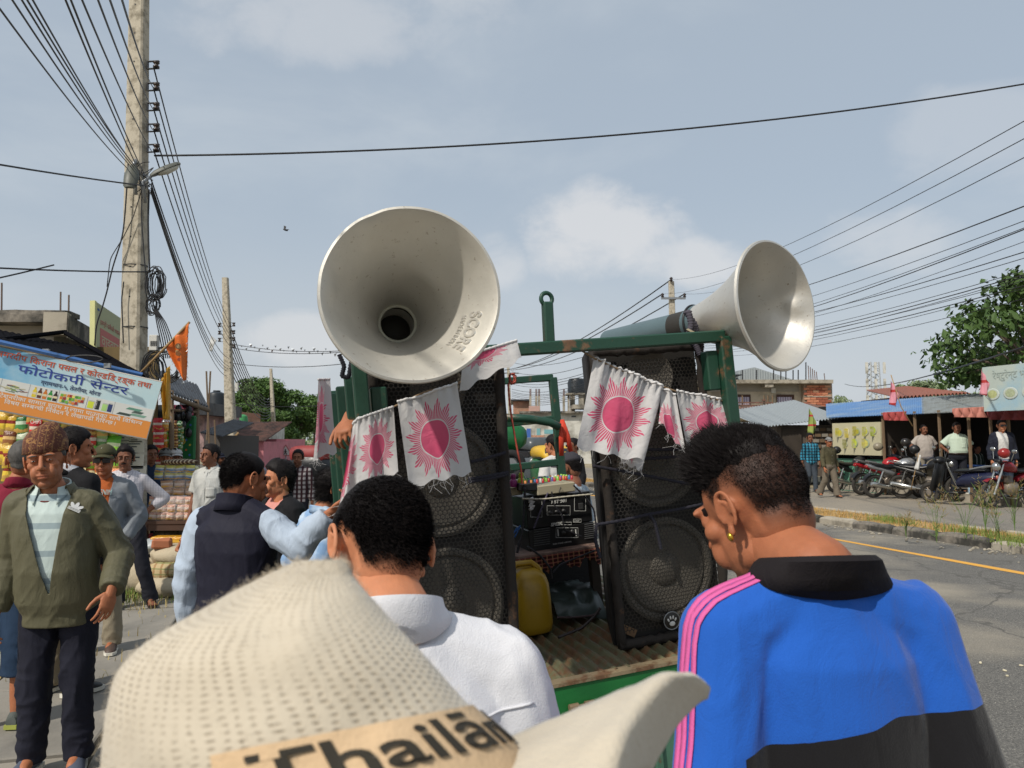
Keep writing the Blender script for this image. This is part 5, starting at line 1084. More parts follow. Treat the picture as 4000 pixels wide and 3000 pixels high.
# ------------------------------------------------------------------ trees
def m_leaf(name,c1,c2):
 m=newmat(name);t=NT(m);v=t.coord();c=t.mix(t.noise(v,1.3,3),srgb(c1),srgb(c2));t.l(c,t.b.inputs['Base Color']);t.b.inputs['Roughness'].default_value=.55;t.b.inputs['Specular IOR Level'].default_value=.3
 t.b.inputs['Subsurface Weight'].default_value=.0;return m
M_LEAF=m_leaf('leaf_mid','3f5a2a','5f7a3a');M_LEAF2=m_leaf('leaf_dark','344d24','55702f');M_LEAF3=m_leaf('leaf_grey','6b7a5a','8a9870');M_BARK=mat('bark','5d5146',.9,var=.3,bump=.6,bs=30)
def tree(label,base,h,crown,nclump,nleaf,ls,m,seed,trunk_h=.35,group=None,name='tree',droop=0.):
 r=np.random.default_rng(seed);rt=thing(name,label,'tree',base,0,group);rx,ry,rz=crown;cz=h-rz;tb=MB();tb.tube([(0,0,-.1),(.1,0,h*trunk_h*.6),(0,.1,cz)],[.035*h*.6,.03*h*.6,.015*h*.6],8);C_=[]
 for k in range(nclump):
  a=r.uniform(0,6.28);z=r.uniform(-.8,1);q=math.sqrt(max(0,1-z*z))*r.uniform(.45,1);c=np.array((rx*q*math.cos(a),ry*q*math.sin(a),cz+rz*z*.85));C_.append(c)
  s_=np.array((0,0,max(h*trunk_h,cz-rz*.6+r.uniform(-.1,.2)*rz)));mid_=(s_+c)/2+r.normal(0,.08*h*.3,3);tb.tube([s_,mid_,c],[.011*h,.007*h,.003*h],5)
 tb.build('trunk',M_BARK,rt,True);C_=np.array(C_);ci=r.integers(0,nclump,nleaf);cr_=np.array((rx,ry,rz)).mean()*.34;d=r.normal(0,1,(nleaf,3));d/=np.linalg.norm(d,axis=1)[:,None];P_=C_[ci]+d*(r.random(nleaf)**.45)[:,None]*cr_*np.array((1.25,1.25,.7))*r.uniform(.7,1.2,nclump)[ci][:,None]
 n_=d*.6+r.normal(0,.6,(nleaf,3))+np.array((0,0,.7));n_/=np.linalg.norm(n_,axis=1)[:,None];a=np.cross(n_,r.normal(0,1,(nleaf,3)));a/=np.linalg.norm(a,axis=1)[:,None];b=np.cross(n_,a);l=(ls*r.uniform(.6,1.3,nleaf))[:,None]
 if droop:a=a*(1-droop)+np.array((0,0,-1.))*droop
 V=np.stack([P_-a*l,P_+b*l*.5-n_*l*.1,P_+a*l,P_-b*l*.5-n_*l*.1],1).reshape(-1,3);o=np.arange(nleaf)*4;mb=MB();mb.raw(V,[(x,x+1,x+2,x+3)for x in o]);mb.build('crown',m,rt);return rt
def gx(u,d,z=0):p=W(u,1700,d);return(p.x,d,z)
tg='trees at the far end of the street'
tree('large spreading tree left of the third pole',gx(1010,70),7.3,(2.9,3,2.3),46,14000,.16,M_LEAF2,1,group=tg);tree('broad tree right of the fourth pole above the crowd',gx(1150,74),6.4,(2.6,2.6,2.4),40,12000,.16,M_LEAF,2,group=tg);tree('lower tree filling behind the plaid shirt man',gx(1225,82),6.4,(2.2,2.4,2.3),34,9000,.17,M_LEAF2,3,group=tg);tree('small dark tree behind the pink wall',gx(955,60),5.4,(1.5,1.5,1.6),24,5000,.14,M_LEAF2,4,group=tg);tree('low bushy tree beyond the zebra crossing sign',gx(1085,66),4.2,(2.0,2,1.4),26,6000,.14,M_LEAF2,5,group=tg)
r=np.random.default_rng(31);n_=9000;px_=r.uniform(-110,150,n_);hh=3.2+2.2*fbm(np.stack([px_*.09,px_*0,px_*0],1),3);P_=np.stack([px_,165+r.normal(0,5,n_),r.random(n_)*hh],1);a=r.normal(0,1,(n_,3));a/=np.linalg.norm(a,axis=1)[:,None];b=np.cross(a,r.normal(0,1,(n_,3)));b/=np.linalg.norm(b,axis=1)[:,None];V=np.stack([P_-a*.6,P_+b*.4,P_+a*.6,P_-b*.4],1).reshape(-1,3);mb=MB();mb.raw(V,[(4*k,4*k+1,4*k+2,4*k+3)for k in range(n_)]);kind(tag(mb.build('far_trees',M_LEAF3),'hazy line of far trees along the horizon','trees'),'stuff')
# ------------------------------------------------------------------ far left buildings
def fbox(u0,v0,u1,v1,d,depth,m,name,parent,z0=None):
 p,q=W(u0,v1,d),W(u1,v0,d);mb=MB();mb.box(((p.x+q.x)/2,d+depth/2,(p.z+q.z)/2),(q.x-p.x,depth,q.z-p.z));return mb.build(name,m,parent)
def win(parent,u0,v0,u1,v1,d,fm,gm,bars=0,name='window'):
 f=fbox(u0,v0,u1,v1,d-.03,.1,fm,name,parent);px=(u1-u0)*.1;g=fbox(u0+px,v0+px,u1-px,v1-px,d-.045,.02,gm,'pane',f)
 for k in range(bars):uu=u0+px+(k+1)*(u1-u0-2*px)/(bars+1);fbox(uu-.6,v0+px,uu+.6,v1-px,d-.06,.012,fm,'bar',f)
 return f
M_WH=mat('paint_white_worn','c6c4bb',.85,var=.12,vs=1.2,dirt='8f8c82',dirtamt=.5,ds=.9);M_PINK=mat('paint_pink','c97f86',.85,var=.12,dirt='a66a6c',dirtamt=.5,ds=1);M_GLS=mat('window_dark','2b3238',.2,var=.2);M_TEAL=mat('paint_teal','6fa3a8',.7,var=.1);M_BRK=None
def m_brick():
 m=newmat('far_brick');t=NT(m);v=t.coord(rot=(R(90),0,0));b=t.n('ShaderNodeTexBrick',Scale=3.2);t.l(v,b.inputs['Vector']);b.inputs['Color1'].default_value=(*srgb('a4694f'),1);b.inputs['Color2'].default_value=(*srgb('b98468'),1);b.inputs['Mortar'].default_value=(*srgb('b5a595'),1);b.inputs['Mortar Size'].default_value=.02
 c=t.mix(t.ramp(t.noise(v,.8,5),.5,.75),b.outputs[0],srgb('7d6a58'));t.l(c,t.b.inputs['Base Color']);t.b.inputs['Roughness'].default_value=.9;return m
M_BRK=m_brick();M_TINR=mat('tin_rust','7a5648',.8,var=.3,dirt='4d3f38',dirtamt=.7);M_BLUE=mat('paint_blue','3a62a8',.7,var=.15)
dB=42.
B1=thing('white_brick_house','white house with an unfinished brick upper storey left of the second pole','building',(0,0,0));fbox(775,1655,985,1800,dB,6,M_WH,'wall',B1);fbox(755,1605,905,1655,dB+1.5,5,M_BRK,'upper_wall',B1);fbox(780,1648,905,1656,dB-.4,6,M_CONCD,'slab',B1);fbox(690,1650,780,1800,dB+1,6,M_CONC,'side_wall',B1)
for u in(798,835,690,720):win(B1,u-9,1680,u+9,1715,dB if u>780 else dB+1,M_CONCD,M_GLS,2)
for u in(742,750,868,876,884):mb=MB();mb.tube([W(u,1606,dB+2),W(u+1,1570,dB+2)],.03,5);mb.build('reinforcing_bar',M_TINR,B1)
mb=MB();p=W(845,1602,dB+2);mb.lathe([(.0,0),(.5,0),(.52,.2),(.5,.25),(.52,.45),(.5,.5),(.52,.75),(.45,.95),(.2,1.05),(.2,1.12),(0,1.12)],20);o=mb.build('water_tank',mat('tank_black','20262b',.45,var=.1),None,True,40);o.location=p;tag(o,'black round water tank on the brick house roof','water tank')
mb=MB();p=W(945,1700,dB-1);mb.lathe([(.0,0),(.28,0),(.3,.12),(.28,.2),(.3,.4),(.28,.5),(.3,.75),(.26,1.0),(.1,1.1),(0,1.1)],18);o=mb.build('water_tank',mat('tank_green','3b8a52',.5,var=.15),None,True,40);o.location=p;tag(o,'green water tank beside the second pole','water tank')
mb=MB();q=p;
for x in(-.25,.25):mb.box((q.x+x,q.y,q.z/2),(.06,.06,q.z))
mb.box((q.x,q.y,q.z-.03),(.7,.6,.06));tag(mb.build('tank_stand',M_STEEL),'grey stand carrying the green water tank','stand')
B2=thing('pink_shed','pink painted shed with a tin roof behind the crowd','building',(0,0,0));dP=33.;fbox(852,1725,1030,1850,dP,5,M_PINK,'wall',B2);fbox(980,1715,1080,1850,dP+3,5,M_PINK,'wing_wall',B2)
a,b=W(848,1724,dP-.3),W(1035,1722,dP-.3);corr(a,b,a+Vector((0,4,.9)),b+Vector((0,4,.9)),.03,26).build('tin_sheet',M_TINR,B2,True);fbox(1000,1795,1075,1850,dP+2.9,.05,M_BLUE,'blue_panel',B2)
B3=thing('dark_tin_shop','dark low shop between the stall and the pink shed','building',(0,0,0));fbox(795,1700,860,1850,26,4,mat('dark_boards','4b4744',.9,var=.3),'wall',B3);a,b=W(780,1690,25),W(870,1705,25);corr(a,b,a+Vector((0,3,.5)),b+Vector((0,3,.5)),.03,12).build('tin_sheet',M_TIN,B3,True)
B4=thing('tin_house','dark tin roofed house behind the second stall','building',(0,0,0));fbox(700,1572,805,1620,30,4,M_TIN,'loft',B4);fbox(640,1590,800,1800,31,4,mat('facade_rose','a88a86',.85,var=.25,dirt='6a5a58'),'wall',B4);win(B4,720,1655,740,1690,31,M_CONCD,M_GLS,2);win(B4,752,1660,770,1695,31,M_WH,M_GLS,2)
# banner and traffic sign between the poles
mb=MB();p,q=W(1035,1742,38),W(1108,1768,38);mb.box(((p.x+q.x)/2,38,(p.z+q.z)/2),(q.x-p.x,.05,p.z-q.z));BN=mb.build('shop_banner',mat('banner_pale','b9c4a0',.6,var=.1));tag(BN,'pale green banner sign hanging between the far poles','sign');lettering('फोटो स्टुडियो',frame(W(1042,1763,37.96),(1,0,0),(0,0,1)),.2,mat('banner_text','9aa83a',.6),BN,width=.75)
mb=MB();p=W(1117,1765,36);mb.tube([(p.x,36,0),(p.x,36,p.z)],.03,7);TS=mb.build('crossing_sign',M_STEEL,None,True);tag(TS,'white triangular pedestrian crossing sign behind the crowd','traffic sign')
tri=lambda s_,o,m_,nm_:MB().loft([np.array([(p.x-s_,36-o,p.z-s_*.58),(p.x+s_,36-o,p.z-s_*.58),(p.x,36-o,p.z+s_*1.15)]),np.array([(p.x-s_,36-o-.01,p.z-s_*.58),(p.x+s_,36-o-.01,p.z-s_*.58),(p.x,36-o-.01,p.z+s_*1.15)])]).build(nm_,m_,TS)
tri(.3,.04,mat('sign_edge_red','a83a32',.5),'triangle_rim');tri(.25,.055,mat('sign_white','d2d2cc'),'triangle_face');mb=MB();mb.ell((p.x,35.92,p.z+.1),(.03,.01,.03),n=8,m=6);mb.tube([(p.x,35.92,p.z+.07),(p.x,35.92,p.z-.03),(p.x-.07,35.92,p.z-.12)],.018,5);mb.tube([(p.x,35.92,p.z-.03),(p.x+.07,35.92,p.z-.12)],.018,5);mb.tube([(p.x-.07,35.92,p.z+.02),(p.x,35.92,p.z+.05),(p.x+.06,35.92,p.z)],.014,5);mb.build('walker',M_WIRE,TS)
for k,(u,v,d)in enumerate(((957,1735,30),(1061,1700,58))):flag(('small orange pennant tied to the second pole','tiny orange pennant on the third pole')[k],[W(u-4,v,d),W(u+6,v+5,d),W(u+14,v+28,d),W(u,v+20,d)],M_SAFF,waves=1,amp=.05,n=8)
mb=MB();mb.tube([W(898,1725,28.6),W(932,1690,28.6)],.05,5);tag(mb.build('bamboo_pole',mat('bamboo','9a7d55')),'short bamboo stick tied across the second pole','stick')
for k,(u0,v0,u1,v1)in enumerate(((806,1450,818,1750),(822,1450,808,1720),(838,1640,842,1740))):mb=MB();mb.tube([W(u0,v0,22),W(u1,v1,22)],.025,5);tag(mb.build('bamboo_pole',M_BAM),('tall bamboo pole beyond the stall','leaning bamboo pole crossing the tall one','short bamboo pole near the second utility pole')[k],'pole')
flag('small white pennant on the tall bamboo pole',[W(815,1370,22),W(825,1310,22),W(845,1330,22),W(828,1372,22)],cloth('flag_white','c9c8c4'),waves=1,amp=.03,n=8)
# ================================================================== loudspeaker truck
TX=thing('cargo_truck','small green cargo truck carrying loudspeakers with its tailgate dropped','truck',(.18,2.71,.825));TX.rotation_euler=Euler((0,R(-5.5),HEAD),'XYZ')
TMX=Matrix.Translation((.18,2.71,.825))@Euler((0,R(-5.5),HEAD),'XYZ').to_matrix().to_4x4();TIN=TMX.inverted()
def TP(u,v,y):
 o=TIN@Vector((0,0,CAM_H));d=TIN.to_3x3()@ray(u,v);t=(y-o.y)/d.y;return np.array(o+d*t)
def TW(p):return np.array(TMX@Vector(p))
def local_thing(name,label,cat,group=None):
 o=thing(name,label,cat,TX.location,0,group);o.rotation_euler=TX.rotation_euler;return o
def m_gpaint(name,col,rust=.5):
 m=newmat(name);t=NT(m);v=t.coord();c=t.mix(t.noise(v,5,4),tuple(x*.75 for x in srgb(col)),tuple(x*1.2 for x in srgb(col)));g=t.ramp(t.noise(v,11,7,.7),.68-rust*.2,.74-rust*.16);c=t.mix(g,c,t.mix(t.noise(v,30,3),srgb('4a3022'),srgb('8a6a4c')));t.l(c,t.b.inputs['Base Color']);t.b.inputs['Roughness'].default_value=.45;t.bump(t.noise(v,60,4),.3,.003);return m
M_GR=m_gpaint('truck_green','1f4434',.5);M_GRB=m_gpaint('truck_green_bright','1a6a32',.25);M_GRT=m_gpaint('tailgate_green','4d7560',.4);M_FLR=m_gpaint('bed_floor','6b6a50',1.15);M_RUB=mat('rubber','1a1a1b',.85,var=.2,bump=.4)
HW,HL,TL=.77,.60,2.02
G_=corr((-HL,0,0),(HW,0,0),(-HL,TL,0),(HW,TL,0),.011,28,12,.006);v=G_.arr();v[:,2]+=(fbm(v*5,2)-.5)*.02;G_.v=[v];G_.build('bed_floor',M_FLR,TX,True)
mb=MB();mb.box((0,-.012,-.055),(2*HW,.024,.1));mb.build('rear_sill',M_GRB,TX);mb=MB();mb.box((0,-.006,.004),(2*HW,.05,.012));mb.build('sill_edge',m_gpaint('rusty_edge','8a7a60',.9),TX)
mb=MB();mb.box((0,-.03,-.32),(2*HW,.014,.42));tg_=mb.build('tailgate',M_GRT,TX)
for(x,z,sx,sz)in((0,-.13,2*HW,.035),(0,-.52,2*HW,.035),(-.35,-.32,.03,.36),(.3,-.32,.03,.36),(.62,-.32,.03,.36)):q=MB();q.bbox((x,-.045,z),(sx,.02,sz),.004);q.build('tailgate_rib',M_GRT,tg_)
for x in(-.45,.04,.5):
 q=MB();q.tube([(x-.045,-.04,-.075),(x-.012,-.04,-.075)],.014,10);q.tube([(x+.012,-.04,-.075),(x+.045,-.04,-.075)],.014,10);q.box((x,-.038,-.1),(.05,.012,.06));q.build('hinge',m_gpaint('hinge_rust','7d6a52',.9),TX)
mb=MB();mb.box((0,TL/2,-.12),(1.0,TL,.1));mb.box((-.5,TL/2,-.06),(.06,TL,.1));mb.box((.5,TL/2,-.06),(.06,TL,.1));mb.build('chassis',M_GR,TX)
def bar(a,b,name='rail',w_=.042,m_=None,parent=None):
 a,b=np.array(a,float),np.array(b,float);M_=look(b-a,(0,1,.01));mb=MB();L_=np.linalg.norm(b-a);mb.bbox((a+b)/2,(w_,w_,L_),.005,M_);return mb.build(name,m_ or M_GR,parent or TX)
HT=1.15
for x,y in((-HL,.03),(HW,.03),(-HL,TL),(HW,TL)):bar((x,y,-.05),(x,y,HT),'post',.048)
for y in(.45,1.0,1.5):bar((-HL,y,-.05),(-HL,y,HT-.02),'post');
for y in(1.0,):bar((HW,y,-.05),(HW,y,HT-.02),'post')
for z in(HT,.74,.4):bar((-HL,.05,z),(-HL,TL,z))
for z in(HT,.89,.62,.3):bar((HW,.05,z),(HW,TL,z));bar((-HL,TL,z),(HW,TL,z))
bar((-HL,.03,HT+.002),(HW,.03,HT+.002),'rail',.044);bar((HW-.05,.06,.95),(HW-.05,.06,1.1),'bracket',.05);bar((-HL+.06,.07,.92),(-HL+.06,.07,1.06),'bracket',.055)
p=TP(2145,1345,.03);q=TP(2137,1180,.03);bar(p,q,'ring_post',.036);mb=MB();q2=TP(2135,1168,.03);mb.torus(q2,.022,.008,look((.15,-1,0)),20,8);mb.build('ring',M_GR,TX,True)
a,b=TP(1950,1630,TL-.1),TP(2185,1668,TL-.1);mb=MB();mb.tube([a,a*.5+b*.5+np.array((0,0,.02)),TP(2150,1650,TL-.1),b],.025,8);mb.build('brace_tube',M_GR,TX,True)
for x in(-.62,.62):
 W_=MB();M_=look((1,0,0));W_.torus((x,.55,-.5),.235,.075,M_,32,12,1.1);wo=W_.build('wheel',M_RUB,TX,True);q=MB();q.lathe([(0,-.03),(.1,-.03),(.17,.0),(.185,.05),(.185,-.05)],24,M_,(x,.55,-.5));q.build('rim',M_STEEL,wo,True)
mb=MB();mb.tube([(-.62,.55,-.5),(.62,.55,-.5)],.04,8);mb.build('axle',M_PORC,TX);mb=MB();mb.bbox((0,TL+.62,.0),(1.2,1.1,1.0),.12);cb=mb.build('cab',M_GRB,TX,True,40);mb=MB();mb.bbox((0,TL+.062,.25),(.9,.02,.3),.03);mb.build('rear_window',M_GLS,cb);W_=MB();W_.torus((0,TL+1.0,-.5),.2,.07,look((1,0,0)),24,10);W_.build('wheel',M_RUB,TX,True)
# ------------------------------------------------------------------ speakers
def m_grille():
 m=newmat('grille_mesh');t=NT(m);v=t.coord(scale=(62,62,62));s=t.n('ShaderNodeSeparateXYZ');t.l(v,s.inputs[0]);x,z=s.outputs[0],s.outputs[2];ds=[]
 for o in(0.,.5):
  a=t.math('SUBTRACT',t.math('FRACT',t.math('ADD',x,o)),.5);b=t.math('MULTIPLY',t.math('SUBTRACT',t.math('FRACT',t.math('ADD',t.math('DIVIDE',z,1.732),o)),.5),1.732);ds.append(t.math('SQRT',t.math('ADD',t.math('MULTIPLY',a,a),t.math('MULTIPLY',b,b))))
 d=t.math('MINIMUM',ds[0],ds[1]);hole=t.math('LESS_THAN',d,.425);c=t.mix(t.noise(v,.35,5,.7),srgb('151515'),srgb('3d3832'));t.l(c,t.b.inputs['Base Color']);t.b.inputs['Roughness'].default_value=.45;t.b.inputs['Metallic'].default_value=.3
 t.l(t.math('SUBTRACT',1.0,hole),t.b.inputs['Alpha']);return m
M_GRL=m_grille();M_CAB=mat('cabinet_black','1c1a19',.75,var=.3,vs=10,bump=.5,bs=80,dirt='3a3028',dirtamt=.1,ds=12);M_EDGE=mat('chipped_edge','241e19',.85,var=.4,vs=20,bump=.8,bs=50,dirt='5d4029',dirtamt=.05,ds=16);M_CONE=mat('cone_grey','57524a',.8,var=.25,vs=14,bump=.3)
def speaker(label,x0,x1,y,h,z0=.015,tiltz=0.,paw=False):
 rt=local_thing('loudspeaker',label,'loudspeaker','tall loudspeaker cabinets');w_=x1-x0;cx=(x0+x1)/2;D_=.42
 mb=MB();sec=lambda yy,k:np.array([(cx-w_/2*k,yy,z0),(cx+w_/2*k,yy,z0),(cx+w_/2*k,yy,z0+h),(cx-w_/2*k,yy,z0+h)]);mb.loft([sec(y+.074,.985),sec(y+.1,.97),sec(y+D_,.5)]);mb.build('cabinet',M_CAB,rt)
 for(a,b)in(((x0,z0),(x0,z0+h)),((x1,z0),(x1,z0+h)),((x0,z0),(x1,z0)),((x0,z0+h),(x1,z0+h))):
  mb=MB();n=26;r_=np.random.default_rng(int(abs(a[0]*99)+b[1]*70));pts=[np.array((a[0]+(b[0]-a[0])*t+(.012 if a[0]==x0 and b[0]==x0 else-.012 if a[0]==x1 and b[0]==x1 else 0),y+.02,a[1]+(b[1]-a[1])*t+(.012 if a[1]==z0==b[1]else-.012 if a[1]!=z0 and a[1]==b[1]else 0)))+r_.normal(0,.0016,3)for t in np.linspace(0,1,n)];mb.tube(pts,.019*(1+r_.normal(0,.06,n)),6);mb.build('edge_trim',M_EDGE,rt,True)
 mb=MB();mb.box((cx,y+.066,z0+h/2),(w_-.03,.012,h-.03));bf=mb.build('baffle',mat('baffle_dark','24211e',.9,var=.2),rt)
 for zc in(.255,.70):
  M_=look((0,-1,0));c=(cx,y+.0595,z0+zc*h/1.13+.005);q=MB();q.lathe([(.2,0),(.202,.014),(.19,.02),(.178,.018),(.17,.004),(.16,.012),(.15,.011),(.066,.001),(.064,.004),(.04,.016),(0,.02)],40,M_,c);q.build('woofer',M_CONE,rt,True,35)
 for s_ in(-1,1):
  q=MB();q.box((cx+s_*(w_/2-.06),y+.055,z0+.05),(.06,.004,.03),rotm(0,30,0));q.build('port_glint',mat('glint_tan','7a5f45',.9),rt)  # thin tan plate, its colour painted in as the glint of light at the port
 q=MB();q.lathe([(.0,0),(.05,.0),(.09,.02),(.1,.03)],24,look((0,-1,0)),(cx,y+.05,z0+h*.9));q.build('tweeter',M_CONE,rt,True)
 mb=MB();n=3;P_=np.zeros((9,9,3));
 for i in range(9):
  for j in range(9):a,b=i/8*2-1,j/8*2-1;P_[i,j]=(cx+b*(w_/2-.03),y+.022-.012*(1-a**6)*(1-b**6),z0+h/2+a*(h/2-.05))
 mb.grid(P_);g=mb.build('grille',M_GRL,rt,True)
 if paw:
  c=TP(2622,2423,y+.004);q=MB();q.lathe([(0,0),(.034,0),(.036,.004),(.03,.006),(0,.007)],28,look((0,-1,0)),c);bd=q.build('badge',mat('badge_black','121213',.3),rt,True);q=MB();q.torus(c+np.array((0,-.005,0)),.033,.0022,look((0,-1,0)),28,6);q.build('badge_rim',M_STEEL,bd,True)
  for(px_,pz_,rx,rz,an)in((0,-.011,.0125,.009,0),(-.015,.004,.0038,.0068,-25),(-.0055,.012,.0038,.0075,-8),(.0055,.012,.0038,.0075,8),(.0148,.004,.0038,.0068,25)):q=MB();q.ell(c+np.array((px_,-.0075,pz_)),(rx,.0015,rz),rotm(0,an,0),12,6);q.build('paw_pad',mat('badge_silver','c9c9c6',.4),bd,True)
 return rt
SR=speaker('right black loudspeaker with a paw badge on its grille',.29,.765,.167,1.13,paw=True);SL=speaker('left black loudspeaker behind the white shirt man',-.60,-.125,.09,1.12);SL.rotation_euler=Euler((0,R(-3.6),HEAD),'XYZ');SBK=speaker('third loudspeaker standing at the left rail of the truck',-.56,-.15,.98,1.05)
# ropes
M_ROPE=mat('rope_navy','23222c',.9,var=.3,bump=.6,bs=200)
def rope(pts,y,label,rad=.006,m_=None,name='rope',world=False):
 P_=np.array([TW(TP(u,v,y))if not world else W(u,v,y)for u,v in pts]);ts=np.linspace(0,len(P_)-1,14*(len(P_)-1));Q=np.stack([np.interp(ts,np.arange(len(P_)),P_[:,k])for k in range(3)],1)
 for _ in range(5):Q[1:-1]=(Q[:-2]+2*Q[1:-1]+Q[2:])/4
 mb=MB();mb.tube(list(Q),[rad*(1+.18*math.sin(k*2.2))for k in range(len(Q))],6);return tag(mb.build(name,m_ or M_ROPE,None,True),label,name.split('_')[-1])
for k,(pts,y)in enumerate((([(2330,2050),(2420,2035),(2530,2010),(2650,1990),(2760,1966)],.14),([(2315,1820),(2420,1838),(2560,1865),(2740,1900)],.14),([(2450,1755),(2560,1757),(2690,1755)],.14),([(2460,1795),(2560,1790),(2690,1780)],.14),([(2535,2010),(2558,2040),(2570,2090),(2582,2145)],.138),([(1830,1872),(1900,1862),(1985,1845)],.065),([(1830,1882),(1900,1873),(1985,1853)],.065),([(1840,1805),(1920,1785),(1975,1768)],.065),([(2330,2052),(2325,2110),(2345,2180)],.13))):rope(pts,y,('dark rope slanting up across the middle of the right speaker','dark rope slanting down across the upper right speaker','level dark rope high on the right speaker','second level rope high on the right speaker','loose rope end hanging on the right speaker','upper strand of the rope round the left speaker','lower strand of the rope round the left speaker','thin cord higher on the left speaker','rope falling along the edge of the right speaker')[k],.0065)
# ------------------------------------------------------------------ horns
def m_alu(name,col,r0=.38):
 m=newmat(name);t=NT(m);v=t.coord();n1=t.noise(v,6,6,.6);c=t.mix(n1,tuple(x*.8 for x in srgb(col)),tuple(min(1,x*1.1)for x in srgb(col)));c=t.mix(t.ramp(t.noise(v,55,5,.7),.62,.72),c,srgb('8d7a62'));c=t.mix(t.math('MULTIPLY',t.ramp(t.noise(v,3.2,4),.45,.7),.22),c,srgb('a89a84'));t.l(c,t.b.inputs['Base Color']);t.b.inputs['Metallic'].default_value=.62;t.l(t.math('ADD',t.math('MULTIPLY',n1,.25),r0),t.b.inputs['Roughness']);t.bump(t.noise(v,14,4),.12,.02);return m
def horn(label,mouth,throat,Rm,Rt,m,seed,pipe=.5,pipe_r=.055,pipe_m=None,dents=()):
 mouth,throat=np.array(mouth),np.array(throat);ax=mouth-throat;L_=np.linalg.norm(ax);M_=look(ax/L_);rt=thing('horn_speaker',label,'horn speaker',throat,0,'aluminium horn speakers');prof=[]
 for s_ in np.linspace(0,1,26):prof.append((Rt+(Rm-Rt)*(.42*s_+.58*s_**2.1),s_*L_))
 lip=[(Rm+.004,L_+.004),(Rm+.011,L_+.002),(Rm+.013,L_-.008),(Rm+.005,L_-.012)];outp=[(r_+.004,z-.004)for r_,z in prof[::-1]]
 mb=MB();mb.lathe(prof+lip+outp,96,M_);v=mb.arr();lz=v@M_[:,2];v+=(fbm(v*5+seed,2)[:,None]-.5)*.012*(lz/L_)[:,None]
 for(dx,dy,s_,amt,rad)in dents:
  c=M_@np.array((dx*Rm,dy*Rm,s_*L_));w_=np.exp(-(np.linalg.norm(v-c,axis=1)/rad)**2)[:,None];v-=w_*amt*(c-M_[:,2]*(c@M_[:,2]))/np.linalg.norm(c-M_[:,2]*(c@M_[:,2]))
 mb.v=[v];bo=mb.build('bell',m,rt,True,50);bo.data.flip_normals()if False else None
 mb=MB();mb.torus(M_[:,2]*.004,Rt-.002,.0055,M_,40,8);mb.build('throat_ring',mat('ring_pale','a8a696',.5,var=.2),rt,True);mb=MB();mb.lathe([(Rt*.97,0),(Rt*.95,-.12),(Rt*.5,-.16),(0,-.16)],32,M_);mb.build('throat',mat('throat_dark','2e2b26',.7),rt,True)
 mb=MB();mb.lathe([(Rt+.006,.03),(Rt+.009,.0),(pipe_r,-.05),(pipe_r,-pipe),(0,-pipe)],28,M_);mb.build('driver_tube',pipe_m or m,rt,True,35)
 mb=MB();mb.torus(M_[:,2]*.0-M_[:,2]*.012,Rt+.01,.005,M_,32,6);mb.build('clamp',M_PORC,rt,True);return rt,M_,L_,prof
M_AL1=m_alu('aluminium_old','d6d2c8',.45);M_AL2=m_alu('aluminium_bright','d6d2c9',.3);M_TUBE=mat('tube_bluegrey','5a6c70',.4,.2,var=.15)
Hm,Ht=W(1608,1148,2.08),W(1552,1266,2.5);H1,HM1,HL1,PR1=horn('big aluminium horn speaker facing the viewer',Hm,Ht,.236,.061,M_AL1,1,.45,.055,None,((-.45,.9,.95,.009,.025),(-.95,.05,.93,.007,.03),(.3,.35,.55,.01,.05)))
def on_horn(a,s_,off=-.0015):
 z=s_*HL1;r_=np.interp(z,[q[1]for q in PR1],[q[0]for q in PR1])+off;return HM1@np.array((r_*math.cos(a),r_*math.sin(a),z))
# find lettering angle: mapped so the words run down the right inner side
def hl(text,a0,a1,s0,hgt,m_,ext):
 def fn(v):
  t=(v[:,0]-v[:,0].min())/(v[:,0].max()-v[:,0].min());y=v[:,1]/max(1e-6,v[:,1].max());out=np.array([on_horn(a0+(a1-a0)*tt,s0+hgt*yy,-.002-zz)for tt,yy,zz in zip(t,y,v[:,2])]);return out
 return lettering(text,Matrix.Identity(4),.1,m_,H1,ext=ext,fn=fn,bold=.002)
_x=HM1.T@(np.array(W(1810,1290,2.1))-np.array(Ht));_a=math.atan2(_x[1],_x[0]);_x2=HM1.T@(np.array(W(1840,1185,2.1))-np.array(Ht));_b=math.atan2(_x2[1],_x2[0]);sg_=1 if((_a-_b+math.pi)%(2*math.pi)-math.pi)>0 else-1
hl('SCORE',_b,_b+sg_*.66,.80,.10,M_AL2,.0025);hl('MADE IN INDIA',_b+sg_*.04,_b+sg_*.66,.72,.045,M_AL2,.0015)
Hm2,Ht2=W(3036,1190,2.86),W(2725,1262,3.16);H2,HM2,HL2,PR2=horn('bright aluminium horn speaker turned to the right',Hm2,Ht2,.236,.066,M_AL2,2,.52,.062,M_TUBE,((.8,.1,.9,.02,.04),(-.2,-.5,.7,.008,.05)))
mb=MB();a,b,c=np.array(W(2690,1290,3.02)),np.array(W(2760,1330,2.98)),np.array(W(2830,1345,2.98));mb.tube([a,b,c],.028,6,flat=(1,.25));tag(mb.build('mounting_bracket',mat('bracket_cream','a39c84',.6,var=.2,dirt='6a5a40'),None),'cream flat bracket holding the right horn to the frame','bracket')
for k,(u,v)in enumerate(((2765,1322),(2818,1338))):mb=MB();mb.lathe([(.009,0),(.009,.004),(0,.004)],10,look((0,-1,0)),W(u,v,2.955));tag(mb.build('bolt_hole',M_WIRE),('left','right')[k]+' bolt hole in the cream horn bracket','bolt hole')
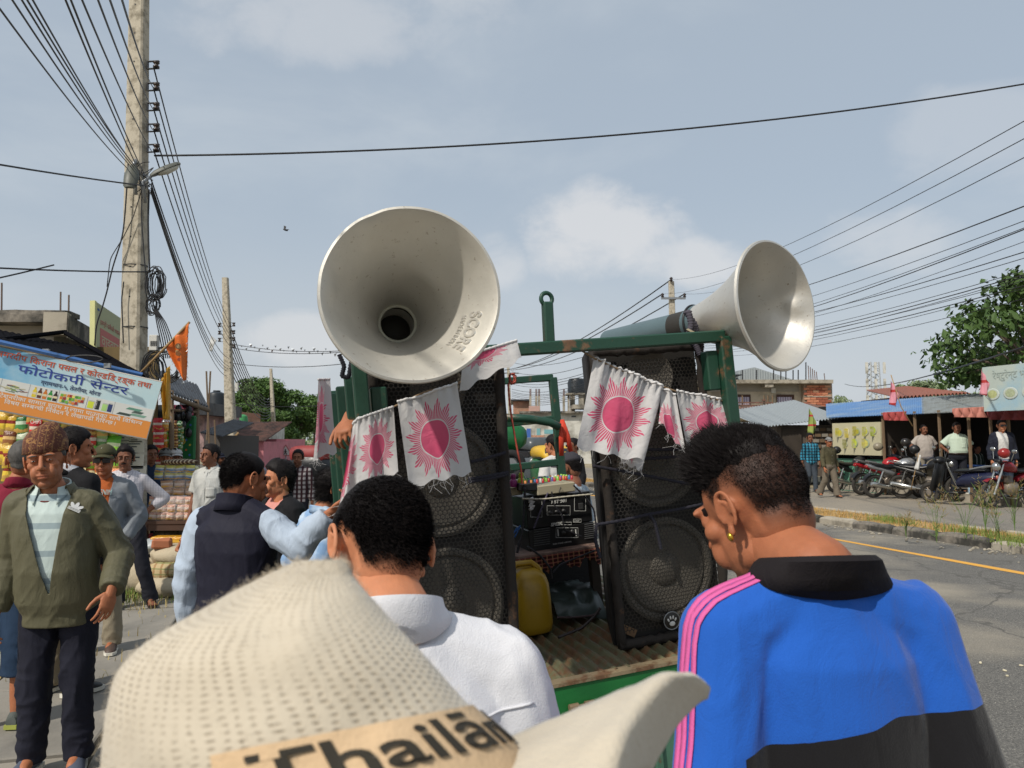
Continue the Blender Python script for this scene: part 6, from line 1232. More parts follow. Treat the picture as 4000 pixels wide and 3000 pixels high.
for k in range(3):rope([(2690-6*k,1215),(2700+8*k,1270),(2690+14*k,1310),(2720+10*k,1350),(2735,1385)],3.02+.01*k,('front','middle','rear')[k]+' grey cloth strip tying the right horn to the frame',.012,mat('rag_grey','4a4650',.9,var=.2),'cloth_tie',True)
rope([(1325,1385),(1345,1430),(1335,1470),(1362,1475),(1372,1415)],2.62,'dark rope lashing the left frame corner',.008,None,'rope',True)
# ------------------------------------------------------------------ flags with the printed sun
def m_sunflag(name,cx=.5,cy=.48,sc=1.0,col='c63e66'):
 m=newmat(name);t=NT(m);tcn=t.n('ShaderNodeTexCoord');s=t.n('ShaderNodeSeparateXYZ');t.l(tcn.outputs['UV'],s.inputs[0]);x=t.math('MULTIPLY',t.math('SUBTRACT',s.outputs[0],cx),1/sc);y=t.math('MULTIPLY',t.math('SUBTRACT',s.outputs[1],cy),1/sc)
 r_=t.math('SQRT',t.math('ADD',t.math('MULTIPLY',x,x),t.math('MULTIPLY',y,y)));th=t.math('DIVIDE',t.math('ARCTAN2',y,x),2*math.pi);th=t.math('ADD',th,.5)
 pk=t.math('ABSOLUTE',t.math('SUBTRACT',t.math('FRACT',t.math('MULTIPLY',th,15)),.5));Rr=t.math('SUBTRACT',.46,t.math('MULTIPLY',pk,.3));st=t.math('GREATER_THAN',t.math('FRACT',t.math('MULTIPLY',th,75)),.36)
 disc=t.math('LESS_THAN',r_,.215);rays=t.math('MULTIPLY',t.math('MULTIPLY',t.math('GREATER_THAN',r_,.23),t.math('LESS_THAN',r_,Rr)),st);k=t.math('MAXIMUM',disc,rays);v=t.coord();wr=t.mix(t.noise(v,14,4),srgb('c9c7c6'),srgb('d8d6d5'));c=t.mix(k,wr,t.mix(t.noise(v,9,3),srgb(col),srgb('d8708c')));t.l(c,t.b.inputs['Base Color']);t.b.inputs['Roughness'].default_value=.8;t.b.inputs['Specular IOR Level'].default_value=.2
 t.bump(t.noise(v,18,4,.6,1.),.35,.02);out=[n for n in t.t.nodes if n.type=='OUTPUT_MATERIAL'][0];tr=t.n('ShaderNodeBsdfTranslucent');t.l(c,tr.inputs[0]);ms=t.n('ShaderNodeMixShader');ms.inputs[0].default_value=.3;t.l(t.b.outputs[0],ms.inputs[1]);t.l(tr.outputs[0],ms.inputs[2]);t.l(ms.outputs[0],out.inputs[0]);return m
M_SF=m_sunflag('sun_flag_print')
def sflag(label,tl,tr,br,bl,folds=4,amp=.02,gather=.0,n=34,m=None,seed=0,uvw=(0,1),sag=0.,fringe=True,bulge=0.):
 P_=[np.array(W(*q))for q in(tl,tr,br,bl)];rt=thing('sun_flag',label,'flag',P_[0],0,'white flags with a red sun');o_=P_[0];A_,B_,C_,D_=(p-o_ for p in P_);nn=np.cross(B_-A_,D_-A_);nn/=np.linalg.norm(nn);G_=np.zeros((n,n,3));r=np.random.default_rng(seed);ph=r.uniform(0,6,4)
 for i in range(n):
  for j in range(n):
   s_,t_=j/(n-1),i/(n-1);p=(A_*(1-s_)+B_*s_)*(1-t_)+(D_*(1-s_)+C_*s_)*t_;w_=amp*((.5+.6*t_)*math.sin(folds*6.28*s_+ph[0]+1.3*t_)+.4*math.sin(folds*11*s_+ph[1]-2.5*t_))+gather*math.exp(-t_*9)*math.sin(folds*34*s_+ph[2])+bulge*math.sin(math.pi*s_)*math.sin(math.pi*t_)
   p=p+nn*w_;p[2]-=sag*4*s_*(1-s_)*(1-t_);p[2]+=.006*math.sin(20*s_+ph[3])*t_;G_[i,j]=p
 mb=MB();mb.grid(G_);fo=mb.build('cloth',m or M_SF,rt,True);uv=fo.data.uv_layers.new(name='UV');uvs=[]
 for lp in fo.data.loops:i,j=divmod(lp.vertex_index,n);uvs+=[uvw[0]+(uvw[1]-uvw[0])*j/(n-1),1-i/(n-1)]
 uv.data.foreach_set('uv',uvs);q=MB();q.tube([G_[0,j]+np.array((0,0,.004))for j in range(n)],[.0045*(1+.25*math.sin(j*2.4+ph[1]))for j in range(n)],7);q.build('hem',cloth('flag_hem','cfcdcc'),fo,True)
 if fringe:
  q=MB()
  for k in range(16):j=r.integers(0,n);p=G_[-1,j];l=r.uniform(.008,.045);q.tube([p,p+np.array((r.normal(0,.01),r.normal(0,.008),-l*.6)),p+np.array((r.normal(0,.02),r.normal(0,.01),-l))],.0004,4)
  q.build('loose_threads',cloth('flag_hem','cfcdcc'),fo)
 return rt
sflag('sun flag hanging bunched at the far left rail',(1240,1486,3.25),(1285,1484,3.35),(1305,1770,3.3),(1205,1800,3.2),1,.02,uvw=(.22,1.0),seed=1);sflag('sun flag left of the shaded one behind the dark haired head',(1402,1640,2.42),(1540,1592,2.46),(1553,1850,2.44),(1392,1905,2.4),1.2,.012,.006,seed=2)
sflag('folded edge of a sun flag hanging down beside the left post',(1375,1660,2.46),(1408,1636,2.46),(1395,1905,2.42),(1318,1990,2.42),1,.012,seed=3,uvw=(.5,1));sflag('sun flag in the shadow of the big horn',(1552,1574,2.44),(1786,1500,2.5),(1845,1848,2.48),(1600,1900,2.4),1.1,.014,.004,seed=4,sag=.004)
sflag('sun flag blown sideways behind the rim of the big horn',(1800,1400,2.52),(2016,1334,2.62),(2038,1398,2.6),(1796,1535,2.52),1,.012,seed=5,fringe=False,m=m_sunflag('sun_flag_print_half',.4,.95,1.0));sflag('large sun flag hanging over the corner of the right speaker',(2322,1402,2.8),(2590,1514,2.84),(2508,1800,2.78),(2248,1750,2.72),2.2,.012,.014,seed=6)
sflag('second sun flag behind the large one on the right speaker',(2440,1450,2.83),(2595,1514,2.86),(2510,1842,2.82),(2420,1800,2.8),1.4,.01,.006,seed=7,uvw=(.2,1.1));sflag('twisted sun flag between the two right flags',(2585,1520,2.86),(2640,1545,2.85),(2680,1765,2.8),(2572,1650,2.82),1,.012,seed=8,m=m_sunflag('sun_flag_print_low',.4,.2,1.1));sflag('rightmost sun flag behind the spiky hair',(2640,1530,2.86),(2862,1570,2.95),(2860,1700,2.92),(2690,1780,2.86),2,.012,.01,seed=9)
rope([(1395,1648),(1540,1588),(1660,1530),(1790,1500),(2016,1345),(2120,1338),(2230,1345),(2325,1402),(2460,1460),(2640,1530),(2870,1575)],.045,'brown cord carrying the row of sun flags',.0035,mat('twine','8a7358',.9),'flag_string');flag('tiny red and white pennant behind the right horn tube',[W(2520,1300,6),W(2550,1258,6),W(2556,1325,6),W(2522,1325,6)],cloth('red_white','b82a32',pattern=stripes('d0cccc',2,9,.3,.6)),waves=1,amp=.02,n=8)
# ------------------------------------------------------------------ amplifiers, mixer, jerrycan
def tbox(mb,u0,v0,u1,v1,y,depth,bev=.004):
 a,b=TP(u0,v1,y),TP(u1,v1,y);c=TP(u0,v0,y);return mb.bbox(((a[0]+b[0])/2,y+depth/2,(a[2]+c[2])/2+(b[2]-a[2])/2),(b[0]-a[0],depth,c[2]-a[2]),bev)
def amp_unit(label,u0,v0,u1,v1,y,text,tu,tv,ts,knobs,vents=()):
 rt=local_thing('amplifier',label,'amplifier','amplifiers on the truck');mb=MB();tbox(mb,u0,v0,u1,v1,y,.3);mb.build('case',mat('amp_black','161617',.4,var=.15),rt);W_=mat('amp_white','c4c4c0',.5,var=0);mx=(TP(u1,v1,y)[0]-TP(u0,v1,y)[0])
 lettering(text,frame(TP(tu,tv,y-.002),(1,0,0),(0,0,1)),ts,W_,rt,ext=.0005,shear=.2,bold=.0006)
 for(ku,kv)in knobs:q=MB();q.lathe([(.009,0),(.008,.012),(0,.012)],12,look((0,-1,0)),TP(ku,kv,y-.001));q.build('knob',mat('knob_dark','3a3a3a',.4),rt,True)
 def outline(a0,b0,a1,b1):q=MB();P_=[TP(a0,b0,y-.001),TP(a1,b0,y-.001),TP(a1,b1,y-.001),TP(a0,b1,y-.001),TP(a0,b0,y-.001)];q.tube(P_,.0011,4);q.build('printed_outline',W_,rt)
 for(a0,b0,a1,b1,n)in vents:
  for k in range(n):q=MB();vv=b0+(b1-b0)*(k+.5)/n;p0,p1=TP(a0,vv,y),TP(a1,vv,y);q.bbox((p0+p1)/2,(p1[0]-p0[0],.01,.004),.001);q.build('fin',mat('amp_grey','4a4a4a',.4),rt)
 return rt,outline,W_
A1,ol,_w=amp_unit('upper black amplifier with PBT 501 lettering',2062,1930,2318,2052,.77,'PBT 501',2153,1968,.022,((2148,2003),(2172,1999),(2200,1995)))
ol(2137,2012,2227,1976);ol(2147,1955,2204,1935);ol(2073,2020,2117,1950);ol(2244,1996,2288,1932);lettering('Stranger',frame(TP(2150,1951,.768),(1,0,0),(0,0,1)),.014,_w,A1,ext=.0004,width=.05);mb=MB();tbox(mb,2262,1965,2280,1990,.765,.01,.002);mb.build('switch',mat('knob_dark','3a3a3a'),A1)
A2,ol,_w=amp_unit('lower black amplifier with SP82K lettering and side fins',2070,2052,2330,2150,.77,'SP82K',2152,2056,.02,((2200,2080),(2233,2075)),((2085,2062,2148,2132,8),(2283,2042,2325,2105,8)));ol(2172,2100,2258,2062);ol(2195,2050,2232,2040);ol(2240,2040,2270,2028);lettering('DUAL POWER AMPLIFIER',frame(TP(2160,2128,.768),(1,0,0),(0,0,1)),.008,_w,A2,ext=.0003);lettering('Stranger',frame(TP(2243,2038,.768),(1,0,0),(0,0,1)),.01,_w,A2,ext=.0003,width=.026)
for uu in(2182,2252):mb=MB();tbox(mb,uu-2,2068,uu+2,2095,.764,.006,.001);mb.build('meter_bar',_w,A2)
MX=local_thing('mixer','cream and black sound mixer with coloured knobs on the amplifiers','mixer');mb=MB();tbox(mb,2100,1890,2250,1928,.75,.22);mb.build('case',mat('mixer_cream','a8a088',.5,var=.1),MX);mb=MB();a,b,c=TP(2038,1900,.77),TP(2102,1926,.752),TP(2040,1918,.77);mb.bbox(((a[0]+b[0])/2,.85,(a[2]+b[2])/2+.012),(b[0]-a[0],.2,.035),.004);mb.build('side_panel',mat('mixer_black','1d1e20',.5),MX)
top=TP(2100,1890,.75);tr_=TP(2250,1890,.75);r=np.random.default_rng(3);KC=['b52a30','b52a30','7aa83a','c8c8c0','3a6fa8','3a8a5a','8ac04a','c87a3a','6a5aa0']
for i in range(9):
 for j in range(5):c_=KC[0]if j==0 and i>1 else KC[r.integers(2,9)];q=MB();x=top[0]-.05+(tr_[0]-top[0]+.04)*i/8;q.lathe([(.006,0),(.0055,.018),(0,.019)],8,None,(x,.77+.035*j,top[2]+.0));q.build('knob',mat('knob_'+c_,c_,.4,var=0),MX,True)
lettering('!',frame(TP(2188,1912,.748),(1,0,0),(0,0,1)),.014,mat('ink_dark','3d4550'),MX,ext=.0003);mb=MB();p=TP(2190,1914,.748);mb.tube([p+np.array((-.01,0,-.006)),p+np.array((.012,0,-.006)),p+np.array((.001,0,.014)),p+np.array((-.01,0,-.006))],.0008,4);mb.build('warning_triangle',mat('ink_dark','3d4550'),MX)
for k,(u,v,c_)in enumerate(((2005,1892,'8a2a6a'),(2036,1886,'a8b82a'))):mb=MB();mb.lathe([(0,0),(.017,0),(.019,.01),(.017,.028),(.011,.034),(.011,.04),(.013,.048),(.01,.058),(0,.06)],16);o=mb.build('small_bottle',mat('bottle_'+c_,c_,.35),None,True,40);o.location=TW(TP(u,v+10,.85));tag(o,('magenta','lime green')[k]+' squeeze bottle left of the mixer','bottle')
mb=MB();tbox(mb,1990,1905,2045,1935,.85,.15);o=mb.build('small_carton',mat('carton','a39474',.8),None);o.matrix_world=TMX;tag(o,'small cream box under the squeeze bottles','box')
TBL=local_thing('low_table','low table covered with torn red cloth under the amplifiers','table');mb=MB();tbox(mb,1995,2150,2345,2178,.71,.55);mb.build('table_top',mat('table_faded','8a6f62',.7,var=.3,dirt='4a3a34',dirtamt=.6,ds=14),TBL)
mb=MB();a,b=TP(2000,2178,.705),TP(2345,2150,.705);g=np.zeros((6,24,3))
for i in range(6):
 for j in range(24):s_=j/23;g[i,j]=(a[0]+(b[0]-a[0])*s_,.702+.008*math.sin(j*1.7)*i/5,a[2]-(.01+i/5*(.055+.018*math.sin(j*.9)+.012*math.sin(j*2.3))))
mb.grid(g);mb.build('cloth_skirt',cloth('red_print','3d1614',pattern=both(stripes('b08a60',0,40,0,.25,.5),stripes('c07a6a',2,60,0,.3,.5))),TBL,True)
mb=MB();mb.box(((a[0]+b[0])/2,1.15,a[2]/2),(b[0]-a[0]+.3,.02,a[2]+.02));mb.build('back_board',M_RUB,TBL)
for x in(a[0]+.02,b[0]-.02):
 for y in(.75,1.2):mb=MB();mb.box((x,y,(a[2])/2),(.04,.04,a[2]));mb.build('leg',M_DK,TBL)
JC=local_thing('jerrycan','mustard yellow plastic jerrycan between the speakers','jerrycan');M_JC=mat('plastic_mustard','b08a1e',.38,var=.12,vs=4,dirt='8a6a18',dirtamt=.3);c0=TP(2090,2440,.58);wj=(TP(2165,2400,.58)[0]-TP(2012,2400,.58)[0]);zj=TP(2090,2235,.58)[2];mb=MB();rings=[]
for z,k in((.012,.8),(.02,.93),(.05,1),(zj*.6,1.0),(zj*.8,.97),(zj*.93,.85),(zj,.6),(zj+.012,.4)):rings.append(ering((c0[0],.64,z),wj/2*k,.1*k,32,3.2))
mb.loft(rings);mb.build('body',M_JC,JC,True);mb=MB();hx=TP(2058,2230,.6);mb.tube([(hx[0]-.065,.63,zj-.05),(hx[0]-.055,.63,zj+.02),(hx[0]-.035,.63,zj+.036),(hx[0]+.03,.63,zj+.034),(hx[0]+.055,.63,zj+.01),(hx[0]+.075,.63,zj-.06)],[.018,.014,.012,.012,.014,.02],10);mb.build('handle',M_JC,JC,True);mb=MB();mb.lathe([(0,0),(.022,0),(.022,.03),(0,.03)],16,None,(c0[0]+wj*.33,.66,zj-.03));mb.build('cap',M_JC,JC,True)
mb=MB();n=22;g=np.zeros((n,n,3));pa,pb=TP(2165,2420,.7),TP(2350,2400,.7)
for i in range(n):
 for j in range(n):x=pa[0]+(pb[0]-pa[0])*j/(n-1);y=.62+.45*i/(n-1);g[i,j]=(x,y,.02+.09*math.sin(math.pi*i/(n-1))**.7)
g=g.reshape(-1,3);g[:,2]+=(ridge(g*14)-.3)*.05;g[:,2]=np.maximum(g[:,2],.014);g=g.reshape(n,n,3);mb.grid(g);o=mb.build('tarpaulin',mat('tarp_dark','3a4440',.35,var=.25),None,True);o.matrix_world=TMX;tag(o,'crumpled dark green tarpaulin under the low table','tarpaulin')
M_CBL=mat('cable_dark','26242a',.5,var=.1)
for k,(pts,y,c_,rad)in enumerate((([(2060,2135),(2110,2170),(2150,2220),(2155,2260)],.68,None,.005),([(2325,2150),(2250,2180),(2190,2205),(2160,2235)],.68,None,.004),([(2155,1920),(2165,1975),(2195,2010),(2205,2070),(2270,2095)],.73,None,.003),([(2140,1925),(2110,2000),(2085,2065)],.73,'4a4458',.004),([(2050,1905),(2048,1990),(2040,2080),(2020,2160)],.73,None,.0055),([(2240,1895),(2290,1945),(2320,1990),(2330,2060)],.73,None,.004),([(2040,1948),(2120,1950),(2230,1938),(2316,1930)],.72,'b8b2a0',.004),([(2020,2060),(2005,2085),(2035,2050),(2010,2100)],.73,'2a5a9a',.003),([(2180,2490),(2270,2455),(2320,2410),(2345,2375)],.45,'3a3230',.006),([(1985,1500),(1992,1590),(2010,1700),(2035,1830),(2040,1890)],.12,'a84a3a',.0035),([(2175,2412),(2240,2412),(2310,2405),(2340,2396)],.6,'4a3a3a',.005))):
 rope(pts,y,('black cable drooping from the lower amplifier','black cable curving to the jerrycan','thin cable looping over both amplifier fronts','purple grey cable slanting across the upper amplifier','thick black cable down the left of the amplifiers','cable falling from the mixer to the right','white cord stretched across the upper amplifier','blue cable bunch left of the lower amplifier','twisted cable lying on the truck bed','red and black twisted wire hanging by the left speaker','cable running along the truck bed to the tarpaulin')[k],rad,mat('cable_'+c_,c_,.6,var=.1)if c_ else M_CBL,'cable')
mb=MB();r=np.random.default_rng(5);c=np.array(TP(2000,1480,.13));pts=[c+np.array((.011*math.cos(k*.8)+r.normal(0,.005),r.normal(0,.006),.02*math.sin(k*.8)))for k in range(40)];mb.tube(pts,.0028,5);o=mb.build('wire_knot',mat('cable_a84a3a','a84a3a'),None,True);o.matrix_world=TMX;tag(o,'knot of red wire on the front rail beside the left speaker','wire')
fr_=TP(2190,1640,TL-.05);mb=MB()
for k,(dx,dz)in enumerate(((-.03,-.22),(.035,-.2),(.01,-.14))):mb.tube([fr_+np.array((0,-.03,0)),fr_+np.array((dx*.6,-.035,dz*.5)),fr_+np.array((dx,-.035,dz))],[.012,.018,.014],6,flat=(1,.25))
o=mb.build('red_ribbon',cloth('ribbon_red','d0452f',rough=.5),None,True);o.matrix_world=TMX;tag(o,'bright red ribbon tied to the far corner post of the truck','ribbon')
mb=MB();c=TP(2075,1965,.73);pts=[c+np.array((.012*math.cos(k*2.),-.002*k/4,.02-k*.006))for k in range(9)];mb.tube(pts,.008,6);o=mb.build('white_rag',cloth('flag_hem','cfcdcc'),None,True);o.matrix_world=TMX;tag(o,'white rag knotted on the cord over the upper amplifier','rag')
# ================================================================== right side of the street
def lat_at(u,lat,v=1900):r=ray(u,v);c=r.x/r.y;y=lat/(RR_.x*c+RR_.y);return Vector((c*y,y,0))
# ---- far pole with cross arm, and wires
D5=38.;b5=W(2640,1700,D5);b5.z=0;P5,T5,M5=pole('far concrete pole with a cross arm above the truck',b5,W(2622,1100,D5),.4,.26,0,False)
mb=MB();a,b=W(2583,1166,D5-.2)-b5,W(2678,1164,D5-.2)-b5;mb.box((a+b)/2,((b-a).length,.08,.1));mb.build('cross_arm',M_STEEL,P5)
for u in(2588,2674,2622):v0=1163 if u!=2622 else 1100;mb=MB();p=W(u,v0,D5-.2)-b5;mb.lathe([(.03,0),(.09,.05),(.05,.1),(.09,.16),(.04,.22),(0,.24)],10,None,p);mb.build('insulator',M_INS,P5,True)
D6=84.;b6=W(1998,1700,D6);b6.z=0;P6,_,_=pole('distant pole with a cross arm left of the right speaker',b6,W(1985,1432,D6),.45,.3,0,False);mb=MB();mb.box(W(1980,1458,D6)-b6,(2.6,.12,.14));mb.build('cross_arm',M_STEEL,P6)
lab='dark overhead wire running from the far right pole past the right horn';grp='wires along the right poles'
for(u,v,ru,rv)in((2622,1092,4060,440),(2588,1148,4060,510),(2674,1148,4060,585)):wire(W(u,v,D5-.2),W(ru,rv,9.),.5,lab,grp,.006);wire(W(u,v,D5-.2),W(1960+(u-2588)*.4,1446,D6),.8,lab,grp,.03)
for k,(v0,v1)in enumerate(((1225,800),(1262,858),(1290,885),(1300,890),(1310,1010),(1340,1060),(1345,1075),(1352,1085),(1358,1100),(1366,1120),(1372,1130),(1380,1172),(1300,985),(1330,940))):wire(W(2640,v0,D5),W(4080,v1-25,8.5+.2*k),.35+.03*(k%4),'dark cable in the dense bundle right of the bright horn','cable bundle on the right',.005 if k%3 else .008);wire(W(2640,v0,D5),W(2000,v0+190,D6-3),1.2,'dark cable in the dense bundle right of the bright horn','cable bundle on the right',.02)
wire(W(3300,1500,70),W(4080,1330,14),.5,'lone low wire above the blue roof',None,.02)
# ---- middle distance houses seen through the truck frame
MH=thing('roadside_house','pale roadside house with teal panels seen through the truck frame','building',(0,0,0));fbox(2040,1612,2330,1830,56,8,M_WH,'wall',MH);fbox(2030,1606,2340,1614,55.6,8.5,M_CONCD,'slab',MH)
for(a,b,c,d,m_)in((2120,1672,2178,1700,M_TEAL),(2095,1672,2112,1705,M_TEAL),(2055,1672,2075,1720,M_BLUE),(2230,1622,2252,1632,M_GLS)):win(MH,a,b,c,d,56,M_WH,m_)
fbox(2075,1700,2125,1722,54,.3,M_BRK,'brick_panel',MH);fbox(2125,1698,2180,1722,54,.3,M_CONC,'panel',MH)
MH2=thing('brick_house','unfinished brick house with concrete columns behind the truck frame','building',(0,0,0));fbox(2005,1568,2072,1616,60,6,M_BRK,'wall',MH2);fbox(1995,1560,2075,1566,59.6,7,M_TIN,'slab',MH2);fbox(2066,1586,2108,1614,58.5,.3,mat('billboard_rose','b8968a',.7,var=.15),'billboard',MH2)
for u in(2072,2095,2106,2203,2232,2242):fbox(u-4,1545,u+4,1616,59,.4,M_CONC,'column',MH2);[MB().tube([W(u+o,1546,59),W(u+o,1505+7*abs(o),59)],.03,4).build('reinforcing_bar',M_TINR,MH2)for o in(-2,2)]
fbox(2238,1580,2290,1596,57,2,M_CONC,'balcony',MH2);fbox(2262,1534,2280,1600,57.5,.5,M_CONC,'column',MH2)
mb=MB();mb.lathe([(0,0),(.65,0),(.68,.3),(.65,.4),(.68,.8),(.55,1.1),(.2,1.15),(0,1.15)],18);o=mb.build('water_tank',mat('tank_black','20262b'),None,True,40);o.location=W(2252,1537,58);tag(o,'black water tank seen above the truck corner post','water tank')
mb=MB();q=W(2252,1537,58);mb.box((q.x,q.y,q.z-.06),(1.6,1.4,.12));[mb.box((q.x+x,q.y,q.z/2),(.15,.15,q.z))for x in(-.6,.6)];tag(mb.build('tank_stand',M_CONC),'concrete stand below the black water tank','stand')
# ---- two storey house with the brick end
TH=thing('two_storey_house','cream two storey house with a bare brick end on the right','building',(0,0,0));d=64.;M_CRM=mat('plaster_tan','b9ad98',.9,var=.12,vs=.6,dirt='857c6d',dirtamt=.45,ds=.4)
fbox(2760,1497,3140,1640,d,9,M_CRM,'wall',TH);fbox(2740,1483,3255,1497,d-1.2,10,M_CONC,'roof_slab',TH);fbox(2760,1500,3120,1530,d-.05,.1,mat('plaster_grey','8f8a80',.9,var=.15),'upper_band',TH);fbox(3142,1497,3250,1600,d-.6,9,mat('brick_core','8f7d6c',.9),'brick_wall',TH);bw=TH.children[-1]
bms=[]
for c_ in('a8644a','b97a5c','94543f','bd8d70'):me=MB().box((0,0,0),(.46,.12,.17)).mesh('brick');me.materials.append(mat('brick_'+c_,c_,.9,var=.2));bms.append(me)
pa,pb=W(3142,1600,d-.6),W(3250,1497,d-.6);r=np.random.default_rng(2);zz=pa.z+.1;row=0
while zz<pb.z-.08:
 x=pa.x+(.24 if row%2 else 0)+.22
 while x<pb.x-.2:o=bpy.data.objects.new('brick',bms[r.integers(4)]);COL.objects.link(o);o.parent=bw;o.location=(x,d-.63-r.uniform(0,.03),zz);x+=.49
 zz+=.2;row+=1
fbox(3142,1547,3250,1551,d-.72,.1,M_CONC,'beam',TH);fbox(2990,1493,3022,1512,d-1.1,1,M_CONC,'beam_end',TH);fbox(3014,1517,3030,1536,d-.2,.2,M_WH,'ac_box',TH)
for(a,b)in((3035,3096),(2873,2932)):wf=fbox(a,1541,b+(6 if a>3000 else 0),1598 if a>3000 else 1585,d-.08,.12,mat('window_wood','4a342c',.8),'window',TH);fbox(a+3,1551,b-4,1594 if a>3000 else 1582,d-.1,.03,cloth('curtain','b0a8b8',pattern=stripes('6a6478',0,5,0,.3)),'curtain',wf)
fbox(2700,1603,3330,1612,d-2,2,M_CONC,'ledge',TH)
a,b,c=W(2895,1444,d),W(2962,1430,d),W(3130,1484,d);mb=MB();z0=W(2900,1484,d).z;poly=[(a.x,z0),(a.x,a.z),(b.x,b.z),(c.x,z0)];mb.loft([np.array([(x,d+1,z)for x,z in poly]),np.array([(x,d+5,z)for x,z in poly])]);mb.build('stair_cabin',mat('tin_pale','9aa0a2',.5,.3,var=.1),TH)
for k in range(22):x=a.x+.15+k*.21;zt_=np.interp(x,[a.x,b.x,c.x],[a.z,b.z,z0]);MB().box((x,d+.97,(z0+zt_)/2),(.06,.06,max(.05,zt_-z0-.1))).build('rib',mat('tin_pale_rib','aeb4b4',.5,.3,var=.05),TH)
fbox(2740,1462,2898,1466,d-.5,5,M_TIN,'tin_canopy',TH)
for u in(2900,2955,3022,3050,3070,3098,3118,3148):MB().tube([W(u,1484,d-.8),W(u,1415 if u>3140 else 1445,d-.8)],.05,4).build('railing_post',M_PORC,TH)
for k,u in enumerate((3160,3168,3176,3184,3192,3222)):MB().tube([W(u,1484,d),W(u-3,1428+k*6,d)],.035,4).build('reinforcing_bar',M_TINR,TH)
for(u,v,w_)in((2860,1570,160),(2870,1580,150),(2980,1560,12),(2990,1585,25)):fbox(u,v,u+w_,v+6,d-2.4,.2,M_TINR,'scaffold_board',TH)
fbox(2860,1588,2960,1602,d-2.5,.2,mat('plank_rust','8a5a44',.9,var=.3),'scaffold_board',TH)
for u in(2900,2985,3000,3018):MB().tube([W(u,1630,d-2.3),W(u,1545,d-2.3)],.06,4).build('scaffold_pole',M_BAM,TH)
# ---- low shacks between house and tin shops
SK=thing('tin_shack','low shack with pale tin roof and woven bamboo wall','shack',(0,0,0));fbox(3040,1660,3270,1860,29,3,mat('bamboo_dark2','5a5148',.9,var=.4,vs=3),'wall',SK);a,b=W(2980,1668,28.6),W(3300,1630,28.6);corr(a,b,a+Vector((0,5,.75)),b+Vector((0,5,.9)),.03,26).build('tin_sheet',mat('tin_pale','9aa0a2'),SK,True);a,b=W(2950,1625,36),W(3330,1608,36);corr(a,b,a+Vector((0,5,.6)),b+Vector((0,5,.6)),.04,30).build('tin_sheet',M_TINR,SK,True);fbox(2800,1608,2985,1622,40,3,M_BLUE,'blue_awning',SK)
for i in range(7):
 for j in range(4):fbox(3150+j*27+(i%2)*8,1672+i*22,3172+j*27+(i%2)*8,1684+i*22,28.94,.05,(M_BAM,mat('bamboo_grey','8d867a',.9))[(i+j)%2],'bamboo_slat',SK)
fbox(3060,1672,3130,1860,28.9,.08,M_DK,'door',SK)
# ---- tin shops
SP_=thing('tin_shop_row','row of open tea shops under a blue and grey tin roof','shop',(0,0,0));L0,L1=17.5,21.2
def RDu(u,lat,z):p=lat_at(u,lat,1700);return Vector((p.x,p.y,z))
def roof(u0,u1,m_,wv):corr(RDu(u0,L0,2.42),RDu(u1,L0,2.42),RDu(u0,L1,3.15),RDu(u1,L1,3.15),.013,wv*2,6).build('tin_sheet',m_,SP_,True)
M_BLT=mat('tin_blue_faded','5a86b8',.5,.1,var=.15,vs=.8,dirt='8aa0b4',dirtamt=.5,ds=.7);M_GYT=mat('tin_grey_faded','9aa0a0',.5,.2,var=.15,dirt='80807a',dirtamt=.5);roof(3230,3610,M_BLT,30);roof(3605,3850,M_GYT,22);roof(3845,4200,M_GYT,22)
def wallq(u0,u1,lat,z0,z1,th,m_,name):a,b=RDu(u0,lat,0),RDu(u1,lat,0);mb=MB();quadbox(mb,a,b,RR_*th,z0,z1);return mb.build(name,m_,SP_)
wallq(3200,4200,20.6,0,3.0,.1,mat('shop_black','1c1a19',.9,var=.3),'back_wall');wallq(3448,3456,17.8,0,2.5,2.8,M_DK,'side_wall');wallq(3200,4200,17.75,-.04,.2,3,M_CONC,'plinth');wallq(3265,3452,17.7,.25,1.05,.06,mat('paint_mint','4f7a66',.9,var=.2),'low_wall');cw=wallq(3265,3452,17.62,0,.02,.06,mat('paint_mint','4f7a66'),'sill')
for i in range(14):
 for j in range(3):a=RDu(3270+i*13,17.64,.35+j*.24);MB().box(a,(.05,.03,.34),rotm(0,30 if(i+j)%2 else-30,16)).build('lattice_strip',mat('paint_mint2','5f8f78',.8),SP_)
for u in(3450,3575,3670,3785,3870,3940):a=RDu(u,17.62,0);MB().tube([a,a+Vector((.02,0,1.3)),a+Vector((0,0,2.5))],.045,6).build('post',M_BAM,SP_)
def lboard(label,u0,u1,z0,z1,lat,m_,tilt=0.):
 a,b=RDu(u0,lat,0),RDu(u1,lat,0);ex_=(b-a).normalized();o=thing('shop_board',label,'sign',(a.x,a.y,z0));L_=(b-a).length;mb=MB();quadbox(mb,(0,0,0),b-a,RR_*.05,0,z1-z0);mb.build('panel',m_,o);nrm=-RR_;return o,ex_,L_,z1-z0,nrm
def food(o,ex_,nrm,x,z,rx,rz,c1,c2):
 p=ex_*x+Vector((0,0,z))+nrm*.012;M_=np.stack([np.array(ex_),np.array((0,0,1.)),np.array(nrm)],1);q=MB();q.lathe([(rx,0),(rx*.9,.008),(0,.009)],16,M_*np.array((1,rz/rx,1)),p);q.build('printed_plate',mat('plate_'+c1,c1,.6,var=.2),o);q=MB();q.lathe([(rx*.7,.01),(0,.014)],10,M_*np.array((1,rz/rx,1)),p);q.build('printed_food',mat('food_'+c2,c2,.6,var=.5,vs=20),o)
M_PST=mat('poster_cream','b5ae90',.7,var=.12,vs=2);o,e,L_,H_,n_=lboard('cream poster board with food pictures on the tea shop',3252,3440,1.18,2.22,17.55,M_PST)
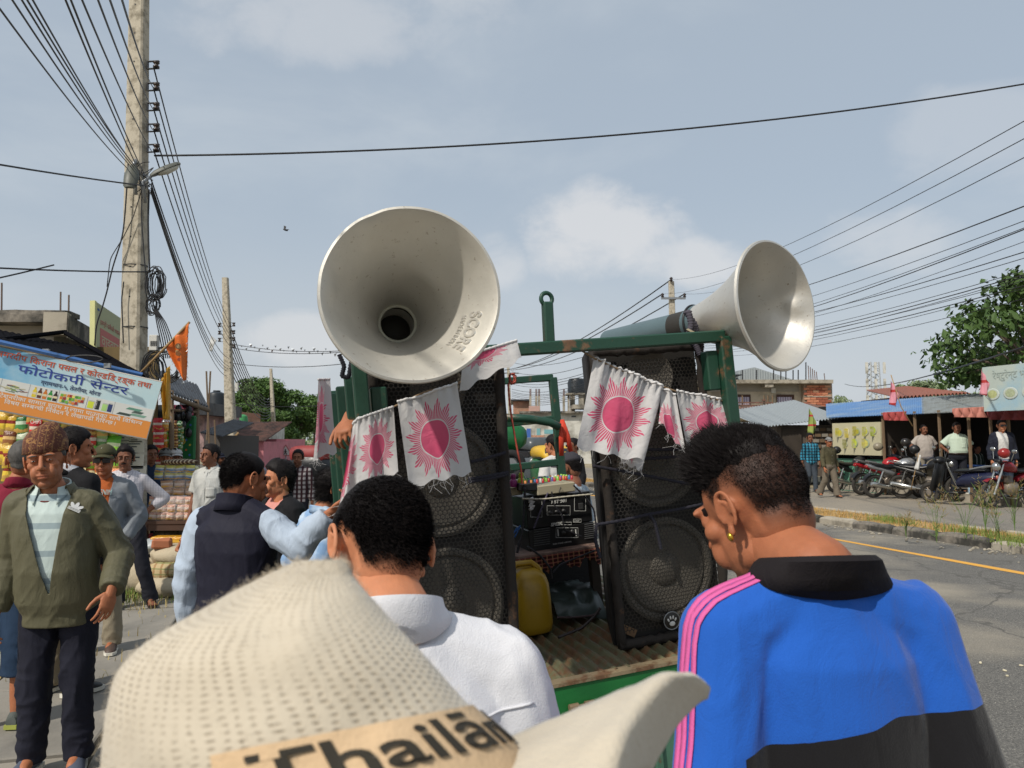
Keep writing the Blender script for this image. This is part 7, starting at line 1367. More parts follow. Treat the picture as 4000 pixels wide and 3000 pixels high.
for(x,z,c)in((.15,.7,'b8b04a'),(.35,.68,'c8b858'),(.52,.74,'a8a03a'),(.72,.72,'b0b04a'),(.88,.72,'9aa83a'),(.3,.34,'8a8a50'),(.5,.36,'b8c04a'),(.7,.36,'c0b860')):(lambda q:food(o,e,n_,L_*(x+q.uniform(-.03,.03)),H_*(z+q.uniform(-.05,.05)),q.uniform(.09,.19),q.uniform(.1,.16),['c4c0a4','a8a890','8f9a80'][q.integers(3)],c))(np.random.default_rng(int(x*99)));MB().box(e*(L_*x)+Vector((0,0,H_*z))+n_*.004,(.3,.012,.3),rotm(0,0,16)).build('printed_photo',mat('photo_'+c,c,.7,var=.5,vs=9,dirt='b8b490',dirtamt=.6,ds=7),o)
o,e,L_,H_,n_=lboard('large faded white restaurant signboard at the right edge',3848,4120,2.38,3.5,16.9,mat('board_faded_white','aeb8b0',.7,var=.1,vs=1.5,dirt='94b0bc',dirtamt=.5,ds=.8))
for k in range(4):food(o,e,n_,.28+.5*k,.42,.2,.15,'b4bcb4',['a8ac78','a0a888','aca082','a8b090'][k])
lettering('रेष्टुरेन्ट भोजनालय',frame(e*.3+Vector((0,0,.8))+n_*.01,e,(0,0,1)),.24,mat('board_grey_text','9ca8a2',.7,var=0),o,width=1.6)
def clothdrape(label,u0,u1,z,m_):a,b=RDu(u0,17.35,z),RDu(u1,17.35,z);flag(label,[a+Vector((0,0,.12)),b+Vector((0,0,.12)),b-Vector((0,0,.16)),a-Vector((0,0,.12))],m_,waves=4,amp=.1,n=26)
clothdrape('faded red cloth rolled under the blue roof edge',3452,3545,2.38,cloth('red_faded','a04a48'));clothdrape('faded salmon cloth lying over the grey roof edge',3725,3850,2.4,cloth('salmon','b5776a'));clothdrape('dark red cloth strip below the restaurant signboard',3860,4050,2.3,cloth('red_dark','7a3a3a'))
for(u,v,d,c_,l)in((3480,1480,19.2,'c98a98','pink pennant on a leaning stick above the tea shops'),(3835,1440,18,'c88a94','crumpled pink pennant beside the restaurant signboard'),(3160,1590,27,'8a9650','green and red pennant in front of the bamboo wall')):
 flag(l,[W(u,v,d),W(u+28,v+60,d),W(u+24,v+110,d),W(u-4,v+100,d)],cloth('pennant_'+c_,c_,pattern=stripes('a83a3a',2,3,0,.2)),waves=1,amp=.06,pole_pts=[W(u,v-16,d),W(u+40,v+110,d),W(u+85,v+185,d)]if u==3480 else None,n=10)
# blue table, water packs
o,p=thing('blue_table','blue plastic table in the tea shop behind the scooter','table',lat_at(3720,18.4)),None;MB().bbox((0,0,.78+.15),(1.6,.8,.04),.01,rotm(0,0,-10)).build('table_top',M_BLUE,o);[MB().tube([(x,y,.15),(x*.9,y*.9,.92)],.03,6).build('leg',M_BLUE,o)for x in(-.7,.7)for y in(-.3,.3)]
mbt=MB().lathe([(0,0),(.04,0),(.042,.01),(.042,.19),(.018,.25),(.016,.29),(0,.29)],10).mesh('bottle');mbt.materials.append(mat('bottle_water','8fb4cc',.15,var=.1));shade(mbt,True,40)
for k in range(2):
 wp=thing('water_pack',('lower','upper')[k]+' shrink wrapped pack of water bottles beside the blue table','water pack',lat_at(3822,17.9)+Vector((0,0,.2+k*.31)),0,'packs of water bottles')
 for i in range(4):
  for j in range(3):b_=bpy.data.objects.new('bottle',mbt);COL.objects.link(b_);b_.parent=wp;b_.location=(i*.088-.13,j*.088,0)
 MB().bbox((0,.088,.13),(.37,.28,.27),.03).build('wrap',M_CLR,wp)
# ---- tower and trees
p=W(3420,1720,150);TW_=thing('mobile_tower','thin lattice mobile tower far behind the tea shops','tower',(p.x,p.y,0));zt_=W(3420,1415,150).z;mb=MB();c4=[(-1,-1),(1,-1),(1,1),(-1,1)]
for x,y in c4:mb.tube([(x*1.3,y*1.3,0),(x*.75,y*.75,zt_)],.14,4)
for k in range(16):z=zt_*k/16;w_=1.3-.55*k/16;[mb.tube([(c4[q][0]*w_,c4[q][1]*w_,z),(c4[(q+1)%4][0]*w_,c4[(q+1)%4][1]*w_,z+zt_/16)],.08,4)for q in range(4)]
mb.build('lattice',mat('tower_grey','a8acae',.5,.2),TW_)
for k in range(12):MB().box(((k%3-1)*1.7,-1,zt_-1.2-3.2*(k//3)),(.45,.25,2.2)).build('antenna',M_WH,TW_)
tree('large leafy tree overhanging the restaurant signboard',gx(4090,24),6.9,(3.2,2.6,2.1),46,6500,.17,m_leaf('leaf_big','2f431c','4d6630'),11,group='trees behind the tea shops',droop=.35);tree('feathery pale tree behind the rusty roof',gx(3610,55),6.0,(1.9,1.6,1.3),26,3000,.12,M_LEAF3,12,group='trees behind the tea shops');tree('low pale tree right of the feathery one',gx(3740,52),4.9,(2.4,1.5,.9),22,2500,.12,M_LEAF3,13,group='trees behind the tea shops');tree('slim drooping tree beside the brick end of the house',gx(3275,75),6.2,(1.5,1.4,2.5),24,4000,.14,M_LEAF3,14,group='trees behind the tea shops',droop=.6);tree('low dark hedge tree below the mobile tower',gx(3395,62),4.0,(2.4,1.5,.9),22,3500,.13,M_LEAF2,15,group='trees behind the tea shops')
RF=thing('rusty_roof_house','house with a rusty brown tin roof behind the blue roof','building',(0,0,0));a,b=W(3500,1552,33),W(3790,1535,33);corr(a,b,a+Vector((.6,4,.55)),b+Vector((-.6,4,.55)),.05,20).build('tin_sheet',m_gpaint('tin_redbrown','8a5442',.5)if 'm_gpaint' in globals()else M_TINR,RF,True);fbox(3510,1550,3780,1700,33.4,3.5,M_DK,'wall',RF)
# ---- motorcycles
M_CHR=mat('chrome','b8b8b4',.2,.9,var=.05);M_BLK=mat('bike_black','17181a',.4,var=.15);M_ENG=mat('engine_alloy','8a8074',.45,.5,var=.25,bump=.3);M_DSTY=mat('tyre_dusty','3a3733',.9,var=.3,vs=20,bump=.4)
def bwheel(rt,x,R0,w_,alloy=True):
 M_=look((0,1,0));q=MB();q.torus((x,0,R0),R0-w_,w_,M_,30,10,.85);wo=q.build('wheel',M_DSTY,rt,True);q=MB();q.torus((x,0,R0),R0-1.8*w_,.016,M_,28,6);q.build('rim',M_CHR if not alloy else M_ENG,wo,True);q=MB();q.lathe([(.06,-.05),(.065,.05),(0,.05)],12,M_,(x,0,R0));q.build('hub',M_ENG,wo);q=MB()
 for k in range(6 if alloy else 16):a=k*6.283/(6 if alloy else 16);q.tube([(x+.05*math.cos(a),0,R0+.05*math.sin(a)),(x+(R0-1.8*w_)*math.cos(a),0,R0+(R0-1.8*w_)*math.sin(a))],.012 if alloy else .004,5)
 q.build('spokes',M_ENG,wo)
def motorcycle(label,loc,rz,body,lean=0.,plate=False):
 rt=thing('motorcycle',label,'motorcycle',loc,R(rz),'motorcycles parked by the tea shops');rt.rotation_euler[0]=R(lean);rt.scale=(1.14,)*3;bwheel(rt,-.63,.3,.05);bwheel(rt,.65,.3,.045)
 def P_(mb,n,m_,sm=True):return mb.build(n,m_,rt,sm,45)
 rings=[ering((x,0,z),.001+w_,h,18,2.4,np.array(((0,0,1),(1,0,0),(0,1,0.))))for x,z,w_,h in()]
 def loftx(sec):
  mb=MB();a=np.linspace(0,2*math.pi,16,endpoint=False);mb.loft([np.stack([np.full(16,x),w_*np.cos(a),z+h*np.sin(a)],1)for x,z,w_,h in sec]);return mb
 P_(loftx([(-.02,.8,.07,.05),(.05,.85,.12,.1),(.18,.88,.15,.13),(.32,.9,.14,.12),(.42,.9,.07,.07)]),'fuel_tank',body);P_(loftx([(-.75,.88,.06,.03),(-.6,.83,.11,.045),(-.35,.8,.12,.05),(-.1,.79,.1,.05),(.03,.82,.07,.03)]),'seat',M_BLK);P_(loftx([(-.88,.84,.03,.03),(-.75,.8,.08,.055),(-.5,.74,.1,.06),(-.25,.66,.09,.09),(-.08,.6,.06,.05)]),'tail_panel',body);P_(MB().bbox((-.87,0,.8),(.06,.12,.07),.02),'tail_light',mat('light_red','9a1c1c',.2))
 P_(MB().tube([(-.5,.13,.88),(-.8,.13,.93),(-.9,.0,.94),(-.8,-.13,.93),(-.5,-.13,.88)],.013,7),'grab_rail',M_CHR);P_(MB().bbox((.1,0,.42),(.34,.24,.26),.05),'engine',M_ENG);mb=MB();[mb.bbox((.22,0,.56+.025*k),(.18,.2,.012),.004)for k in range(6)];P_(mb,'cylinder_fins',M_ENG,False);P_(MB().lathe([(0,-.04),(.09,-.04),(.1,.0),(.08,.03),(0,.035)],16,look((0,-1,0)),(.05,-.13,.4)),'engine_cover',M_ENG)
 P_(MB().tube([(.3,-.1,.5),(.3,-.14,.28),(.05,-.16,.25),(-.3,-.17,.3)],.024,8),'exhaust_pipe',M_CHR);P_(MB().tube([(-.25,-.17,.29),(-.35,-.18,.31),(-.8,-.2,.4),(-.83,-.2,.405)],[.03,.055,.06,.04],12),'muffler',M_CHR);mb=MB();[mb.tube(q,.02,7)for q in([(.42,0,.85),(.35,0,.35),(-.1,0,.3)],[(.4,0,.8),(-.5,0,.72)],[(-.1,.12,.32),(-.63,.12,.3)],[(-.1,-.12,.32),(-.63,-.12,.3)])];P_(mb,'frame',M_BLK)
 for s_ in(-1,1):P_(MB().tube([(-.63,s_*.13,.3),(-.48,s_*.12,.7)],.02,8),'shock',M_CHR);P_(MB().tube([(.65,s_*.08,.3),(.48,s_*.08,.75),(.42,s_*.08,.95)],[.026,.024,.02],8),'fork',M_CHR);P_(MB().tube([(.36,s_*.2,1.02),(.34,s_*.24,1.2)],.007,5),'mirror_stem',M_CHR);P_(MB().ell((.34,s_*.25,1.24),(.015,.065,.045),None,12,8),'mirror',M_CHR)
 P_(MB().tube([(.3,-.36,1.0),(.36,-.2,1.02),(.42,0,.98),(.36,.2,1.02),(.3,.36,1.0)],.013,7),'handlebar',M_BLK);P_(MB().ell((.53,0,.88),(.09,.09,.1)),'headlight',M_CHR);P_(MB().bbox((.47,0,1.0),(.1,.16,.1),.03),'gauge',M_BLK);P_(MB().lathe([(.33,-.055),(.345,0),(.33,.055)],14,look((0,1,0)),(.65,0,.3),False,(.3,2.2)),'front_fender',body);P_(MB().lathe([(.34,-.07),(.355,0),(.34,.07)],14,look((0,1,0)),(-.63,0,.3),False,(.5,2.6)),'rear_fender',M_BLK);P_(MB().tube([(-.02,.14,.28),(-.1,.26,.01)],.012,6),'kickstand',M_BLK)
 if plate:P_(MB().bbox((-.93,0,.66),(.01,.2,.13),.004,rotm(0,15,0)),'number_plate',mat('plate_red','b8503c',.5),False)
 return rt
M_SIL=mat('bike_silver','a4a6a8',.3,.6,var=.08);M_RED=mat('bike_red','a01a22',.25,var=.05);M_MAR=mat('bike_maroon','7a1520',.25,var=.05)
motorcycle('silver motorcycle with a chrome muffler parked in front of the red one',lat_at(3500,16.9),8,M_SIL,8);motorcycle('bright red motorcycle parked just behind the silver one',lat_at(3445,17.4,1930),12,M_RED,8);motorcycle('black motorcycle half hidden by the walking man in olive',lat_at(3330,17.3),20,M_BLK,6);motorcycle('dark motorcycle between the silver one and the scooter',lat_at(3630,17.3),-40,M_BLK,6);motorcycle('maroon motorcycle facing the street at the right edge',lat_at(3948,17.3),200,M_MAR,-6,True)
def scooter(label,loc,rz):
 rt=thing('scooter',label,'scooter',loc,R(rz));bwheel(rt,-.6,.24,.055);bwheel(rt,.62,.24,.05);B_=mat('scooter_navy','1d2038',.25,var=.05);P_=lambda mb,n,m_:mb.build(n,m_,rt,True,45);a=np.linspace(0,2*math.pi,16,endpoint=False)
 lf=lambda sec:MB().loft([np.stack([np.full(16,x),w_*np.cos(a),z+h*np.sin(a)],1)for x,z,w_,h in sec]);P_(lf([(-.95,.66,.1,.08),(-.85,.62,.17,.14),(-.5,.58,.19,.18),(-.2,.56,.15,.16),(-.05,.5,.1,.1)]),'body',B_);P_(lf([(-.7,.8,.1,.03),(-.55,.8,.15,.05),(-.1,.77,.14,.05),(.02,.75,.08,.03)]),'seat',M_BLK);P_(MB().bbox((.12,0,.27),(.5,.34,.06),.02),'footboard',M_BLK);P_(MB().bbox((.42,0,.62),(.1,.4,.7),.05,rotm(0,-14,0)),'leg_shield',M_BLK);P_(MB().ell((.36,0,1.0),(.13,.18,.1)),'handlebar_cover',M_BLK);P_(MB().tube([(.3,-.36,1.0),(.38,0,1.0),(.3,.36,1.0)],.018,7),'handlebar',M_BLK);P_(MB().tube([(-.4,.15,.82),(-.75,.15,.9),(-.92,0,.9),(-.75,-.15,.9),(-.4,-.15,.82)],.018,7),'grab_rail',M_STEEL);P_(MB().bbox((-.96,0,.66),(.06,.3,.1),.03),'tail_light',mat('light_pale_red','b06a5c',.2));P_(MB().bbox((-.98,0,.48),(.012,.24,.16),.004,rotm(0,12,0)),'number_plate',mat('plate_red','b8503c'));P_(MB().tube([(-.2,-.2,.25),(-.5,-.22,.26),(-.85,-.22,.3)],[.03,.06,.055],10),'muffler',M_ENG);P_(MB().lathe([(.27,-.06),(.285,0),(.27,.06)],14,look((0,1,0)),(.62,0,.24),False,(.3,2.4)),'front_fender',M_BLK)
 for s_ in(-1,1):P_(MB().tube([(.34,s_*.2,1.05),(.32,s_*.3,1.25)],.007,5),'mirror_stem',M_BLK);P_(MB().ell((.31,s_*.31,1.3),(.015,.08,.05),None,12,8),'mirror',M_CHR)
 return rt
scooter('dark blue scooter with a red number plate seen from behind',lat_at(3735,16.6),122).scale=(1.12,)*3
def helmet(label,pos,m_,rz=0):o=thing('helmet',label,'helmet',pos,rz,'helmets hung on the motorcycles');MB().ell((0,0,0),(.14,.12,.125)).build('shell',m_,o,True);MB().ell((.035,0,-.01),(.115,.108,.06)).build('visor',M_BLK,o,True)
helmet('black and orange helmet on the silver motorcycle',W(3538,1728,22.3),mat('helmet_black','2a2725',.25));helmet('glossy black helmet just right of the patterned one',W(3573,1755,21.8),M_BLK);helmet('olive grey helmet in front of the poster board',W(3430,1745,23),mat('helmet_olive','857c68',.3));helmet('black and red helmet on the maroon motorcycle',W(3922,1770,18.8),mat('helmet_red','8a2422',.25));helmet('dark helmet behind the walking man in olive',W(3268,1758,25),M_BLK)
flag('small white flag on a stick beside the silver motorcycle',[W(3588,1775,21.2),W(3596,1778,21.2),W(3594,1838,21.2),W(3572,1832,21.2)],cloth('flag_white','c9c8c4'),waves=1,amp=.02,n=8,pole_pts=[W(3590,1770,21.2),W(3558,1915,21.3)])
# ---- three wheelers in the traffic
def auto(label,loc,rz,c1,c2,spare=False,H_=1.75):
 rt=thing('auto_rickshaw',label,'auto rickshaw',loc,R(rz),'three wheelers in the traffic');a=np.linspace(0,2*math.pi,22,endpoint=False);p=3.2;sx=lambda x,z,w_,h:np.stack([np.full(22,x),w_*np.sign(np.cos(a))*np.abs(np.cos(a))**(2/p),z+h*np.sign(np.sin(a))*np.abs(np.sin(a))**(2/p)],1)
 MB().loft([sx(-1.2,.75,.52,.4),sx(-1.1,.72,.62,.5),sx(-.2,.7,.64,.48),sx(.3,.65,.6,.42),sx(1.0,.62,.45,.4),sx(1.25,.55,.25,.25)]).build('body',c1,rt,True);MB().loft([sx(-1.18,H_-.32,.5,.2),sx(-1.05,H_-.24,.6,.24),sx(-.1,H_-.22,.62,.22),sx(.75,H_-.26,.56,.18),sx(.95,H_-.36,.45,.1)]).build('roof',c2,rt,True);MB().bbox((-.2,0,1.2),(1.7,1.1,.25),.05).build('cabin_shade',M_BLK,rt);MB().bbox((.9,0,1.18),(.03,.9,.5),.02,rotm(0,-20,0)).build('windscreen',M_GLS,rt)
 for x,y in((-.8,.55),(-.8,-.55),(1.1,0)):q=MB();q.torus((x,y,.24),.18,.06,look((0,1,0)),22,8);q.build('wheel',M_RUB,rt,True)
 if spare:q=MB();q.torus((-1.26,-.33,1.25),.19,.06,look((1,0,0)),26,10);w_=q.build('spare_wheel',M_RUB,rt,True);MB().lathe([(.12,0),(.1,.03),(0,.03)],18,look((-1,0,0)),(-1.26,-.33,1.25)).build('rim',M_STEEL,w_)
 return rt
M_AG=mat('auto_green','155c2e',.3,var=.1);M_AY=mat('auto_yellow','c9a023',.5,var=.1);auto('green rounded three wheeler with a spare wheel on its back',(W(1925,1700,14).x,14,0),90,M_AG,M_AG,True,1.95);auto('green auto rickshaw with a yellow roof behind the white shirted man',(W(2165,1700,24).x,24,0),-82,M_AG,M_AY,False,1.5);auto('red three wheeler standing in the street on the left',(W(1262,1700,24).x,24,0),80,M_BLK,mat('auto_red','8a3230',.6),False,1.5);auto('grey three wheeler parked before the teal house',(W(2080,1700,26).x,26,0),110,mat('auto_grey','4a5054',.3),mat('auto_grey','4a5054'))
# bird
mb=MB();p=W(1115,898,20);mb.ell(p,(.07,.03,.025),rotm(0,20));mb.raw([p,p+Vector((.02,0,.09)),p+Vector((-.05,.01,.12)),p+Vector((-.04,0,.0))],[(0,1,2,3)]);mb.raw([p,p+Vector((.05,0,-.02)),p+Vector((.11,0,.01)),p+Vector((.03,0,.02))],[(0,1,2,3)]);tag(mb.build('bird',M_WIRE),'small dark bird flying left of the big horn','bird')
# ================================================================== the people
def who(label,u,d,vtop,yaw,z=0.,warms=None,dx=0.,**k):
 x=W(u,1700,d).x+dx;H=(W(u,vtop,d).z-z)/1.012;s=H/1.68;c,sn=math.cos(R(-yaw)),math.sin(R(-yaw));ar={}
 for sd,(e,w_)in(warms or{}).items():ar[sd]=tuple(((q[0]*c-q[1]*sn)/s,(q[0]*sn+q[1]*c)/s,(q[2]-z)/s)for q in(e,w_))
 if ar:k['arms']=ar
 H=k.pop('H',H);return person(label,(x,d,z),yaw,H,**k)
def surf(o,u,v):
 bpy.context.view_layer.update();mw=o.matrix_world;iv=mw.inverted();b=BVHTree.FromPolygons([q.co.copy()for q in o.data.vertices],[tuple(q.vertices)for q in o.data.polygons]);og=iv@Vector((0,0,CAM_H));h=b.ray_cast(og,(iv.to_3x3()@ray(u,v)).normalized());return h[0],h[1],iv
def mark(o,u,v,polys,m,name='logo',ln=.0025):
 h,n,iv=surf(o,u,v)
 if h is None:return
 x=(iv.to_3x3()@Vector((1,0,0)));x=(x-n*x.dot(n)).normalized();y=n.cross(x).normalized();mb=MB()
 if y.z<0:y=-y
 for p in polys:P_=np.array([h+x*a+y*b+n*ln for a,b in p]);mb.loft([P_,P_+np.array(n)*.001])
 mb.build(name,m,o)
el2=lambda cx,cy,rx,ry,an=0,n=12:[(cx+rx*math.cos(t)*math.cos(an)-ry*math.sin(t)*math.sin(an),cy+rx*math.cos(t)*math.sin(an)+ry*math.sin(t)*math.cos(an))for t in np.linspace(0,6.28,n)[:-1]]
C=cloth;DKT=C('trousers_dark','23242c');BLKC=C('cloth_black','18181b');WHT=C('shirt_white','d4d4d8',.03,crease=.15);SHB=dict(mat=mat('shoe_black','1c1b1c',.5));SND=dict(mat=mat('sandal_brown','3a2a22',.7),type='sandal');swo=[[(-.02,0),(-.008,-.008),(.022,.008),(-.004,-.002),(-.012,.003),(-.016,.008)]];PW=mat('print_white','cfcfcc',.6,var=0)
sh=lambda m,**k:dict(shirt=dict(mat=m,**k))
def stubble(J,style,n,ln):
 _,(Q,k_)=hair_mesh(style,.0004,noise=0,soft=.05);V,F_=strands(Q,k_,n,ln,.00042,(0,.5,-.6),.5,5,.3);mb=MB();mb.raw(J.HM(V),F_);kind(mb.build('clipped_hair',HAIR,J.rt),'stuff')
# the three nearest
J=who('man in a white shirt seen from behind in front of the left speaker',1519,1.15,1845,192,H=1.64,dx=.03,skin='tan',lod=0,lean=(.02,0),shoulders=.98,head=dict(yaw=22,pitch=24,roll=-9,dz=-.03,dy=.02,scale=.89),hair=dict(style='crop',soft=.03,thick=.005,strands=20000,len=.022,lift=.1,jitter=.1,comb=(.1,.9,-.55),rad=.0005,fade=.85,fadeline='short',noise=.002),hands=(0,0),shirt=sh(WHT,sleeve=.95,t=.02,st=.02,hem=.8,collar='shirt',amp=.012,ck=1.08),pants=dict(mat=DKT),shoes=SHB)
stubble(J,'short',9000,.007);q=MB();tr=J.parts['shirt'];b_=BVHTree.FromPolygons([v.co.copy()for v in tr.data.vertices],[tuple(f.vertices)for f in tr.data.polygons]);pts=[b_.ray_cast(Vector((x,.8,1.285-.015*math.cos(x*9))),Vector((0,-1,0)))[0]for x in np.linspace(-.17,.17,40)];q.tube([p+Vector((0,.001,0))for p in pts if p],.0022,5);q.build('yoke_seam',WHT,tr,True)
def bluepat(t,vec,c):
 s=t.n('ShaderNodeSeparateXYZ');t.l(vec,s.inputs[0]);zz=t.math('ADD',s.outputs[2],t.math('MULTIPLY',t.math('SUBTRACT',t.noise(vec,4,2),.5),.09));zz=t.math('ADD',zz,t.math('MULTIPLY',s.outputs[0],.2));k=t.math('MULTIPLY',t.math('LESS_THAN',zz,1.235),t.math('LESS_THAN',s.outputs[0],.175));return t.mix(k,c,srgb('141316'))
BLU=C('jacket_blue','1d57b0',.06,.9,sheen=.15,crease=.3,pattern=bluepat)
J=who('man in a blue and black tracksuit top with spiky hair on the right',2929,1.2,1610,187,H=1.70,dx=.115,skin='warm',lod=0,build=.84,shoulders=.9,arms={1:((.205,.05,1.07),(.21,-.06,.84)),-1:((-.19,.05,1.07),(-.17,-.08,.86))},lean=(.012,-.03),head=dict(yaw=27,pitch=24,roll=3,dz=-.03,dy=.05,scale=.95),hair=dict(style='top',thick=.012,strands=18000,len=.032,lift=1.0,jitter=.25,comb=(0,-.25,.1),rad=.0006,soft=.04,noise=.002,fade=.9,fadeh=.05,fadeline='short',quiff=.012,lenfn=lambda b:np.clip(.3+(b[:,2]-.05)/.06,.25,1)*np.clip(.85-b[:,1]/.11,.15,1.15)),hands=(0,0),face=dict(noeyes=1,nose=.7,smooth=9),shirt=dict(jacket=dict(mat=BLU,sleeve=.97,t=.026,st=.026,hem=.86,collar='big',cmat=C('collar_black','1b1719'),ck=1.12,amp=.008,gap=.45)),pants=dict(mat=BLKC),shoes=SHB)
stubble(J,'crop',22000,.006);jk=J.parts['jacket'];b_=BVHTree.FromPolygons([v.co.copy()for v in jk.data.vertices],[tuple(f.vertices)for f in jk.data.polygons]);PKS=C('stripe_pink','d0609a');shj,elj,wrj=(Vector(q)for q in J.A[1]);pa=[Vector(J.nb)+Vector((.05,.0,-.01)),shj,(shj+elj)/2,elj,wrj]
for k in(-1,0,1):
 pts=[]
 for t in np.linspace(.15,3.6,60):
  i=min(3,int(t));f=t-i;c=pa[i].lerp(pa[i+1],f);od=Vector((.25,.15,.95)).lerp(Vector((.95,.28,.2)),min(1,max(0,t-.35)/.8)).normalized();tg=(pa[i+1]-pa[i]).normalized();sd=tg.cross(od).normalized();h=b_.ray_cast(c+od*.35+sd*.0135*k,-od)
  if h[0]is not None:pts.append((np.array(h[0]+h[1]*.0012),np.array(sd)))
 mb=MB();mb.grid(np.array([[p-s_*.0052,p+s_*.0052]for p,s_ in pts]));o=mb.build('pink_stripe',PKS,jk,True);md=o.modifiers.new('t','SOLIDIFY');md.thickness=.002;md.offset=0
mb=MB();mb.ell((.086,.004,-.04),(.004,.005,.007));mb.v=[J.HM(mb.arr())];mb.build('earring',mat('gold','c9a03a',.25,.9,var=0),J.rt,True)
VST=C('vest_navy','1d1d2c',.12,.7);LBL=C('shirt_pale_blue','a9b6c6',.05,crease=.6)
J=who('man in a navy waistcoat holding the truck rail',935,3.45,1783,168,H=1.615,skin='brown',lod=0,head=dict(yaw=-26,pitch=12,dz=-.03,roll=5),warms={-1:((.29,-.1,1.15),(.42,-.12,1.29))},hair=dict(style='crop',soft=.03,noise=.002,thick=.008,strands=12000,len=.018,lift=.15,jitter=.1,comb=(0,.9,-.55),fade=.85,fadeline='short',rad=.0006),shirt=dict(shirt=dict(mat=LBL,sleeve=.98,t=.014,st=.02,hem=.84,collar='shirt',amp=.012,ck=1.08),jacket=dict(name='waistcoat',mat=VST,sleeve=0,t=.03,hem=.78,amp=.007,collar='stand',gap=.9,ck=1.12)),pants=dict(mat=DKT),shoes=SHB,palm={-1:dict(curl=.9)})
# left group
OLV=C('jacket_olive','5a5743',.1,.6,crease=.5);PLO=C('polo_mint','bccac6',.05,pattern=stripes('7d8f98',2,7.5,.1,.32,.7));KH=C('khaki','8d8370',.1)
J=who('old man in a patterned topi and open olive jacket on the left',262,4.0,1738,12,H=1.65,skin='brown',lod=0,build=1.02,belly=.03,lean=(-.05,-.02),head=dict(yaw=8,pitch=-3,roll=-7,scale=1.1),arms={1:((.27,.03,1.07),(.29,-.17,.93)),-1:((-.25,.03,1.07),(-.28,-.04,.82))},face=dict(stubble=.25,brow=HAIRG),hair=dict(style='crop',thick=.006,mat=HAIRG,strands=800,len=.01),shirt=dict(shirt=dict(mat=PLO,sleeve=0,t=.014,hem=.82,collar='shirt',ck=1.2,gap=.6),jacket=dict(mat=OLV,sleeve=1.0,t=.038,st=.03,hem=.74,open=(.004,.105,.92),ox=.0,amp=.011,collar='big',gap=1.0,ck=1.2)),pants=dict(mat=C('trousers_navy','1e1f2b'),amp=.012),shoes=dict(mat=mat('shoe_greyblue','4a5060',.7),sole=mat('sole_white','d8d4c8')),palm={1:dict(dir=(-.15,-.35,-.9),nrm=(.7,-.7,.1),curl=.45)})
topi(J,C('topi_print','5c382f',.3,pattern=both(stripes('a8855a',0,34,0,.16,.3),lambda t,v,c:t.mix(t.ramp(t.noise(v,55,3,.5,2.),.55,.62),c,srgb('9a7248')))));jk=J.parts['jacket'];mark(jk,290,1990,[el2(-.018,.016,.009,.02,.6),el2(0,.022,.009,.024),el2(.018,.016,.009,.02,-.6)]+[[(-.03,y),(.03,y),(.03,y+.004),(-.03,y+.004)]for y in(-.016,-.009,-.002)],PW,ln=.007)
mb=MB();[mb.tube([np.array(J.nb)+np.array((.075*math.cos(t),-.01-.085*abs(math.sin(t)),-.035-.02*abs(math.sin(t))))for t in np.linspace(-3.1,-.04,16)],.004,5)];mb.build('necklace',mat('bead_red','6a2a20',.5),J.rt)
who('man in a maroon shirt and denim shorts at the left edge',-30,4.6,1715,196,skin='brown',lod=1,lean=(-.06,0),hair=dict(style='crop',thick=.005,fade=.8,strands=900,len=.008,mat=HAIRG),shirt=sh(C('shirt_maroon','7a1f33'),sleeve=.6,hem=.8,collar='shirt'),pants=dict(mat=C('denim','2a3d55'),len=.72),shoes=dict(mat=mat('shoe_grey','4f5450',.8,bump=.6,bs=200),sole=mat('sole_lime','9aa04a'),laces=PW),dx=.1)
who('man in a black jacket with thick black hair seen from behind',288,5.2,1676,158,skin='brown',lod=1,head=dict(yaw=-40),hair=dict(thick=.02,strands=3500,len=.02),shirt=dict(shirt=dict(mat=WHT,sleeve=0,t=.012,collar='shirt',ck=1.12),jacket=dict(mat=BLKC,sleeve=1,t=.03,hem=.78,amp=.008,collar='stand',ck=1.0)),pants=dict(mat=KH),shoes=dict(mat=SHB['mat']))
J=who('man in an olive cap, sunglasses and orange shirt under a grey hoodie',412,6.2,1738,10,skin='warm',lod=1,head=dict(yaw=6),arms={1:((.27,.05,1.1),(.2,-.06,.93))},face=dict(glasses=1),hair=dict(style='crop',thick=.006,strands=500),shirt=dict(shirt=dict(mat=C('tee_orange','a8572a'),sleeve=0,t=.016,hem=.8,collar='round'),jacket=dict(name='hoodie',mat=C('hoodie_grey','7d8288'),sleeve=1,t=.034,st=.026,hem=.76,open=(.1,.11,.75),ox=-.02,amp=.014,collar='big',gap=1.1)),pants=dict(mat=KH,flare=2.2),shoes=dict(mat=mat('shoe_brown','4a3a32',.6)))
cp=cap_hat(J,C('cap_olive','47452f'));mark(cp,405,1752,swo,PW);sh_=J.parts['shirt'];h,n,iv=surf(sh_,372,1933)
if h is not None:lettering('DENIM',frame(h+n*.004-Vector((.0,0,0)),iv.to_3x3()@Vector((1,0,0)),(0,0,1)),.06,mat('print_cyan','9ab8b8',.6),sh_,width=.13,shear=.3)
CHK=C('shirt_fine_check','c0bcc0',.04,pattern=both(stripes('8a8896',0,42,0,.14,.6),stripes('9a98a4',2,42,0,.12,.5)))
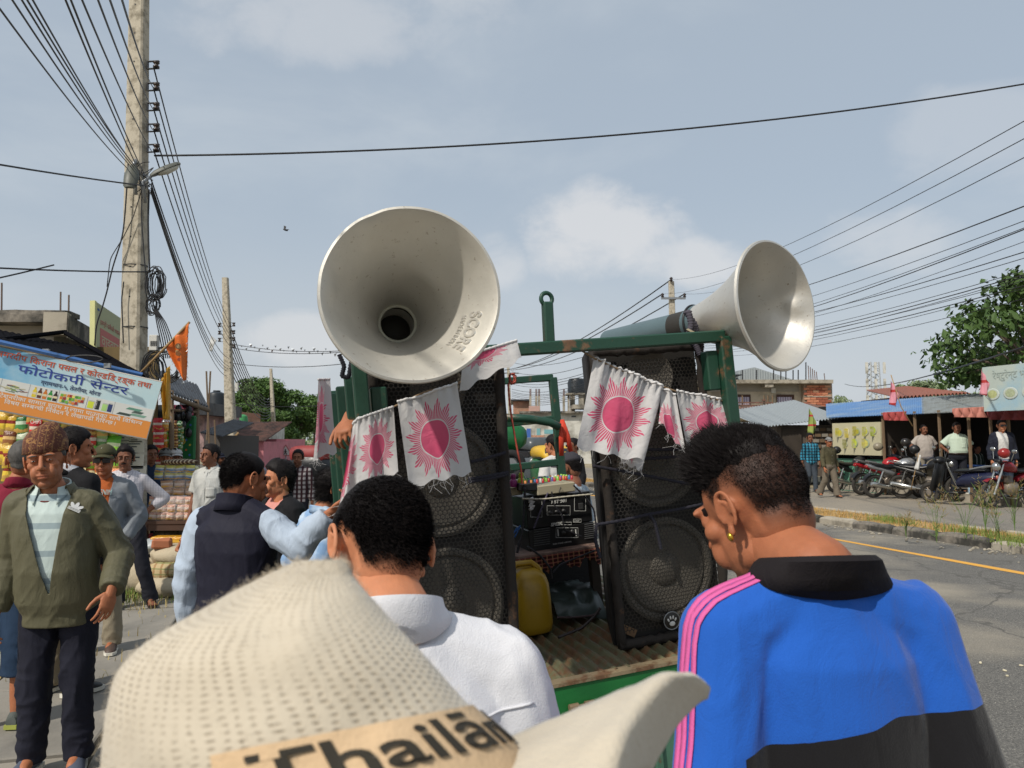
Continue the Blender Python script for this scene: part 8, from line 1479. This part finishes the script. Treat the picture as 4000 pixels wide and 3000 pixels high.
who('man in a checked white shirt with his hand on his hip',492,7.8,1742,20,skin='dark',lod=1,lean=(-.02,0),arms={1:((.36,.08,1.13),(.19,-.02,.99))},legs={-1:((-.07,-.02,.47),(-.05,0,.075)),1:((.17,-.03,.47),(.27,.02,.075))},face=dict(moustache=HAIR),hair=dict(thick=.016,quiff=.01),shirt=sh(CHK,sleeve=.82,hem=.84,collar='shirt',placket=1,pocket=(.075,1.23),st=.02),pants=dict(mat=DKT,flare=2.4),shoes=SND,palm={1:dict(dir=(-.8,-.2,-.4),nrm=(.2,-.9,.2))},dx=.03)
k=dict(lod=2,pants=dict(mat=DKT),shoes=SHB);H2=lambda**q:dict(hair=dict(thick=.014),**q)
who('man in a dark blue shirt at the back of the stall',592,9.9,1738,40,skin='dark',shirt=sh(C('shirt_deep_blue','22324a'),sleeve=.9,collar='shirt'),**H2(),**k)
J=who('man in a grey cap and grey shirt inside the stall',648,10.1,1752,25,skin='brown',shirt=sh(C('shirt_grey','8d939a'),sleeve=.6,collar='shirt'),**H2(),**k);cp=cap_hat(J,C('cap_grey','6d6c68'));mark(cp,650,1762,[[(-.014,-.012),(-.009,-.012),(.009,.012),(.014,.012)],[(-.014,.012),(-.008,.012),(.0,.0),(-.006,-.0)]],PW)
J=who('man in a white cap behind the grey capped one',690,10.4,1752,30,skin='dark',shirt=sh(C('shirt_bluegrey','9aa4b0'),sleeve=.5,collar='shirt'),**H2(),**k);cap_hat(J,C('cap_white','b9b9b8'))
who('man in a white printed short sleeved shirt looking left',828,8.7,1735,-8,skin='dark',lod=1,build=1.1,belly=.02,head=dict(yaw=-28),hair=dict(thick=.014),shirt=sh(C('shirt_white_print','b9b9b4',.04,pattern=both(stripes('8f8f90',0,60,0,.2,.4),stripes('9a9a9a',2,60,0,.2,.4))),sleeve=.4,hem=.8,collar='shirt',placket=1,pocket=(.08,1.2),flare=.015),pants=dict(mat=BLKC),shoes=SHB,face=dict(stubble=.15))
J=who('man in a navy cap behind the waistcoat man',915,13,1772,150,skin='dark',shirt=sh(C('shirt_navy','20222e'),sleeve=.9),**H2(),**k);cp=cap_hat(J,C('cap_navy','1a1d2c'),turn=0);mark(cp,918,1778,swo,PW)
J=who('man in a pale pink topi in the crowd',952,13.6,1775,60,skin='warm',shirt=sh(C('shirt_grey','8d939a'),sleeve=.9),**H2(),**k);topi(J,C('topi_pink','b8968f',.2,pattern=stripes('8a5f5c',0,30,0,.3,.6)))
who('dark haired man in dark blue beside the pink topi',985,11.5,1772,40,skin='dark',shirt=sh(C('shirt_navy','20222e'),sleeve=.9),**H2(),**k);J=who('man in a dark cap left of the navy cap',862,15,1768,60,skin='dark',shirt=sh(C('shirt_deep_blue','22324a'),sleeve=.9),**H2(),**k);cap_hat(J,C('cap_navy','1a1d2c'))
who('man in a pink shirt and black jacket looking left',1098,5.2,1806,-38,skin='tan',lod=1,build=1.15,head=dict(yaw=-18,scale=1.03),face=dict(stubble=.3),hair=dict(thick=.022,quiff=.01,strands=4000),shirt=dict(shirt=dict(mat=C('tee_pink','c98a80'),sleeve=0,t=.016,collar='round'),jacket=dict(mat=BLKC,sleeve=1,t=.034,hem=.78,open=(.06,.085,.75),amp=.01,collar='stand',gap=1.1)),pants=dict(mat=DKT),shoes=SHB)
PLD=C('plaid_maroon','a9a2a0',pattern=both(stripes('3a2226',0,16,0,.45),stripes('3a2226',2,16,0,.45,.8)));who('frowning man in a black and white plaid shirt',1166,11.2,1796,5,skin='dark',lod=1,H=1.5,hair=dict(thick=.014),face=dict(stubble=.3),shirt=sh(PLD,sleeve=.9,collar='shirt'),pants=dict(mat=DKT),shoes=SHB)
DEN=C('denim_washed','7d9cc0',.35,pattern=lambda t,v,c:t.mix(t.ramp(t.noise(v,12,5),.45,.68),c,srgb('b9c9d8')));who('bearded man in a washed denim jacket at the truck rail',1222,4.6,1836,128,skin='brown',lod=1,lean=(0,-.08),head=dict(yaw=-16,pitch=8),face=dict(beard=HAIRG,blen=.03),hair=dict(style='long',thick=.022,strands=4500,len=.035),shirt=dict(jacket=dict(mat=DEN,sleeve=1,t=.03,hem=.84,amp=.013,collar='big')),pants=dict(mat=DKT),shoes=SHB)
who('crouching man in light jeans left of the waistcoat man',925,4.3,2060,-70,z=-.4,H=1.6,skin='brown',lod=1,lean=(0,-.12),legs={-1:((-.1,-.42,.95),(-.1,-.22,.475)),1:((.1,-.42,.97),(.1,-.2,.475))},hair=dict(),shirt=sh(C('shirt_pale','a8b2ac'),sleeve=.5),pants=dict(mat=C('jeans_light','7a8e96',.25)),shoes=SHB)
RED=C('shirt_red','a81f30');who('man in a red shirt standing in the truck with his hand on the rail',1700,3.34,1100,190,z=.79,H=1.58,skin='brown',lod=1,warms={1:((-.25,-.16,1.82),(-.285,-.36,1.71))},hair=dict(),shirt=sh(RED,sleeve=.72,collar='shirt',st=.02),pants=dict(mat=DKT),shoes=SHB,palm={1:dict(dir=(.2,.75,-.6),nrm=(.3,.3,.9),curl=.95)})
# middle, seen through the truck frame
who('man in a white tee shirt seen through the truck frame',2168,10,1698,215,skin='brown',lod=1,head=dict(yaw=15,pitch=8),hair=dict(thick=.018),shirt=sh(C('tee_white','c4c2be'),sleeve=.35,collar='round'),pants=dict(mat=DKT),shoes=SHB)
J=who('man in a dark grey cap beside the mixer',2235,6.2,1765,238,skin='dark',lod=1,head=dict(pitch=10),hair=dict(style='crop',thick=.007),shirt=sh(C('shirt_pale_print','8a9aa6',pattern=stripes('c0c4c8',0,20,0,.4,.6)),sleeve=.5),pants=dict(mat=DKT),shoes=SHB);cap_hat(J,C('cap_charcoal','37353a'))
who('man in dark clothes with sunglasses behind the white flag',2240,13,1712,-60,skin='dark',shirt=sh(BLKC,sleeve=.9),face=dict(glasses=1),**H2(),**k)
# right side
k2=dict(lod=1,shoes=SND);BPL=C('plaid_blue','2f7f9a',pattern=both(stripes('16202a',0,11,0,.3),stripes('16202a',2,11,0,.3),stripes('7ac0d0',0,11,.5,.58,.5)))
who('walking man in a blue plaid shirt across the road',3164,25,1692,-8,skin='dark',legs={-1:((-.08,-.1,.48),(-.1,.12,.12)),1:((.09,-.08,.47),(.1,-.1,.075))},hair=dict(thick=.018),shirt=sh(BPL,sleeve=.85,hem=.8,collar='shirt',placket=1),pants=dict(mat=C('jeans_grey','3d444c')),**k2)
J=who('walking man in an olive shirt and patterned cap across the road',3236,22.8,1708,12,skin='brown',legs={-1:((-.14,.02,.47),(-.22,.2,.11)),1:((.1,-.1,.47),(.14,-.14,.075))},arms={-1:((-.24,-.02,1.08),(-.26,-.14,.84)),1:((.24,.1,1.08),(.29,.02,.84))},hair=dict(style='crop'),shirt=sh(C('shirt_olive','4f4a36'),sleeve=.97,hem=.8,collar='shirt',placket=1,t=.022),pants=dict(mat=C('trousers_taupe','6b6255'),t=.024,flare=2.6),**k2);cap_hat(J,C('cap_camo','8a8a88',.3,pattern=stripes('3a3a3c',0,40,0,.4,.7)))
who('man in a beige polo shirt by the silver motorcycle',3610,22.6,1658,-8,z=.2,skin='dark',lod=1,build=1.15,belly=.03,arms={-1:((-.33,.0,1.12),(-.36,-.2,1.05)),1:((.3,.06,1.12),(.2,.1,.95))},hair=dict(thick=.012),face=dict(moustache=HAIR),shirt=sh(C('polo_beige','a39a92'),sleeve=.42,hem=.82,collar='shirt'),pants=dict(mat=KH),shoes=SHB)
who('man in a pale mint shirt with hands on his hips',3738,21.4,1650,-6,z=.2,skin='dark',lod=1,build=1.2,belly=.05,arms={-1:((-.33,.08,1.12),(-.2,.0,.98)),1:((.34,.06,1.12),(.19,-.06,.97))},hair=dict(thick=.014),shirt=sh(C('shirt_mint','b4c2b0'),sleeve=.45,hem=.96,collar='shirt',placket=1,pocket=(.07,1.2),bell=.012),pants=dict(mat=DKT,belt=.95),shoes=SHB)
who('man in a white tee shirt and open navy jacket at the tea shop',3914,19.6,1640,-10,z=.2,skin='tan',lod=1,build=1.15,face=dict(glasses=1),hair=dict(thick=.013),shirt=dict(shirt=dict(mat=C('tee_white','c4c2be'),sleeve=0,t=.016,hem=.84,collar='shirt'),jacket=dict(mat=C('jacket_navy','20232f'),sleeve=1,t=.035,hem=.8,open=(.1,.1,.75),ox=-.04,amp=.012,collar='stand',gap=1.1)),pants=dict(mat=C('jeans_pale','8a9cb4')),shoes=SHB)
who('seated figure in a dark tracksuit inside the tea shop',3815,22.8,1738,10,skin='dark',shirt=sh(C('track_dark','16251f',pattern=stripes('b0b4b0',0,9,0,.1)),sleeve=1),**H2(),**k);who('dim seated figure at the left of the tea shop',3490,24.2,1742,10,skin='dark',shirt=sh(C('shirt_navy','20222e'),sleeve=.8),**H2(),**k);who('distant man in a bluish shirt down the street',1028,24,1805,60,skin='dark',shirt=sh(C('shirt_bluegrey','9aa4b0'),sleeve=.9),**H2(),**k);who('distant man in a red cap down the street',1062,27,1800,170,skin='dark',shirt=sh(C('shirt_grey','8d939a'),sleeve=.9),**H2(),**k)
# ------------------------------------------------------------------ the knitted hat in front of the lens
HW_=person('person in a beige knitted hat right in front of the viewer',(-.13,.5,0),180,1.545,skin='tan',lod=2,hands=(0,0),face=dict(noeyes=1),shirt=sh(C('shirt_grey','8d939a'),sleeve=.6),pants=dict(mat=DKT),shoes=SHB)
def m_knit(dots=True,dark=1.0):
 m=newmat('knit_wool' if dots else 'felt_wool');t=NT(m);tcn=t.n('ShaderNodeTexCoord');v=t.coord();c=t.mix(t.noise(v,16,5),srgb('b0a592'),srgb('d0c5b2'));h=t.noise(v,260,4)
 if dots:
  s=t.n('ShaderNodeSeparateXYZ');t.l(tcn.outputs['UV'],s.inputs[0]);jx=t.math('MULTIPLY',t.math('SUBTRACT',t.noise(v,45,3),.5),1.5);x=t.math('SUBTRACT',t.math('FRACT',t.math('ADD',s.outputs[0],jx)),.5);y=t.math('SUBTRACT',t.math('FRACT',t.math('ADD',s.outputs[1],t.math('MULTIPLY',t.math('FLOOR',s.outputs[0]),.37))),.5);d=t.math('SQRT',t.math('ADD',t.math('MULTIPLY',t.math('MULTIPLY',x,x),1.6),t.math('MULTIPLY',y,y)));k=t.ramp(d,.05,.4);amt=t.ramp(t.noise(v,14,3),.42,.66);k2=t.math('SUBTRACT',1.0,t.math('MULTIPLY',t.math('SUBTRACT',1.0,k),t.math('ADD',.08,t.math('MULTIPLY',amt,.55))));c=t.mix(k2,srgb('6d5c45'),c);h=t.math('ADD',t.math('MULTIPLY',h,.3),k2)
 t.l(c,t.b.inputs['Base Color']);t.b.inputs['Roughness'].default_value=.95;t.b.inputs['Sheen Weight'].default_value=.3;t.b.inputs['Specular IOR Level'].default_value=.1;t.bump(h,.55,.0025);return m
U=1.8083;DH=.47
sec_=[((226,1905),(1150,1675)),((226,1815),(1092,1600)),((229,1690),(1012,1532)),((232,1560),(932,1440)),((244,1450),(862,1362)),((322,1376),(802,1293)),((490,1280),(766,1250)),((580,1240),(757,1228)),((640,1216),(742,1211))]
NH=72;tt=np.linspace(0,len(sec_)-1,44);Lp=np.stack([np.interp(tt,range(len(sec_)),[s_[0][i]for s_ in sec_])for i in(0,1)],1);Rp=np.stack([np.interp(tt,range(len(sec_)),[s_[1][i]for s_ in sec_])for i in(0,1)],1)
for _ in range(3):
 for Q in(Lp,Rp):Q[1:-1]=(Q[:-2]+2*Q[1:-1]+Q[2:])/4
iv_=HW_.rt.matrix_basis.inverted()if False else(Matrix.Translation(HW_.rt.location)@Matrix.Rotation(math.pi,4,'Z')).inverted()
def hat_pt(i,a,off=0.):
 l,r_=np.array(W(*(Lp[i]*U),DH)),np.array(W(*(Rp[i]*U),DH));c=(l+r_)/2;e=(r_-l)/2;vw=c-np.array((0,0,CAM_H));vw/=np.linalg.norm(vw);n=np.linalg.norm(e);p=c+e*math.cos(a)*(1+off/n)+vw*n*.85*math.sin(a)*(1+off/n);return p
rings=np.array([[hat_pt(i,2*math.pi*j/NH)for j in range(NH)]for i in range(44)]);rings+=((fbm(rings.reshape(-1,3)*13,3)[:,None]-.5)*.024).reshape(44,NH,1)*np.array((0,-1,.5))
def hloc(v):return np.array([iv_@Vector(p)for p in np.asarray(v).reshape(-1,3)]).reshape(np.asarray(v).shape)
mb=MB();mb.loft(list(hloc(rings)));HAT=mb.build('hat',m_knit(),HW_.rt,True);uv=HAT.data.uv_layers.new(name='UV');HAT.data.polygons.foreach_set('use_smooth',[True]*len(HAT.data.polygons))
for f in HAT.data.polygons:
 for li in f.loop_indices:
  i,j=divmod(HAT.data.loops[li].vertex_index,NH);j=j if not(j==0 and any(HAT.data.loops[q].vertex_index%NH==NH-1 for q in f.loop_indices))else NH;uv.data[li].uv=(j/NH*74,i/44*56)
# text band
bs=[i for i in range(44)if tt[i]<2.05];ab=np.linspace(-1.9,-.02,40);g=hloc([[hat_pt(i,a,.0022)+(rings[i][int(a/6.2832*NH)%NH]-hat_pt(i,2*math.pi*(int(a/6.2832*NH)%NH)/NH))for a in ab]for i in bs]);mb=MB();mb.grid(g);mb.build('hat_band',mat('band_peach','cbae8a',.9,var=.08,bump=.3,bs=300),HAT,True)
def bandfn(v):
 x=v[:,0];x=(x-x.min())/(x.max()-x.min());y=v[:,1]/v[:,1].max();out=[]
 for xx,yy,zz in zip(x,y,v[:,2]):
  a=-1.75+1.67*xx;tf=.97+.98*yy;fi=np.interp(tf,tt,range(44));i=int(fi);f=fi-i;out.append((hat_pt(i,a,.0034+zz)*(1-f)+hat_pt(i+1,a,.0034+zz)*f)+(rings[i][int(a/6.2832*NH)%NH]-hat_pt(i,2*math.pi*(int(a/6.2832*NH)%NH)/NH)))
 return hloc(np.array(out))
lettering('Thailānd',Matrix.Identity(4),1.,mat('band_ink','2e2a22',.9,var=.3,vs=60),HAT,ext=.0004,fn=bandfn,bold=.012)
top_=[(1040,1640,.475),(1085,1606,.475),(1200,1557,.47),(1330,1501,.46),(1430,1462,.45),(1470,1454,.458),(1505,1456,.478),(1531,1480,.50),(1524,1508,.515)];bot_=[(760,1840,.40),(900,1780,.395),(1060,1740,.385),(1200,1715,.378),(1310,1690,.372),(1335,1690,.388),(1360,1680,.41),(1385,1668,.445),(1388,1690,.46)];mid_=[(900,1740,.44),(1000,1690,.435),(1120,1640,.428),(1260,1590,.42),(1360,1545,.412),(1390,1540,.425),(1425,1540,.45),(1458,1545,.478),(1462,1560,.49)]
A3=[np.array([W(a*U,b*U,d)for a,b,d in q])for q in(top_,mid_,bot_)];n=12;g=np.array([[A3[0][j]*(1-t)*(1-2*t)+A3[1][j]*4*t*(1-t)+A3[2][j]*t*(2*t-1)for j in range(9)]for t in np.linspace(0,1,n)]);js=np.linspace(0,8,40);g=np.array([[[np.interp(x,range(9),row[:,k])for k in range(3)]for x in js]for row in g])
for _ in range(2):g[:,1:-1]=(g[:,:-2]+2*g[:,1:-1]+g[:,2:])/4
g+=((fbm(g.reshape(-1,3)*40,3)-.5)[:,None]*np.array((0,-.004,.008))).reshape(g.shape);mb=MB();mb.grid(hloc(g));o=mb.build('brim',m_knit(False),HAT,True);md=o.modifiers.new('t','SOLIDIFY');md.thickness=.0045;md.offset=0
r=np.random.default_rng(1);pts=rings[2:].reshape(-1,3);idx=r.integers(0,len(pts),9000);p=pts[idx]+r.normal(0,.0015,(9000,3));d=r.normal(0,1,(9000,3));d/=np.linalg.norm(d,axis=1)[:,None];q=p+d*.0035;e=np.cross(d,r.normal(0,1,(9000,3)));e=e/np.linalg.norm(e,axis=1)[:,None]*.00012;V=np.stack([p-e,p+e,q],1).reshape(-1,3);mb=MB();mb.raw(hloc(V),[(3*k_,3*k_+1,3*k_+2)for k_ in range(9000)]);kind(mb.build('wool_fuzz',mat('wool_fibre','c8bba6',.95,var=.1),HAT),'stuff')
bpy.data.scenes.remove(WS)
